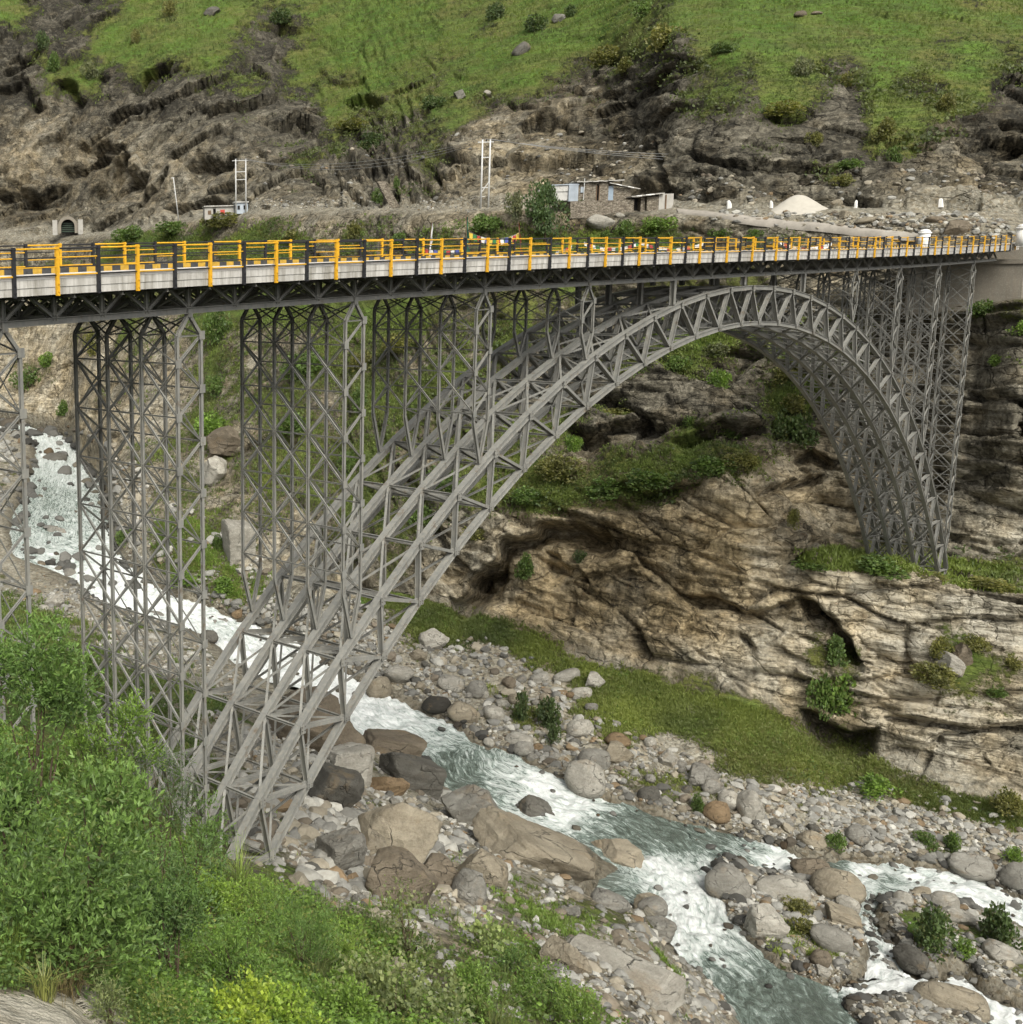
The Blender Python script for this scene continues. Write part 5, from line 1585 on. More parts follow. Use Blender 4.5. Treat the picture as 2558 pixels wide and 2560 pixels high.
cobbles('cobbles', ZONES[0][1], 6500, 3.5, 17, 1)
cobbles('cobbles', [(560, 1860), (760, 1740), (880, 1850), (1060, 1910), (1130, 2000), (1280, 2080), (1420, 2150), (1560, 2250), (1690, 2380), (1850, 2520), (1780, 2600), (1500, 2600), (1300, 2500), (1150, 2340), (900, 2290), (700, 2230), (560, 2060)], 7000, 4, 24, 2)
cobbles('cobbles', ZONES[2][1], 1500, 4, 20, 3)
cobbles('cobbles', ZONES[3][1] + [], 1500, 4, 19, 4)
cobbles('cobbles', [(0, 1450), (180, 1440), (420, 1560), (600, 1680), (560, 1800), (330, 1760), (160, 1640), (0, 1600)], 2600, 3.5, 11, 5)
cobbles('cobbles', [(250, 1100), (340, 1180), (420, 1250), (620, 1330), (700, 1480), (760, 1620), (640, 1560), (480, 1480), (320, 1400)], 1500, 4, 15, 6)
cobbles('cobbles', [(560, 1480), (900, 1500), (1000, 1560), (960, 1700), (900, 1690), (760, 1590), (650, 1550)], 1000, 4, 16, 7)
cobbles('roadside_rubble', [(900, 500), (1200, 500), (1290, 515), (1290, 535), (900, 525)], 200, 3, 9, 8)
cobbles('roadside_rubble', [(1700, 545), (1800, 530), (2500, 535), (2540, 600), (2260, 590)], 700, 4, 20, 9)
cobbles('roadside_rubble', [(640, 505), (900, 495), (900, 518), (640, 522)], 260, 3, 9, 10)
cobbles('river_stones', [(1990, 2420), (2100, 2470), (2100, 2530), (2050, 2510), (1960, 2460)], 260, 5, 16, 12)

# ------------------------------------------------------------------ vegetation
M_GRASS = mat_leaf('grass_blades', 0.3)


def rand_frames(rg, n, up_bias=0.4, outward=None, k=1.0):
    d = rg.normal(size=(n, 3))
    if outward is not None: d = d * 0.75 + outward * k
    d[:, 2] += up_bias
    d /= np.linalg.norm(d, axis=1, keepdims=True)
    s = np.cross(d, rg.normal(size=(n, 3))); s /= np.linalg.norm(s, axis=1, keepdims=True)
    return d, s, np.cross(d, s)


def leaf_quads(P, d, s, nrm, L, Wd, fold=0.12, broad=False):
    L = np.asarray(L)[:, None]; Wd = np.asarray(Wd)[:, None]
    m = 0.45 if not broad else 0.5
    a = P; c = P + d * L
    b = P + d * L * m + s * Wd + nrm * L * fold; e = P + d * L * m - s * Wd + nrm * L * fold
    V = np.stack([a, b, c, e], 1).reshape(-1, 3)
    Fq = np.arange(len(V)).reshape(-1, 4)
    return V, Fq


def crown_points(rg, n, lobes, shell=0.55):
    li = rg.choice(len(lobes), n, p=np.array([l[3] ** 2 for l in lobes]) / sum(l[3] ** 2 for l in lobes))
    lb = np.array(lobes)[li]
    d = rg.normal(size=(n, 3)); d /= np.linalg.norm(d, axis=1, keepdims=True)
    r = (shell + (1 - shell) * rg.random(n) ** 0.5)
    P = lb[:, :3] + d * (r * lb[:, 3])[:, None]
    return P, d


def bush_mesh(seed, n=1100, leaf=0.10, nlobes=9, tall=0.9, flat=1.0, broad=0.42):
    rg = np.random.default_rng(seed)
    lobes = []
    for i in range(nlobes):
        a = rg.uniform(0, 6.28); r = rg.uniform(0.0, 0.62)
        lobes.append((r * math.cos(a), r * math.sin(a), rg.uniform(0.18, tall) * (1 - 0.45 * r), rg.uniform(0.24, 0.42)))
    P, o = crown_points(rg, n, lobes)
    P[:, 2] = np.abs(P[:, 2])
    cl = fbm(P * 3.2 + seed, 2, seed % 31)
    keep = cl > -0.28
    P, o = P[keep], o[keep]
    d, s, nr = rand_frames(rg, len(P), 0.35, o, 0.8)
    L = leaf * rg.uniform(.6, 1.4, len(P))
    V, Fq = leaf_quads(P, d, s, nr, L, L * broad)
    me = mesh_np('foliage', V * np.array([1, 1, flat]), Fq, False)
    var = np.clip(np.stack([0.45 + 0.35 * fbm(P * 2.2 + 9, 2, 5) + rg.normal(0, .2, len(P)), rg.random(len(P)), 0 * L], -1), 0, 1)
    attr(me, 'leafvar', np.repeat(var, 4, 0))
    me.materials.append(M_LEAF)
    return me


BUSH = [bush_mesh(500 + i, 1500, 0.115, 8 + i, 0.75 + 0.06 * i) for i in range(6)]
GREEN = {'mid': (0.050, 0.098, 0.022), 'dark': (0.032, 0.062, 0.021), 'bright': (0.078, 0.150, 0.024), 'olive': (0.088, 0.098, 0.030), 'grey': (0.078, 0.098, 0.060), 'yellow': (0.16, 0.21, 0.028), 'dry': (0.23, 0.175, 0.085)}
NBU = [0]
stem_unit = None


def far_bush(u, v, w, h, color, label, cat='bush', name='bush', group=None):
    g = ground(np.array(float(u)), np.array(float(v + h * 0.45)))
    s = float((g - O) @ R[2]) / F
    me = BUSH[NBU[0] % len(BUSH)]; NBU[0] += 1
    o = link(name, me)
    o.location = (g[0], g[1], g[2] - 0.05 * h * s)
    o.scale = (w * s * 0.56, w * s * 0.50, h * s * 0.92)
    o.rotation_euler = (0, 0, random.uniform(0, 6.28))
    c = GREEN[color]; j = random.uniform(.9, 1.12)
    o.color = (c[0] * j, c[1] * j, c[2] * j, 1)
    return tag(o, label, cat, group)


FB = [
 (135, 152, 48, 52, 'mid', 'green bush on the rock edge left of the upper left grass field'), (108, 105, 48, 55, 'dark', 'dark bush in the cleft at the upper left'),
 (232, 176, 68, 46, 'grey', 'grey green bush under the lower edge of the upper left grass field'), (340, 92, 34, 40, 'olive', 'olive bush standing in the middle of the upper left grass field'),
 (425, 22, 44, 44, 'olive', 'brownish bush at the top edge above the left grass field'), (705, 46, 66, 34, 'dark', 'dark scrub on the rock outcrop at the top of the middle slope'),
 (1228, 32, 66, 48, 'dark', 'dark rounded bush at the top edge of the middle slope'), (1338, 56, 74, 46, 'dark', 'dark bush over a rock on the upper middle slope'),
 (1428, 28, 48, 30, 'dark', 'small dark bush high on the slope left of the gully'), (1650, 92, 110, 70, 'olive', 'large dark bush filling the head of the gully'),
 (1610, 30, 60, 46, 'mid', 'green bush at the top of the gully'), (1522, 145, 96, 44, 'olive', 'olive scrub on the left rim of the gully'), (1570, 160, 66, 40, 'olive', 'olive scrub low on the left rim of the gully'),
 (1808, 118, 80, 28, 'dark', 'dark scrub along the top of the cliff right of the gully'), (2122, 192, 54, 36, 'olive', 'yellow green tuft growing on the bare slab'),
 (2005, 165, 56, 50, 'grey', 'grey green bush left of the bare slab'), (2365, 258, 52, 44, 'olive', 'olive bush on the ledge by the orange cleft'), (1960, 275, 110, 34, 'olive', 'olive bushes along a ledge over a dark crack'),
 (2210, 320, 66, 60, 'olive', 'bright olive bush at the foot of the grass chute'), (2120, 405, 80, 28, 'mid', 'low green bush over the dark crack by the power line'), (2240, 385, 46, 46, 'mid', 'green bush at the right end of the crack by the power line'),
 (2110, 450, 70, 34, 'olive', 'olive bush on the rock step above the sand heap'), (2040, 340, 50, 34, 'olive', 'small olive bush under the bare slab'),
 (947, 484, 44, 38, 'mid', 'round green bush left of the stone steps'), (996, 456, 24, 32, 'mid', 'small green bush right of the top of the stone steps'), (875, 310, 110, 34, 'olive', 'olive bush over a rock face above the steps'),
 (920, 345, 90, 44, 'dark', 'dark bush on the rock face above the stone steps'), (1080, 255, 74, 34, 'dark', 'dark bush beside the shadowed rock on the middle slope'),
 (1643, 564, 92, 40, 'bright', 'bright green mound of bushes below the hut shed'), (1560, 575, 60, 40, 'mid', 'green bush left of the bright mound below the shed'), (1730, 560, 40, 26, 'mid', 'small green bush by the sloping path'),
 (1800, 575, 70, 34, 'mid', 'green weeds under the sloping path behind the railing'), (1880, 585, 60, 30, 'mid', 'green weeds beside the sloping path further right'),
 (330, 585, 110, 44, 'mid', 'green bush on the road bank left of the concrete hut'), (430, 575, 120, 40, 'mid', 'green bushes on the road bank below the concrete hut'), (560, 552, 130, 34, 'olive', 'olive bushes below the left pole pair'),
 (730, 590, 90, 40, 'olive', 'olive bush on the road bank below the middle cliff'), (890, 570, 60, 50, 'olive', 'yellowish tuft beside the white water stain'), (1000, 600, 80, 40, 'mid', 'green bush on the road bank left of the white flag'),
 (1210, 560, 90, 44, 'mid', 'green bush on the road bank behind the coloured flags'), (1290, 520, 50, 70, 'grey', 'grey green bush left of the round dark tree'), (1450, 520, 40, 36, 'dark', 'dark bush under the hut terrace wall'),
 (1510, 585, 50, 30, 'mid', 'green weeds right of the round dark tree'),
 (1795, 945, 74, 54, 'bright', 'bright green patch of bush on the slope under the crown of the arch'), (1790, 868, 90, 34, 'grey', 'grey green bush just under the crown of the arch'), (1690, 905, 80, 38, 'mid', 'green bush left of the bright patch under the arch'),
 (1540, 1022, 150, 30, 'olive', 'olive bushes along the lip above the brown cave'), (1820, 1048, 70, 44, 'mid', 'green bush on the ledge right of the brown cave'), (1720, 1052, 74, 36, 'mid', 'green bush on the rock step over the dark overhang'),
 (1630, 1192, 160, 50, 'mid', 'wide green bush band above the tan cliff'), (1510, 1215, 150, 46, 'mid', 'green bush band left of the wide one above the tan cliff'), (1770, 1165, 140, 50, 'mid', 'green bush band right of the wide one above the tan cliff'), (1860, 1150, 100, 40, 'olive', 'olive bush band at the right end above the tan cliff'),
 (1400, 1170, 130, 56, 'olive', 'olive bush on the slope right of the lower arch chord'), (1340, 1235, 120, 46, 'mid', 'green bush beside the lower arch chord above the pale overhang'), (1430, 1100, 60, 46, 'bright', 'bright green bush at the left end of the brown cave'),
 (2005, 1075, 118, 84, 'dark', 'large very dark bush behind the falling arch ribs'), (1940, 1060, 70, 60, 'dark', 'dark bush left of the very dark one behind the ribs'), (1960, 940, 80, 40, 'olive', 'olive bush seen below the falling ribs near the crown'), (1985, 1010, 70, 40, 'olive', 'olive bush over pale stones below the falling ribs'),
 (1312, 1405, 66, 72, 'mid', 'green bush hanging in the mouth of the dark cave'), (1440, 1380, 46, 40, 'dark', 'dark green tuft under the pale overhang'),
 (2088, 1622, 72, 74, 'mid', 'green bush at the top of the cliff niche'), (2105, 1735, 110, 110, 'bright', 'big bright green bush hanging in the cliff niche'), (2055, 1740, 80, 100, 'mid', 'drooping green bush on the left side of the cliff niche'), (2160, 1800, 56, 60, 'olive', 'olive bush under the big niche bush'),
 (2175, 1418, 190, 44, 'mid', 'long green bush on the ledge beside the far arch foot'), (2030, 1412, 120, 22, 'mid', 'low green bush at the left end of the arch ledge'), (2330, 1438, 110, 20, 'olive', 'low olive bush on the ledge under the far arch foot'), (2470, 1440, 150, 26, 'olive', 'olive bush along the ledge right of the arch foot'),
 (1980, 1300, 36, 50, 'olive', 'small olive bush on the grey rock left of the far arch foot'), (2530, 860, 80, 40, 'bright', 'bright green grass bush on the rock by the right edge'), (2480, 925, 46, 32, 'bright', 'small bright bush on the rock right of the far towers'),
 (2440, 790, 90, 50, 'mid', 'green bush under the concrete abutment wall'), (2520, 750, 60, 36, 'mid', 'green bush over the abutment corner at the right edge'), (2355, 1620, 70, 60, 'olive', 'olive bush around the fallen slabs on the right cliff'), (2440, 1610, 80, 40, 'olive', 'olive bush right of the fallen slabs on the cliff'), (2340, 1690, 120, 50, 'olive', 'olive bush below the fallen slabs on the cliff'), (2500, 1720, 80, 30, 'mid', 'small green bush low on the right cliff'), (2540, 1650, 60, 40, 'olive', 'olive tuft at the right edge of the cliff'),
 (1303, 1762, 60, 84, 'dark', 'taller dark bush among the far bank boulders'), (1367, 1780, 82, 86, 'dark', 'broad dark bush among the far bank boulders'), (1382, 1835, 40, 60, 'dark', 'small dark bush below the broad one on the far bank'),
 (2330, 2368, 130, 108, 'dark', 'dark green bush on the pebble island between the cascades'), (2492, 2345, 116, 120, 'dark', 'dark green bush on the island at the right edge'), (2410, 2408, 64, 52, 'bright', 'yellow green bush between the two dark island bushes'),
 (2316, 2102, 76, 44, 'mid', 'green bush on the bank above the side channel'), (2376, 2103, 52, 54, 'mid', 'round green bush beside the longer one above the side channel'), (2092, 2114, 56, 46, 'mid', 'green bush beside the striped boulder at the water'),
 (2532, 2138, 60, 38, 'bright', 'green bush between boulders at the right edge of the bank'), (1747, 2006, 44, 60, 'mid', 'green bush left of the rusty tan boulder'), (1930, 2320, 0, 0, 'mid', ''), (1985, 2290, 90, 40, 'olive', 'olive grass bush in the middle of the river island'), (2010, 2350, 80, 46, 'olive', 'olive grass bush at the lower side of the river island'),
 (2080, 2095, 30, 20, 'bright', 'tiny green tuft by the water on the far bank'), (2520, 2010, 90, 70, 'olive', 'olive bush at the base of the right cliff'), (2190, 1965, 120, 40, 'bright', 'bright green strip of weeds below the wet cave'),
 (160, 1015, 46, 42, 'mid', 'green bush on the pale rock by the upstream river'), (70, 940, 110, 60, 'mid', 'green bush on the slope above the upstream bend'), (240, 860, 70, 60, 'olive', 'olive bush on the rock left of the second tower'), (120, 900, 60, 40, 'bright', 'bright green bush left of the pale upstream rock'),
 (540, 965, 56, 56, 'mid', 'green bush seen between the second and third towers'), (545, 820, 90, 80, 'mid', 'green bush just under the deck between the towers'), (540, 1352, 50, 40, 'mid', 'green bush left of the tall pale rock block'), (470, 1440, 120, 34, 'bright', 'bright grass bush on the bank behind the second tower'), (560, 1460, 90, 36, 'bright', 'bright grass bush beneath the tall pale rock block'), (530, 1060, 120, 60, 'bright', 'bright grass bush on the slope behind the third tower'),
 (310, 1345, 60, 40, 'mid', 'green bush at the far water edge behind the second tower'), (760, 920, 140, 60, 'mid', 'green bush behind the third tower top'), (740, 1050, 120, 60, 'mid', 'green bush behind the middle of the third tower'), (900, 900, 80, 60, 'olive', 'olive bush between the third and fourth towers'), (900, 1000, 70, 60, 'mid', 'green bush right of the third tower'),
 (1000, 860, 110, 50, 'olive', 'olive bush behind the fourth tower'), (870, 1150, 60, 60, 'mid', 'green bush between the third tower and the arch'), (1110, 1200, 120, 60, 'mid', 'green bush seen through the near arch ribs'), (1040, 1280, 90, 50, 'mid', 'green bush behind the near arch ribs lower down'), (1180, 1330, 80, 40, 'olive', 'olive bush beside the lower chord above the dark cave'),
]
for b in FB:
    if b[2] > 0:
        far_bush(*b)

# the round dark tree below the hut: trunk, limbs and a crown of leaf clumps
g = ground(np.array(1362.0), np.array(600.0))
s = float((g - O) @ R[2]) / F
tree = tag(empty('tree', g), 'round dark green tree below the stone hut behind the railing', 'tree')
mb = MB(); mb.tube([(0, 0, -0.3), (0.1, 0, 1.0), (0.0, 0.1, 2.2), (0.1, 0.1, 3.6)], [0.22, 0.17, 0.12, 0.05], 8)
mb.tube([(0.1, 0, 1.0), (0.8, 0.2, 2.2), (1.3, 0.2, 3.2)], [0.11, 0.08, 0.03], 6); mb.tube([(0.05, 0, 1.2), (-0.7, -0.2, 2.2), (-1.4, 0.0, 3.0)], [0.1, 0.07, 0.03], 6)
mb.build('trunk', M_BARK, tree, True)
me = bush_mesh(901, 5200, 0.075, 15, 1.15)
o = link('crown', me, None, tree)
hh = 150 * s
o.scale = (70 * s * 1.05, 66 * s, hh * 0.74); o.location = (0, 0, hh * 0.06)
o.color = (0.036, 0.074, 0.028, 1)


def blades(name, P, Hh, n_per, spread, width, rg, lean=0.5, var=None, mat=None, seg=2):
    """grass blades: bent strips, two segments each"""
    m = len(P) * n_per
    b = np.repeat(P, n_per, 0); H = np.repeat(Hh, n_per) * rg.uniform(.55, 1.15, m)
    a = rg.uniform(0, 2 * math.pi, m)
    off = np.stack([np.cos(a), np.sin(a), 0 * a], -1) * (np.repeat(spread, n_per) * rg.random(m) ** .7)[:, None]
    l = lean * rg.uniform(.3, 1.3, m)
    dr = np.stack([np.cos(a + rg.normal(0, .6, m)), np.sin(a + rg.normal(0, .6, m)), 0 * a], -1)
    sd = np.stack([-np.sin(a), np.cos(a), 0 * a], -1) * (np.repeat(width, n_per))[:, None]
    b = b + off
    up = np.array([0, 0, 1.0])
    p1 = b + up * (H * .55)[:, None] + dr * (H * .20 * l)[:, None]
    p2 = b + up * (H * (1 - .28 * l))[:, None] + dr * (H * .85 * l)[:, None]
    V = np.stack([b - sd, b + sd, p1 + sd * .8, p1 - sd * .8, p2 + sd * .12, p2 - sd * .12], 1)
    base = (np.arange(m) * 6)[:, None]
    Fq = np.concatenate([base + np.array([[0, 1, 2, 3]]), base + np.array([[3, 2, 4, 5]])], 0)
    me = mesh_np(name, V.reshape(-1, 3), Fq, False)
    vr = np.stack([rg.random(m), rg.random(m), 0 * H], -1) if var is None else np.repeat(var, n_per, 0)
    attr(me, 'leafvar', np.repeat(vr, 6, 0))
    me.materials.append(mat or M_GRASS)
    return me


def scatter(poly, n, rg, gpow=1.5, thr=0.25):
    pa = np.array(poly, float)
    u = rg.uniform(pa[:, 0].min(), pa[:, 0].max(), n * 4); v = rg.uniform(pa[:, 1].min(), pa[:, 1].max(), n * 4)
    ok = in_poly(u, v, poly)
    gx = np.clip(np.interp(u, gu, np.arange(NU)), 0, NU - 1).astype(int); gy = np.clip(np.interp(v, gv, np.arange(NV)), 0, NV - 1).astype(int)
    ge = g_eff[gy, gx] - 0.30 * sstep(880, 1120, u) * nears[gy, gx] * (0.6 + fbm(np.stack([u / 90, v / 60, u * 0], -1), 3, 77))
    ok &= rg.random(len(u)) < np.clip((ge - thr) * 1.9, 0, 1) ** gpow
    ok &= (wmask[gy, gx] < 0.05) & (roadm[gy, gx] < 0.1)
    return u[ok][:n], v[ok][:n]


def grass(name, poly, n, size_px, seed, color, lo, hi, nper=6, gpow=1.2, thr=0.3, lean=0.6, wk=0.10):
    rg = np.random.default_rng(seed)
    u, v = scatter(poly, n, rg, gpow, thr)
    P = ground(u, v); dpt = (P - O) @ R[2]
    H = np.clip(size_px * dpt / F, lo, hi) * rg.uniform(.6, 1.3, len(u))
    pv = np.stack([np.clip(0.5 + 0.8 * fbm(P * 0.15, 3, 5), 0, 1), np.clip(0.62 + 0.5 * fbm(P * 0.1, 3, 8) + rg.normal(0, .12, len(u)), 0, 1), 0 * H], -1)
    me = blades(name, P - np.array([0, 0, .05]), H, nper, H * .55, H * wk, rg, lean, pv)
    o = link(name, me)
    o.color = color + (1,)
    return tag(o, kind='stuff')


grass('hill_grass', [(-30, -25), (2600, -25), (2600, 420), (1700, 420), (1250, 240), (900, 420), (500, 330), (-30, 330)], 17000, 7, 41, (0.062, 0.098, 0.020), .35, 0.9, 5)
grass('hill_grass', [(1250, 530), (1300, 560), (1700, 540), (2250, 590), (2250, 640), (200, 640), (200, 560), (700, 525)], 3500, 9, 42, (0.075, 0.12, 0.026), .3, .8, 5)
grass('gorge_grass', [(380, 800), (1250, 800), (1900, 800), (2100, 1000), (2050, 1200), (1500, 1250), (1300, 1300), (900, 1400), (450, 1350), (250, 1000)], 15000, 9, 43, (0.072, 0.112, 0.026), .25, .7, 6)
grass('bank_grass', [(900, 1480), (1150, 1500), (1330, 1570), (1660, 1700), (2030, 1810), (2400, 1960), (2560, 2010), (2560, 2200), (2200, 2120), (1900, 2060), (1600, 1960), (1300, 1830), (1000, 1720)], 30000, 9, 44, (0.090, 0.125, 0.032), .15, .5, 7, 1.0, 0.34)
grass('ledge_grass', [(1980, 1370), (2560, 1410), (2560, 1470), (2000, 1420)], 1600, 14, 45, (0.075, 0.115, 0.026), .3, .8, 7, .6, .1)
grass('bank_grass', [(380, 1250), (700, 1400), (720, 1560), (560, 1520), (430, 1460), (330, 1330)], 2500, 9, 46, (0.078, 0.14, 0.024), .2, .6, 6)
grass('bank_grass', [(0, 1480), (200, 1470), (420, 1600), (560, 1700), (560, 2000), (300, 1850), (0, 1700)], 3500, 12, 47, (0.062, 0.105, 0.024), .2, .8, 6, 1.0, .25)
grass('bank_grass', [(900, 2000), (1200, 2150), (1700, 2400), (1750, 2560), (1300, 2560), (1100, 2330), (800, 2260), (640, 1980)], 9000, 12, 48, (0.075, 0.135, 0.024), .15, .5, 7, 1.0, .28)
grass('bank_grass', [(1850, 2200), (2120, 2330), (2100, 2460), (1900, 2400)], 1500, 12, 49, (0.085, 0.125, 0.028), .2, .5, 6, .8, .2)

# ---- the leafy slope below the viewer
NEARP = [(-60, 1800), (200, 1950), (420, 2110), (560, 2170), (720, 2230), (900, 2270), (1150, 2300), (1330, 2370), (1560, 2540), (1620, 2640), (-60, 2640)]


def cover(name, n, seed, Lm, color, broad, thr, hgt, poly=NEARP, up=0.3, k=9):
    """low leafy plants covering the slope"""
    rg = np.random.default_rng(seed)
    u, v = scatter(poly, n, rg, 1.0, thr)
    P = ground(u, v); m = len(P)
    cl = fbm(P * 0.55, 3, seed)
    sel = cl > -0.25
    P = P[sel]; cl = cl[sel]; m = len(P)
    hgts = hgt * (0.45 + 0.9 * np.clip(cl + .3, 0, 1)) * rg.uniform(.5, 1.2, m)
    Q = np.repeat(P, k, 0) + np.c_[rg.normal(0, .14, m * k), rg.normal(0, .14, m * k), np.repeat(hgts, k) * rg.random(m * k) ** .7]
    d, s, nr = rand_frames(rg, m * k, up)
    d[:, 2] *= 0.6
    L = Lm * rg.uniform(.6, 1.35, m * k) * np.clip(((Q - O) @ R[2]) / 26.0, .5, 1.3)
    V, Fq = leaf_quads(Q, d, s, nr, L, L * broad, .1)
    me = mesh_np(name, V, Fq, False)
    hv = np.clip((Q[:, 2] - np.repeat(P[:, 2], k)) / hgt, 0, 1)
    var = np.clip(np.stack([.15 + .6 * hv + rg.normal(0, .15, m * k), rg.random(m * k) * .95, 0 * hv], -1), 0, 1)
    attr(me, 'leafvar', np.repeat(var, 4, 0)); me.materials.append(M_LEAF)
    o = link(name, me); o.color = color + (1,)
    return tag(o, kind='stuff')


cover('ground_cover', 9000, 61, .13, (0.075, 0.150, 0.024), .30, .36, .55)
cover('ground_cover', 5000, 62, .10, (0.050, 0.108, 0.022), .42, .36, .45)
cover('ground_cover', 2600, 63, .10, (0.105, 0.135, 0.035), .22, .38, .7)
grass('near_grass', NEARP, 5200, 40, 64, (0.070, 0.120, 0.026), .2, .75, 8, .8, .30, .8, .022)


def shrub(u, v, wpx, hpx, vbase, color, label, leaf=.075, n=5200, broad=.20, name='shrub', cat='shrub', lobes=14, seed=1, shell=.45, up=.25, sprig=7, depth=None, gap=-.22, group=None):
    """a leafy shrub: stems from the ground and leaves in sprigs along the twigs"""
    rg = np.random.default_rng(seed)
    g = ground(np.array(float(u)), np.array(float(vbase)))
    dpt = float((g - O) @ R[2])
    s = dpt / F
    root = tag(empty(name, g), label, cat, group)
    leaf = leaf * 1.35; n = int(n * .8)
    Rr = wpx * s / 2; Hh = (vbase - (v - hpx / 2)) * s; z0 = max(0.05, (vbase - (v + hpx / 2)) * s)
    lb = []
    for i in range(lobes):
        a = rg.uniform(0, 6.28); r = rg.random() ** .6 * .78
        lb.append((r * math.cos(a) * Rr, r * math.sin(a) * Rr * .8, z0 + (Hh - z0) * rg.uniform(.12, .86) * (1 - .25 * r), Rr * rg.uniform(.26, .42)))
    m = n // sprig
    P, o = crown_points(rg, m, lb, shell)
    P[:, 2] = np.clip(P[:, 2], 0.05, None)
    keep = fbm(P * (2.2 / max(Rr, .3)) + seed, 3, seed) > gap
    P, o = P[keep], o[keep]; m = len(P)
    td, _, _ = rand_frames(rg, m, .55, o, .8)
    k = sprig
    tt = np.tile(np.linspace(0, 1, k), m)
    B = np.repeat(P, k, 0) + np.repeat(td, k, 0) * (tt * leaf * 2.4)[:, None]
    d, sx, nr = rand_frames(rg, m * k, up, np.repeat(td, k, 0), 1.0)
    L = leaf * rg.uniform(.65, 1.3, m * k) * (1 - .25 * tt)
    V, Fq = leaf_quads(B, d, sx, nr, L, L * broad, .10)
    me = mesh_np('leaves', V, Fq, False)
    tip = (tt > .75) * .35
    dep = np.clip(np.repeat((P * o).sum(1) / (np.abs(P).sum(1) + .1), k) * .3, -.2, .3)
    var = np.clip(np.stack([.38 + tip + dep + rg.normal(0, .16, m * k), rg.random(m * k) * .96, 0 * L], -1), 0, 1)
    attr(me, 'leafvar', np.repeat(var, 4, 0)); me.materials.append(M_LEAF)
    lo = link('leaves', me, None, root)
    lo.color = GREEN[color] + (1,) if isinstance(color, str) else color + (1,)
    mb = MB()
    for i in range(9):
        a = rg.uniform(0, 6.28); e = lb[i % len(lb)]
        b = Vector((.12 * Rr * math.cos(a), .12 * Rr * math.sin(a), -.1)); c = Vector((e[0], e[1], e[2] + e[3] * .5))
        mid = b.lerp(c, .5) + Vector((rg.normal(0, .06) * Rr, rg.normal(0, .06) * Rr, .1 * Hh))
        mb.tube([b, b.lerp(mid, .6), mid, c], [.016 * Rr + .012, .012 * Rr + .008, .008 * Rr + .006, .004], 5, cap=False)
    st = mb.build('stems', M_BARK, root, True)
    return root


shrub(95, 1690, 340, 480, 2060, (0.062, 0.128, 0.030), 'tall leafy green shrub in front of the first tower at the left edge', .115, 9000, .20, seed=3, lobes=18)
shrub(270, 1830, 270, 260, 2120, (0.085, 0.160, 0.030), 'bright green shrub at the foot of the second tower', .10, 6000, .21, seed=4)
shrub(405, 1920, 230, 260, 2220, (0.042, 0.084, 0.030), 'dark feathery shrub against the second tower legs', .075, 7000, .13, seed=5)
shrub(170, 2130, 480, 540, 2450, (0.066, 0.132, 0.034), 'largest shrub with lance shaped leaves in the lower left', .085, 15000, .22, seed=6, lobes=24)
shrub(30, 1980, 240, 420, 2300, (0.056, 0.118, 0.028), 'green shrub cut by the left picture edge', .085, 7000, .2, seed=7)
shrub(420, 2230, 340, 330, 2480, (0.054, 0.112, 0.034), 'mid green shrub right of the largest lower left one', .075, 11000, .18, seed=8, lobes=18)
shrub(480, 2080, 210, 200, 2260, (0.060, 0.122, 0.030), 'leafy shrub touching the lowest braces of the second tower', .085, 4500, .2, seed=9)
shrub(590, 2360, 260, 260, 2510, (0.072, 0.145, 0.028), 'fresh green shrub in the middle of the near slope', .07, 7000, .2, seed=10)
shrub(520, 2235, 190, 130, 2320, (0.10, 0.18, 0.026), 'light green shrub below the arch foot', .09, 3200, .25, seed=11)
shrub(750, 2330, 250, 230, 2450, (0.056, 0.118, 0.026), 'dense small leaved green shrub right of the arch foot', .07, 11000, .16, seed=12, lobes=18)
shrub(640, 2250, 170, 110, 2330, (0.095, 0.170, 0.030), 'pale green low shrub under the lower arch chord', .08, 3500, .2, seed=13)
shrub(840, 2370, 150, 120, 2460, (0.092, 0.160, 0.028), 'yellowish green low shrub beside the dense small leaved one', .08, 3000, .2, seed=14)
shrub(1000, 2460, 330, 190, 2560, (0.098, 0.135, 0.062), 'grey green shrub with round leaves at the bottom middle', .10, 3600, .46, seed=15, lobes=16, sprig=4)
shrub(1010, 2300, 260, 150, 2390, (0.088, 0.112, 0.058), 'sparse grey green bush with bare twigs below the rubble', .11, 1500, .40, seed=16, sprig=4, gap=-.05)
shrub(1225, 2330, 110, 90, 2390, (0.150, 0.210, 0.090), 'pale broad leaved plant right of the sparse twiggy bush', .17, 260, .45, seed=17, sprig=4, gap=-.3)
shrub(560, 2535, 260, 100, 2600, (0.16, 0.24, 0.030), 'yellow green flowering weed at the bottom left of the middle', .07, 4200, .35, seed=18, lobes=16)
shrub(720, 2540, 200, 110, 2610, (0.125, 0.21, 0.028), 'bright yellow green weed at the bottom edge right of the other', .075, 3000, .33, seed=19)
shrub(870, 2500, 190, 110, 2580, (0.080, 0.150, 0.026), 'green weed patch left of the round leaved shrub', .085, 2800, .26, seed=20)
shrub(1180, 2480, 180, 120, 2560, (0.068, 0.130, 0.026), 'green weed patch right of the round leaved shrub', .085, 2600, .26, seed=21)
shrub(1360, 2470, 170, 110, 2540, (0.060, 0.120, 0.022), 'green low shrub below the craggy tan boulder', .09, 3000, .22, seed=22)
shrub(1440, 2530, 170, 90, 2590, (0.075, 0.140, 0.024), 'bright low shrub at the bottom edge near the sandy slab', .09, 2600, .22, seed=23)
shrub(1290, 2400, 100, 60, 2440, (0.040, 0.088, 0.020), 'small dark shrub left of the craggy tan boulder', .09, 1500, .22, seed=24)
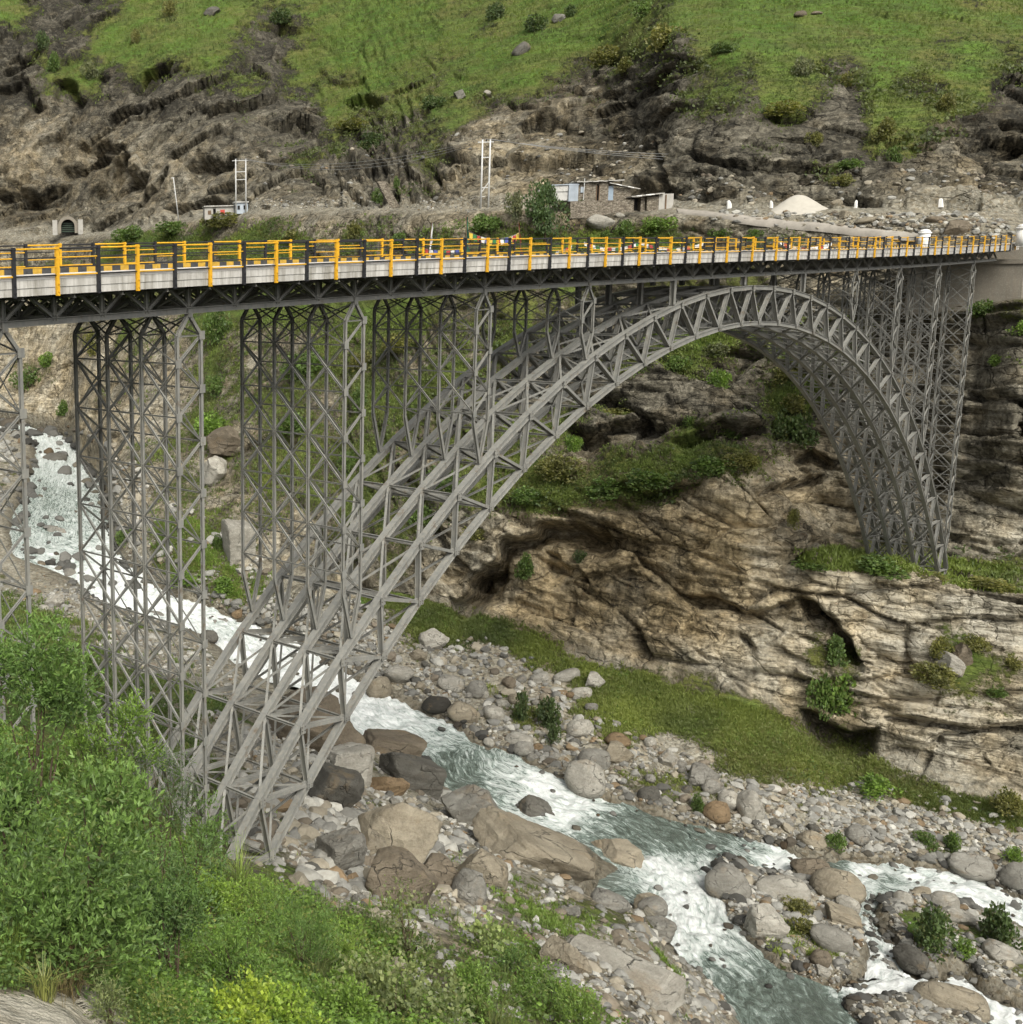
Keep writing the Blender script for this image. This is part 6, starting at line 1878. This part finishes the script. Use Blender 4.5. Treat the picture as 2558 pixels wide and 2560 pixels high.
shrub(200, 1700, 150, 130, 1790, (0.060, 0.112, 0.024), 'green shrub on the bank behind the second tower legs', .22, 1800, .25, seed=25)
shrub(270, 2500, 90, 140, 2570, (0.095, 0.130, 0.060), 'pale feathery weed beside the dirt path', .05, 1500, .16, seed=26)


def grass_clump(u, v, hpx, wpx, color, label, seed, n=120, lean=.75):
    rg = np.random.default_rng(seed)
    g = ground(np.array(float(u)), np.array(float(v)))
    s = float((g - O) @ R[2]) / F
    me = blades('grass_clump', np.zeros((1, 3)), np.array([hpx * s * 1.15]), n, np.array([wpx * s * .25]), np.array([max(.006, hpx * s * .008)]), rg, lean)
    o = link('grass_clump', me); o.location = g; o.color = color + (1,)
    return tag(o, label, 'grass clump')


grass_clump(790, 2470, 120, 120, (0.095, 0.125, 0.06), 'pale long grass clump beside the dense shrub', 71)
grass_clump(600, 2225, 110, 110, (0.125, 0.19, 0.055), 'light green grass clump at the foot of the lower arch chord', 72)
grass_clump(1235, 2590, 120, 150, (0.10, 0.13, 0.055), 'pale grass clump at the bottom edge right of the middle', 73)
grass_clump(318, 2060, 110, 110, (0.125, 0.105, 0.062), 'dry straw coloured grass clump among the tower shrubs', 74, 150, 1.0)
grass_clump(165, 2480, 120, 180, (0.088, 0.074, 0.044), 'dry brown drooping grass clump above the dirt path', 75, 170, 1.25)
grass_clump(30, 2420, 150, 160, (0.125, 0.20, 0.045), 'green grass clump at the left edge above the dirt path', 76, 160, .9)
grass_clump(110, 2500, 90, 120, (0.14, 0.17, 0.06), 'short pale grass clump at the edge of the dirt path', 77)
grass_clump(400, 2570, 90, 100, (0.12, 0.19, 0.04), 'green grass clump at the bottom edge left of the yellow weeds', 78)
grass_clump(1100, 1905, 0.1, 1, (0.1, 0.1, 0.05), 'x', 79) if False else None

# ------------------------------------------------------------------ roadside buildings, poles, flags
AX = np.array([R[0][0], R[0][1], 0.0]); AX /= np.linalg.norm(AX)
AY = np.array([-AX[1], AX[0], 0.0])
if AY @ R[2] < 0: AY = -AY
YAW = math.atan2(AX[1], AX[0])
M_STONEW = NT('stone_wall')
_t = M_STONEW
_p = _t.pos((1, 1, 2.4))
_v = _t.n('ShaderNodeTexVoronoi'); _t._in(_v, 'Vector', _p); _t._in(_v, 'Scale', 3.2)
_s = _t.n('ShaderNodeSeparateColor'); _t.t.links.new(_v.outputs['Color'], _s.inputs[0])
_e = _t.voro(_p, 3.2, 'DISTANCE_TO_EDGE')
_c = _t.mix(_s.outputs[0], (0.12, 0.10, 0.075), (0.34, 0.30, 0.235))
_c = _t.mix(_t.map(_e, 0.0, 0.07, 0.85, 0), _c, (0.05, 0.045, 0.038))
M_STONEW = _t.fin(_c, 0.9, _t.bump(_t.map(_e, 0, .15), 0.9, 0.08), spec=0.15)
M_TIN = mat_simple('corrugated_tin', (0.36, 0.40, 0.44), 0.45, 0.15, 1.0, 0.2, 0.4, 0.3)
M_TINW = mat_simple('pale_sheet', (0.46, 0.45, 0.42), 0.6, 0.15, 1.0, 0.2, 0.3, 0.35)
M_DARK = mat_simple('dark_opening', (0.012, 0.011, 0.010), 0.9, 0.1)
M_WOOD = mat_simple('old_wood', (0.13, 0.085, 0.05), 0.8, 0.2, 4.0)
M_DOOR = mat_simple('blue_grey_door', (0.25, 0.31, 0.37), 0.55, 0.1, 2.0)
M_PLAST = mat_simple('grey_plaster', (0.36, 0.345, 0.31), 0.85, 0.12, 1.0, 0.2, 0.15, 0.4)
M_POLE = mat_simple('galvanised_pole', (0.52, 0.52, 0.50), 0.5, 0.1, 2.0, 0.1, 0.4, 0.2)
M_WIRE = mat_simple('wire', (0.22, 0.22, 0.21), 0.5, 0.05)
M_SAND = mat_simple('white_sand', (0.40, 0.375, 0.32), 0.95, 0.08, 1.5, 0.3, 0.1, 0.1)
M_RED = mat_simple('red_paint', (0.45, 0.06, 0.04), 0.6)


class Site:
    """local frame facing the viewer: x right, y away, z up, one unit = one metre"""
    def __init__(s, u, v, depth, back=0.0):
        s.u, s.v, s.d = u, v, depth
        s.o = at_depth(np.array(float(u)), np.array(float(v)), depth)
        s.k = depth / F

    def x(s, u): return (u - s.u) * s.k
    def z(s, v): return (s.v - v) * s.k

    def thing(s, name, label, cat, group=None):
        e = empty(name, s.o); e.rotation_euler = (0, 0, YAW)
        return tag(e, label, cat, group)


def gd(u, v):
    return float((ground(np.array(float(u)), np.array(float(v))) - O) @ R[2])


def corrug(b, x0, x1, z0, z1, y, n, amp=0.03, mi=0):
    xs_ = np.linspace(x0, x1, n * 2 + 1)
    V = []
    for i, xx in enumerate(xs_):
        yy = y - (amp if i % 2 else 0)
        V += [(xx, yy, z0), (xx, yy, z1)]
    b.add(V, [(2 * i, 2 * i + 2, 2 * i + 3, 2 * i + 1) for i in range(len(xs_) - 1)], mi)


# stone hut with tin lean-to on a terrace wall
S = Site(1480, 530, gd(1480, 528) - 1.5)
hut = S.thing('stone_hut', 'long low stone hut with tin side room and flat stone roof above the bridge', 'hut')
X, Z = S.x, S.z
b = MB()
b.box((X(1440), 0.0, Z(505)), (X(1489), 4.5, Z(457))); b.box((X(1496), 0.0, Z(505)), (X(1519), 4.5, Z(457))); b.box((X(1489), 0.15, Z(462)), (X(1496), 4.4, Z(457)))
b.box((X(1532), 0.2, Z(503)), (X(1577), 4.2, Z(472))); b.box((X(1519), 0.25, Z(466)), (X(1532), 4.2, Z(463)))
b.build('stone_walls', M_STONEW, hut)
b = MB(); b.box((X(1419), -0.9, Z(545)), (X(1577), 4.6, Z(503))); b.build('terrace_wall', M_STONEW, hut)
b = MB(); b.box((X(1489), 0.35, Z(503)), (X(1496), 0.5, Z(462))); b.build('window_recess', M_DARK, hut)
b = MB(); b.box((X(1488), -0.06, Z(502)), (X(1490), 0.1, Z(466))); b.box((X(1495), -0.06, Z(502)), (X(1497), 0.1, Z(466))); b.build('window_frame', M_WOOD, hut)
b = MB(); b.box((X(1519), 0.12, Z(503)), (X(1532), 0.25, Z(467))); b.build('door', M_DOOR, hut)
b = MB(); corrug(b, X(1378), X(1418), Z(478), Z(462), -0.1, 10, .04); b.box((X(1378), 0.0, Z(500)), (X(1418), 3.0, Z(463))); b.build('pale_sheet_wall', M_TINW, hut)
b = MB(); corrug(b, X(1418), X(1442), Z(503), Z(460), -0.25, 10, .05); b.box((X(1419), -0.2, Z(503)), (X(1441), 3.0, Z(461))); b.build('tin_wall', M_TIN, hut)
for i in range(9):
    u0 = 1436 + i * 13
    b = MB(); b.box((X(u0), -0.55 + .1 * (i % 3), Z(457 + (i % 2)) + .012 * i), (X(u0 + 15), 4.8, Z(454.5 + (i % 2)) + .012 * i)); b.build('roof_slab', M_ROCK if False else M_PLAST, hut)
b = MB(); b.box((X(1374), -0.3, Z(463)), (X(1444), 3.2, Z(461))); b.build('side_roof', M_TIN, hut)
for i in range(5):
    b = MB()
    q0, q1 = 1518 + i * 15, 1534 + i * 15
    z0, z1 = Z(461.5 + (q0 - 1518) * .215), Z(461.5 + (q1 - 1518) * .215)
    b.add([(X(q0), -.5, z0), (X(q1), -.5, z1), (X(q1), 4.0, z1 + .5), (X(q0), 4.0, z0 + .5), (X(q0), -.5, z0 + .12), (X(q1), -.5, z1 + .12), (X(q1), 4.0, z1 + .62), (X(q0), 4.0, z0 + .62)],
          [(0, 3, 2, 1), (4, 5, 6, 7), (0, 1, 5, 4), (1, 2, 6, 5), (2, 3, 7, 6), (3, 0, 4, 7)])
    b.build('roof_sheet', M_WHITE if i % 2 else M_PLAST, hut)
b = MB(); b.tube([(X(1455), -.35, Z(500)), (X(1456), -.35, Z(448))], .05, 6); b.build('aerial_pole', M_POLE, hut)
b = MB(); b.box((X(1449), -.12, Z(482)), (X(1457), 0.0, Z(468))); b.build('meter_box', M_TIN, hut)

S = Site(1628, 524, gd(1628, 524) - 0.8)
shed = S.thing('stone_shed', 'low stone shed with dark open front and pale panel beside the hut', 'shed')
X, Z = S.x, S.z
b = MB(); b.box((X(1574), 0.6, Z(530)), (X(1582), 4, Z(493))); b.box((X(1604), 0.3, Z(530)), (X(1614), 4, Z(493))); b.box((X(1617), 0, Z(530)), (X(1646), 4, Z(492))); b.build('stone_walls', M_STONEW, shed)
b = MB(); b.box((X(1582), 1.3, Z(530)), (X(1617), 1.5, Z(493))); b.build('dark_doorway', M_DARK, shed)
b = MB(); b.box((X(1646), -0.08, Z(530)), (X(1682), 3.8, Z(486))); b.build('plaster_panel', M_PLAST, shed)
b = MB(); b.box((X(1661), -0.2, Z(528)), (X(1664), -0.08, Z(488))); b.build('timber_post', M_WOOD, shed)
for i in range(7):
    b = MB(); u0 = 1573 + i * 11.5
    b.box((X(u0), -0.6 - .15 * (i % 2), Z(492.5 - i * 1.0)), (X(u0 + 13), 4.2, Z(490 - i * 1.0))); b.build('roof_slab', M_WHITE if i in (1, 3, 4) else M_PLAST, shed)

# small concrete hut, kiosk, tunnel mouth
S = Site(545, 545, min(gd(u_, v_) for u_ in (515, 545, 580) for v_ in (522, 535, 546)) - 0.6)
ch = S.thing('concrete_hut', 'small pale flat roofed concrete hut under the left cliff', 'hut')
X, Z = S.x, S.z
b = MB(); b.box((X(512), 0, Z(548)), (X(533), 4, Z(517))); b.box((X(540), 0, Z(548)), (X(586), 4, Z(516))); b.box((X(533), .2, Z(522)), (X(540), 4, Z(517))); b.build('walls', M_PLAST, ch)
b = MB(); b.box((X(510), -.4, Z(517)), (X(588), 4.3, Z(514.5))); b.build('roof', M_CONC, ch)
b = MB(); b.box((X(533), .5, Z(548)), (X(540), .6, Z(522))); b.build('doorway', M_DARK, ch)
b = MB(); b.box((X(520), -.05, Z(536)), (X(528), 0.02, Z(526))); b.build('window', M_WOOD, ch)
b = MB(); b.box((X(551), -.06, Z(536)), (X(562), 0.02, Z(525))); b.build('red_board', M_RED, ch)
S = Site(603, 530, gd(603, 532) - 1.2)
ki = S.thing('kiosk', 'tiny blue grey cabin with two windows at the foot of the left pole pair', 'kiosk')
X, Z = S.x, S.z
b = MB(); b.box((X(588), 0, Z(534)), (X(620), 2.4, Z(507))); b.build('walls', M_TIN, ki)
b = MB(); b.box((X(585), -.3, Z(507)), (X(622), 2.7, Z(504))); b.build('roof', M_TINW, ki)
for a in (594, 609):
    b = MB(); b.box((X(a), -.05, Z(524)), (X(a + 6), 0.02, Z(514))); b.build('window', M_DARK, ki)
S = Site(170, 583, min(gd(u_, v_) for u_ in (140, 155, 170, 185, 200) for v_ in (560, 572, 582)) - 1.0)
tu = S.thing('tunnel_portal', 'arched dark tunnel mouth with concrete surround and green gate at the far left', 'tunnel')
X, Z = S.x, S.z
hwid = X(187) - X(153)
rad = hwid / 2
b = MB(); n = 14
pts_i = [(-rad, 0)] + [(-rad * math.cos(math.pi * i / n), Z(566) + rad * 1.0 * math.sin(math.pi * i / n)) for i in range(n + 1)] + [(rad, 0)]
pts_o = [(-rad - .9, 0)] + [(-(rad + .75) * math.cos(math.pi * i / n), Z(566) + (rad + .75) * math.sin(math.pi * i / n)) for i in range(n + 1)] + [(rad + .9, 0)]
V = [(x, y, z) for y in (0, 2.5) for x, z in pts_i] + [(x, y, z) for y in (0, 2.5) for x, z in pts_o]
m = len(pts_i)
Fq = []
for i in range(m - 1):
    Fq += [(i, i + 1, 2 * m + i + 1, 2 * m + i), (2 * m + i, 2 * m + i + 1, 3 * m + i + 1, 3 * m + i), (i, m + i, m + i + 1, i + 1)]
b.add(V, Fq); b.build('surround', M_ABUT, tu)
b = MB(); b.add([(x, 1.6, z) for x, z in pts_i], [tuple(range(m))]); b.build('dark_mouth', M_DARK, tu)
b = MB()
for i in range(5): b.box((-rad, 1.2, .35 + .5 * i), (rad, 1.26, .6 + .5 * i))
b.build('gate', mat_simple('green_gate', (0.03, 0.05, 0.032), .6), tu)
for sx in (-1, 1):
    b = MB(); b.box((sx * (rad + 1.5) - .6, -.6, -.4), (sx * (rad + 1.5) + .6, .8, 3.3)); b.build('gate_pier', M_PLAST, tu)


def pole_pair(u0, u1, vb, vt, label, arms, brace):
    S = Site((u0 + u1) / 2, vb, min(gd(u_, v_) for u_ in (u0, u1) for v_ in np.linspace(vt, vb, 6)) - 0.6)
    e = S.thing('utility_pole', label, 'power pole', 'twin power poles along the road')
    X, Z = S.x, S.z
    for u in (u0, u1):
        b = MB(); b.tube([(X(u), 0, -0.6), (X(u), 0, Z(vt))], [.15, .12], 8); b.build('pole', M_POLE, e, True)
    for v in arms:
        b = MB(); b.box((X(u0) - .7 * (v == arms[0]), -.08, Z(v) - .06), (X(u1) + .5 * (v == arms[0]), .08, Z(v) + .06)); b.build('crossarm', M_POLE, e)
    if brace:
        b = MB(); b.tube([(X(u0), -.1, Z(brace[0])), (X(u1), -.1, Z(brace[1]))], .06, 6); b.build('stay', M_POLE, e)
    tops = []
    for f in (0.0, .5, 1.0):
        x = X(u0) + (X(u1) - X(u0)) * f
        b = MB(); b.tube([(x, 0, Z(arms[0]) + .05), (x, 0, Z(arms[0]) + .15), (x, 0, Z(arms[0]) + .25), (x, 0, Z(arms[0]) + .42)], [.05, .1, .07, .04], 8); b.build('insulator', M_DARK, e, True)
        tops.append(S.o + AX * x + np.array([0, 0, Z(arms[0]) + .42]))
    return e, tops


_, topA = pole_pair(590, 615, 530, 401, 'left twin steel power poles with stacked crossarms above the concrete hut', [405, 432, 451], None)
_, topB = pole_pair(1202, 1221, 517, 354, 'middle twin steel power poles with a diagonal stay by the rocky bend', [360, 397, 470], (482, 455))
S = Site(447, 547, min(gd(447, v_) for v_ in (470, 500, 530, 548)) - 0.5)
e = S.thing('street_pole', 'single thin leaning pale pole left of the concrete hut', 'pole')
b = MB(); b.tube([(0, 0, -.5), (S.x(435), 0, S.z(447))], [.13, .09], 8); b.build('shaft', M_POLE, e, True)
b = MB(); b.box((S.x(430), -.06, S.z(448)), (S.x(437), .06, S.z(446))); b.build('top_bracket', M_POLE, e)


def wire(pts, r, label):
    b = MB(); b.tube(pts, r, 5, cap=False)
    o = b.build('power_line', M_WIRE)
    return tag(o, label, 'power line', 'power lines')


endp = [at_depth(np.array(float(u)), np.array(float(v)), d) for u, v, d in ((2640, 318, 190), (2640, 328, 191), (2640, 338, 192))]
wl = ['upper wire spanning from the middle poles to the right edge', 'middle wire spanning from the middle poles to the right edge', 'lower wire spanning from the middle poles to the right edge']
for i in range(3):
    a, c = topB[i], endp[i]
    pts = [a + (c - a) * t - np.array([0, 0, (3.3 + .3 * i) * 4 * t * (1 - t)]) for t in np.linspace(0, 1, 26)]
    wire(pts, .035, wl[i])
wl = ['upper wire between the left and middle pole pairs', 'middle wire between the left and middle pole pairs', 'lower wire between the left and middle pole pairs']
for i in range(3):
    a, c = topA[i], topB[i]
    pts = [a + (c - a) * t - np.array([0, 0, (2.2 + .5 * i) * 4 * t * (1 - t)]) for t in np.linspace(0, 1, 22)]
    wire(pts, .03, wl[i])

# stone steps up the slope
S = Site(985, 515, gd(985, 510) - 0.9)
st = S.thing('stone_steps', 'stair of pale stone steps climbing the slope left of the middle poles', 'steps')
for i in range(18):
    f = i / 17
    b = MB(); uc = 988 - 18 * f; v = 515 - 66 * f
    hw_ = 12 - 2 * f
    b.box((S.x(uc - hw_), i * .28 - .1, S.z(v + 4.2)), (S.x(uc + hw_), i * .28 + 1.0, S.z(v))); b.build('step', M_STONEW, st)

# white sand heap, marker stones, path
S = Site(2005, 521, gd(2005, 523) + 0.8)
rg = np.random.default_rng(3)
nn = 40
gx, gy = np.meshgrid(np.linspace(-1, 1, nn), np.linspace(-1, 1, nn))
rr = np.sqrt(gx ** 2 + gy ** 2)
hz = np.exp(-((gx * 1.0 + .12) ** 2 + gy ** 2) * 3.4) - .05 + .05 * fbm(np.stack([gx * 3, gy * 3, gx * 0], -1), 3, 4) * (rr < 1)
wx, hz0 = S.x(2085) - S.x(2005), S.z(489)
V = np.stack([gx * wx * 1.2, gy * 3.4, hz * hz0 * 1.1 - .75 * (gx ** 2 + gy ** 2)], -1).reshape(-1, 3)
ii = np.arange(nn * nn).reshape(nn, nn)
me = mesh_np('sand_heap', V, np.stack([ii[:-1, :-1], ii[:-1, 1:], ii[1:, 1:], ii[1:, :-1]], -1).reshape(-1, 4))
o = link('sand_heap', me, M_SAND); o.location = S.o; o.rotation_euler = (0, 0, YAW)
tag(o, 'heap of white sand dumped on the upper road', 'sand heap')
for u, v, hpx, lab in ((1823, 519, 22, 'white painted marker stone at the start of the upper road'), (1929, 514, 15, 'white marker stone left of the sand heap'), (2140, 512, 14, 'pale marker stone right of the sand heap'),
                       (2253, 511, 14, 'white marker stone in the middle of the upper road'), (2352, 510, 26, 'tall broken white marker stone on the upper road')):
    S = Site(u, v, gd(u, v) - .4)
    h_ = S.z(v - hpx)
    b = MB(); w_ = h_ * .32
    b.tube([(0, 0, -.4), (0.02, 0, h_ * .4), (0.12 * h_, 0, h_ * .75), (0.10 * h_, 0, h_ * .85)], [w_ * .9, w_ * .8, w_ * .5, w_ * .1], 6)
    o = b.build('marker_stone', M_WHITE if hpx < 50 else M_PLAST, None, False); o.location = S.o; o.rotation_euler = (0, 0, random.uniform(0, 3))
    tag(o, lab, 'marker stone')
# the path sloping down to the bridge
PV = [(1690, 527, 9), (1760, 533, 9), (1850, 542, 10), (1950, 553, 10), (2050, 564, 10), (2150, 575, 10), (2240, 584, 9), (2300, 590, 8)]
pv = np.array(PV, float)
ts = np.linspace(0, len(PV) - 1, 60)
cu, cv, cw = [np.interp(ts, np.arange(len(PV)), pv[:, i]) for i in range(3)]
top = ground(cu, cv - cw / 2); bot = ground(cu, cv + cw / 2)
V = []
for a, c in zip(top, bot):
    zz = max(a[2], c[2]) * .5 + min(a[2], c[2]) * .5
    n_ = -AY
    V += [a + np.array([0, 0, .05]) + n_ * .25, c + np.array([0, 0, .10]) + n_ * .6, c + np.array([0, 0, -.6]) + n_ * .6]
me = mesh_np('path', np.array(V), np.concatenate([np.array([[3 * i, 3 * i + 1, 3 * i + 4, 3 * i + 3], [3 * i + 1, 3 * i + 2, 3 * i + 5, 3 * i + 4]]) for i in range(len(ts) - 1)]), True)
tag(link('path', me, M_ROAD), kind='structure')

# prayer flags on strings and flag poles behind the railing
FC = {'blue': (0.07, 0.09, 0.26), 'white': (0.55, 0.55, 0.53), 'red': (0.36, 0.06, 0.05), 'green': (0.05, 0.17, 0.06), 'yellow': (0.50, 0.37, 0.06)}
FM = {k: mat_simple(k + '_cloth', c, .8, .08, 3, .05, .1, .05) for k, c in FC.items()}


def flag_string(ua, va, ub, vb_, depth, n, hpx, label, sag, cols):
    a = at_depth(np.array(float(ua)), np.array(float(va)), depth); c = at_depth(np.array(float(ub)), np.array(float(vb_)), depth + .8)
    k = depth / F
    root = tag(empty('prayer_flags', a), label, 'flags', 'strings of coloured cloth flags')
    pt = lambda t: Vector(a + (c - a) * t - np.array([0, 0, sag * 4 * t * (1 - t)])) - Vector(a)
    b = MB(); b.tube([pt(t) for t in np.linspace(0, 1, 16)], .012, 4, cap=False); b.build('cord', M_WIRE, root)
    rgl = random.Random(int(ua))
    for i in range(n):
        p, q = pt((i + .06) / n), pt((i + .94) / n)
        dn = Vector((0, 0, -hpx * k * rgl.uniform(.85, 1.15)))
        sw = Vector((rgl.uniform(-.1, .1), rgl.uniform(-.25, .05), 0)) * (hpx * k)
        V = []
        for f in (0, .5, 1):
            for g_ in (0, .5, 1):
                V.append(p.lerp(q, g_) + dn * f + sw * f * f + Vector(tuple(AY * (.06 * math.sin(g_ * 5 + f * 3 + i)))))
        b = MB(); b.add(V, [(r * 3 + c_, r * 3 + c_ + 1, r * 3 + c_ + 4, r * 3 + c_ + 3) for r in (0, 1) for c_ in (0, 1)])
        b.build('flag', FM[cols[i % len(cols)]], root, True)
    return root


c5 = ['yellow', 'green', 'red', 'white', 'blue', 'yellow', 'green', 'red', 'white', 'blue']
flag_string(1173, 580, 1300, 583, 88, 13, 15, 'bright string of coloured flags between the green and red tipped poles', .45, ['yellow', 'green', 'red', 'white', 'blue', 'yellow', 'green', 'red', 'white', 'blue', 'yellow', 'red'])
flag_string(1205, 592, 1300, 580, 88.5, 9, 11, 'second coloured flag string hanging below the bright one', .35, ['white', 'yellow', 'red', 'white', 'yellow', 'green', 'blue'])
flag_string(1040, 616, 1170, 620, 87, 12, 10, 'coloured flag string low behind the railing between the white and green poles', .25, c5)
flag_string(1390, 628, 1430, 612, 92, 5, 8, 'short coloured flag string behind the railing right of the round tree', .1, ['white', 'yellow', 'blue', 'red'])
flag_string(1460, 604, 1600, 604, 95, 14, 9, 'faded red and white flag string behind the middle of the railing', .5, ['white', 'red', 'white', 'green', 'white'])
flag_string(1600, 604, 1760, 606, 100, 14, 8, 'faded pale flag string behind the railing right of the middle', .5, ['white', 'white', 'red', 'green'])
flag_string(1950, 603, 2080, 606, 108, 12, 9, 'faded pink and white flag string behind the right part of the railing', .5, ['white', 'red', 'white', 'white'])


def flag_pole(u, vt, vb, depth, mat, label, wpx, lean=0.0):
    S = Site(u, vb, depth)
    e = S.thing('flag_pole', label, 'flag pole', 'tall cloth flag poles')
    b = MB(); b.tube([(0, 0, 0), (lean, 0, S.z(vt))], [.05, .03], 6); b.build('pole', M_WOOD, e)
    b = MB(); w_ = S.k * wpx; hh = S.z(vt); V = []
    for i in range(9):
        f = i / 8
        z_ = hh * (.2 + .78 * f)
        V += [(lean * z_ / hh + .03, -.03, z_), (lean * z_ / hh + w_ * (1 - .55 * f) * (.7 + .3 * math.sin(i * 2.1)), -.1 - .12 * math.sin(i * 1.7), z_ - .1)]
    b.add(V, [(2 * i, 2 * i + 1, 2 * i + 3, 2 * i + 2) for i in range(8)]); b.build('banner', mat, e, True)


flag_pole(1069, 557, 660, 86, FM['white'], 'white cloth banner pole behind the railing', 9, .25)
flag_pole(1166, 540, 660, 88, mat_simple('dark_green_cloth', (0.02, 0.09, 0.055), .8), 'dark green banner pole at the left end of the coloured flags', 9, -.1)
flag_pole(1304, 556, 660, 89, FM['red'], 'red tipped thin banner pole at the right end of the coloured flags', 4, -.35)


# ------------------------------------------------------------------ scrub on the slopes
def scrub(name, poly, n, seed, size, color, lo, hi, leafk=.30):
    rg = np.random.default_rng(seed)
    pa = np.array(poly, float)
    u = rg.uniform(pa[:, 0].min(), pa[:, 0].max(), n * 4); v = rg.uniform(pa[:, 1].min(), pa[:, 1].max(), n * 4)
    gx = np.clip(np.interp(u, gu, np.arange(NU)), 0, NU - 1).astype(int); gy = np.clip(np.interp(v, gv, np.arange(NV)), 0, NV - 1).astype(int)
    ge = g_eff[gy, gx]
    ok = in_poly(u, v, poly) & (ge > lo) & (ge < hi) & (roadm[gy, gx] < .1) & (wmask[gy, gx] < .05)
    P = ground(u, v)
    ok &= fbm(P * 0.09, 3, seed) + rg.normal(0, .12, len(u)) > 0.06
    P = P[ok][:n]; m = len(P)
    k = 16
    S = size * rg.uniform(.5, 1.5, m) ** 1.2
    dd = rg.normal(size=(m * k, 3)); dd /= np.linalg.norm(dd, axis=1, keepdims=True); dd[:, 2] = np.abs(dd[:, 2]) * .8
    Sk = np.repeat(S, k)
    Q = np.repeat(P, k, 0) + dd * (Sk * rg.random(m * k) ** .5)[:, None]
    d, sx, nr = rand_frames(rg, m * k, .4, dd, .7)
    L = Sk * leafk * rg.uniform(.6, 1.4, m * k)
    V, Fq = leaf_quads(Q, d, sx, nr, L, L * .42, .1)
    me = mesh_np(name, V, Fq, False)
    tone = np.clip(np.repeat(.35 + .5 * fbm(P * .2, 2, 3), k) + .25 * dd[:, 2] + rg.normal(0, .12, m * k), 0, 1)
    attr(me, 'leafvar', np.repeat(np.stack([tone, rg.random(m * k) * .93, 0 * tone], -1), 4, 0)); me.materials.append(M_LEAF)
    o = link(name, me); o.color = color + (1,)
    return tag(o, kind='stuff')


HILLP = [(-30, -25), (2600, -25), (2600, 480), (1700, 500), (900, 505), (-30, 470)]
GORP = [(200, 800), (1250, 800), (1900, 800), (2560, 760), (2560, 1480), (2000, 1300), (1500, 1260), (1300, 1320), (900, 1400), (450, 1350), (250, 1000)]
scrub('scrub', HILLP, 2600, 201, 1.05, (0.052, 0.075, 0.024), .38, .68)
scrub('scrub', HILLP, 450, 202, 1.3, (0.042, 0.064, 0.022), .34, .58)
scrub('scrub', GORP, 3000, 203, .60, (0.070, 0.105, 0.026), .34, .95)
scrub('scrub', GORP, 500, 204, .85, (0.036, 0.064, 0.020), .34, .9)
scrub('scrub', [(200, 540), (900, 525), (1250, 530), (1720, 535), (2250, 595), (2300, 640), (200, 660)], 1200, 205, .7, (0.055, 0.095, 0.024), .3, .95)
scrub('bank_weeds', [(640, 1980), (900, 1950), (1200, 2150), (1600, 2350), (1750, 2560), (1100, 2560), (800, 2260)], 500, 208, .35, (0.062, 0.112, 0.024), .42, 1.3)
scrub('bank_weeds', [(900, 1480), (1330, 1570), (1660, 1700), (2030, 1810), (2560, 2010), (2560, 2200), (1900, 2060), (1300, 1760), (1000, 1650)], 1100, 206, .38, (0.048, 0.095, 0.022), .42, 1.2)
scrub('bank_weeds', [(0, 1480), (200, 1470), (420, 1600), (600, 1700), (560, 2000), (300, 1850), (0, 1700)], 900, 207, .5, (0.045, 0.085, 0.022), .35, 1.2)
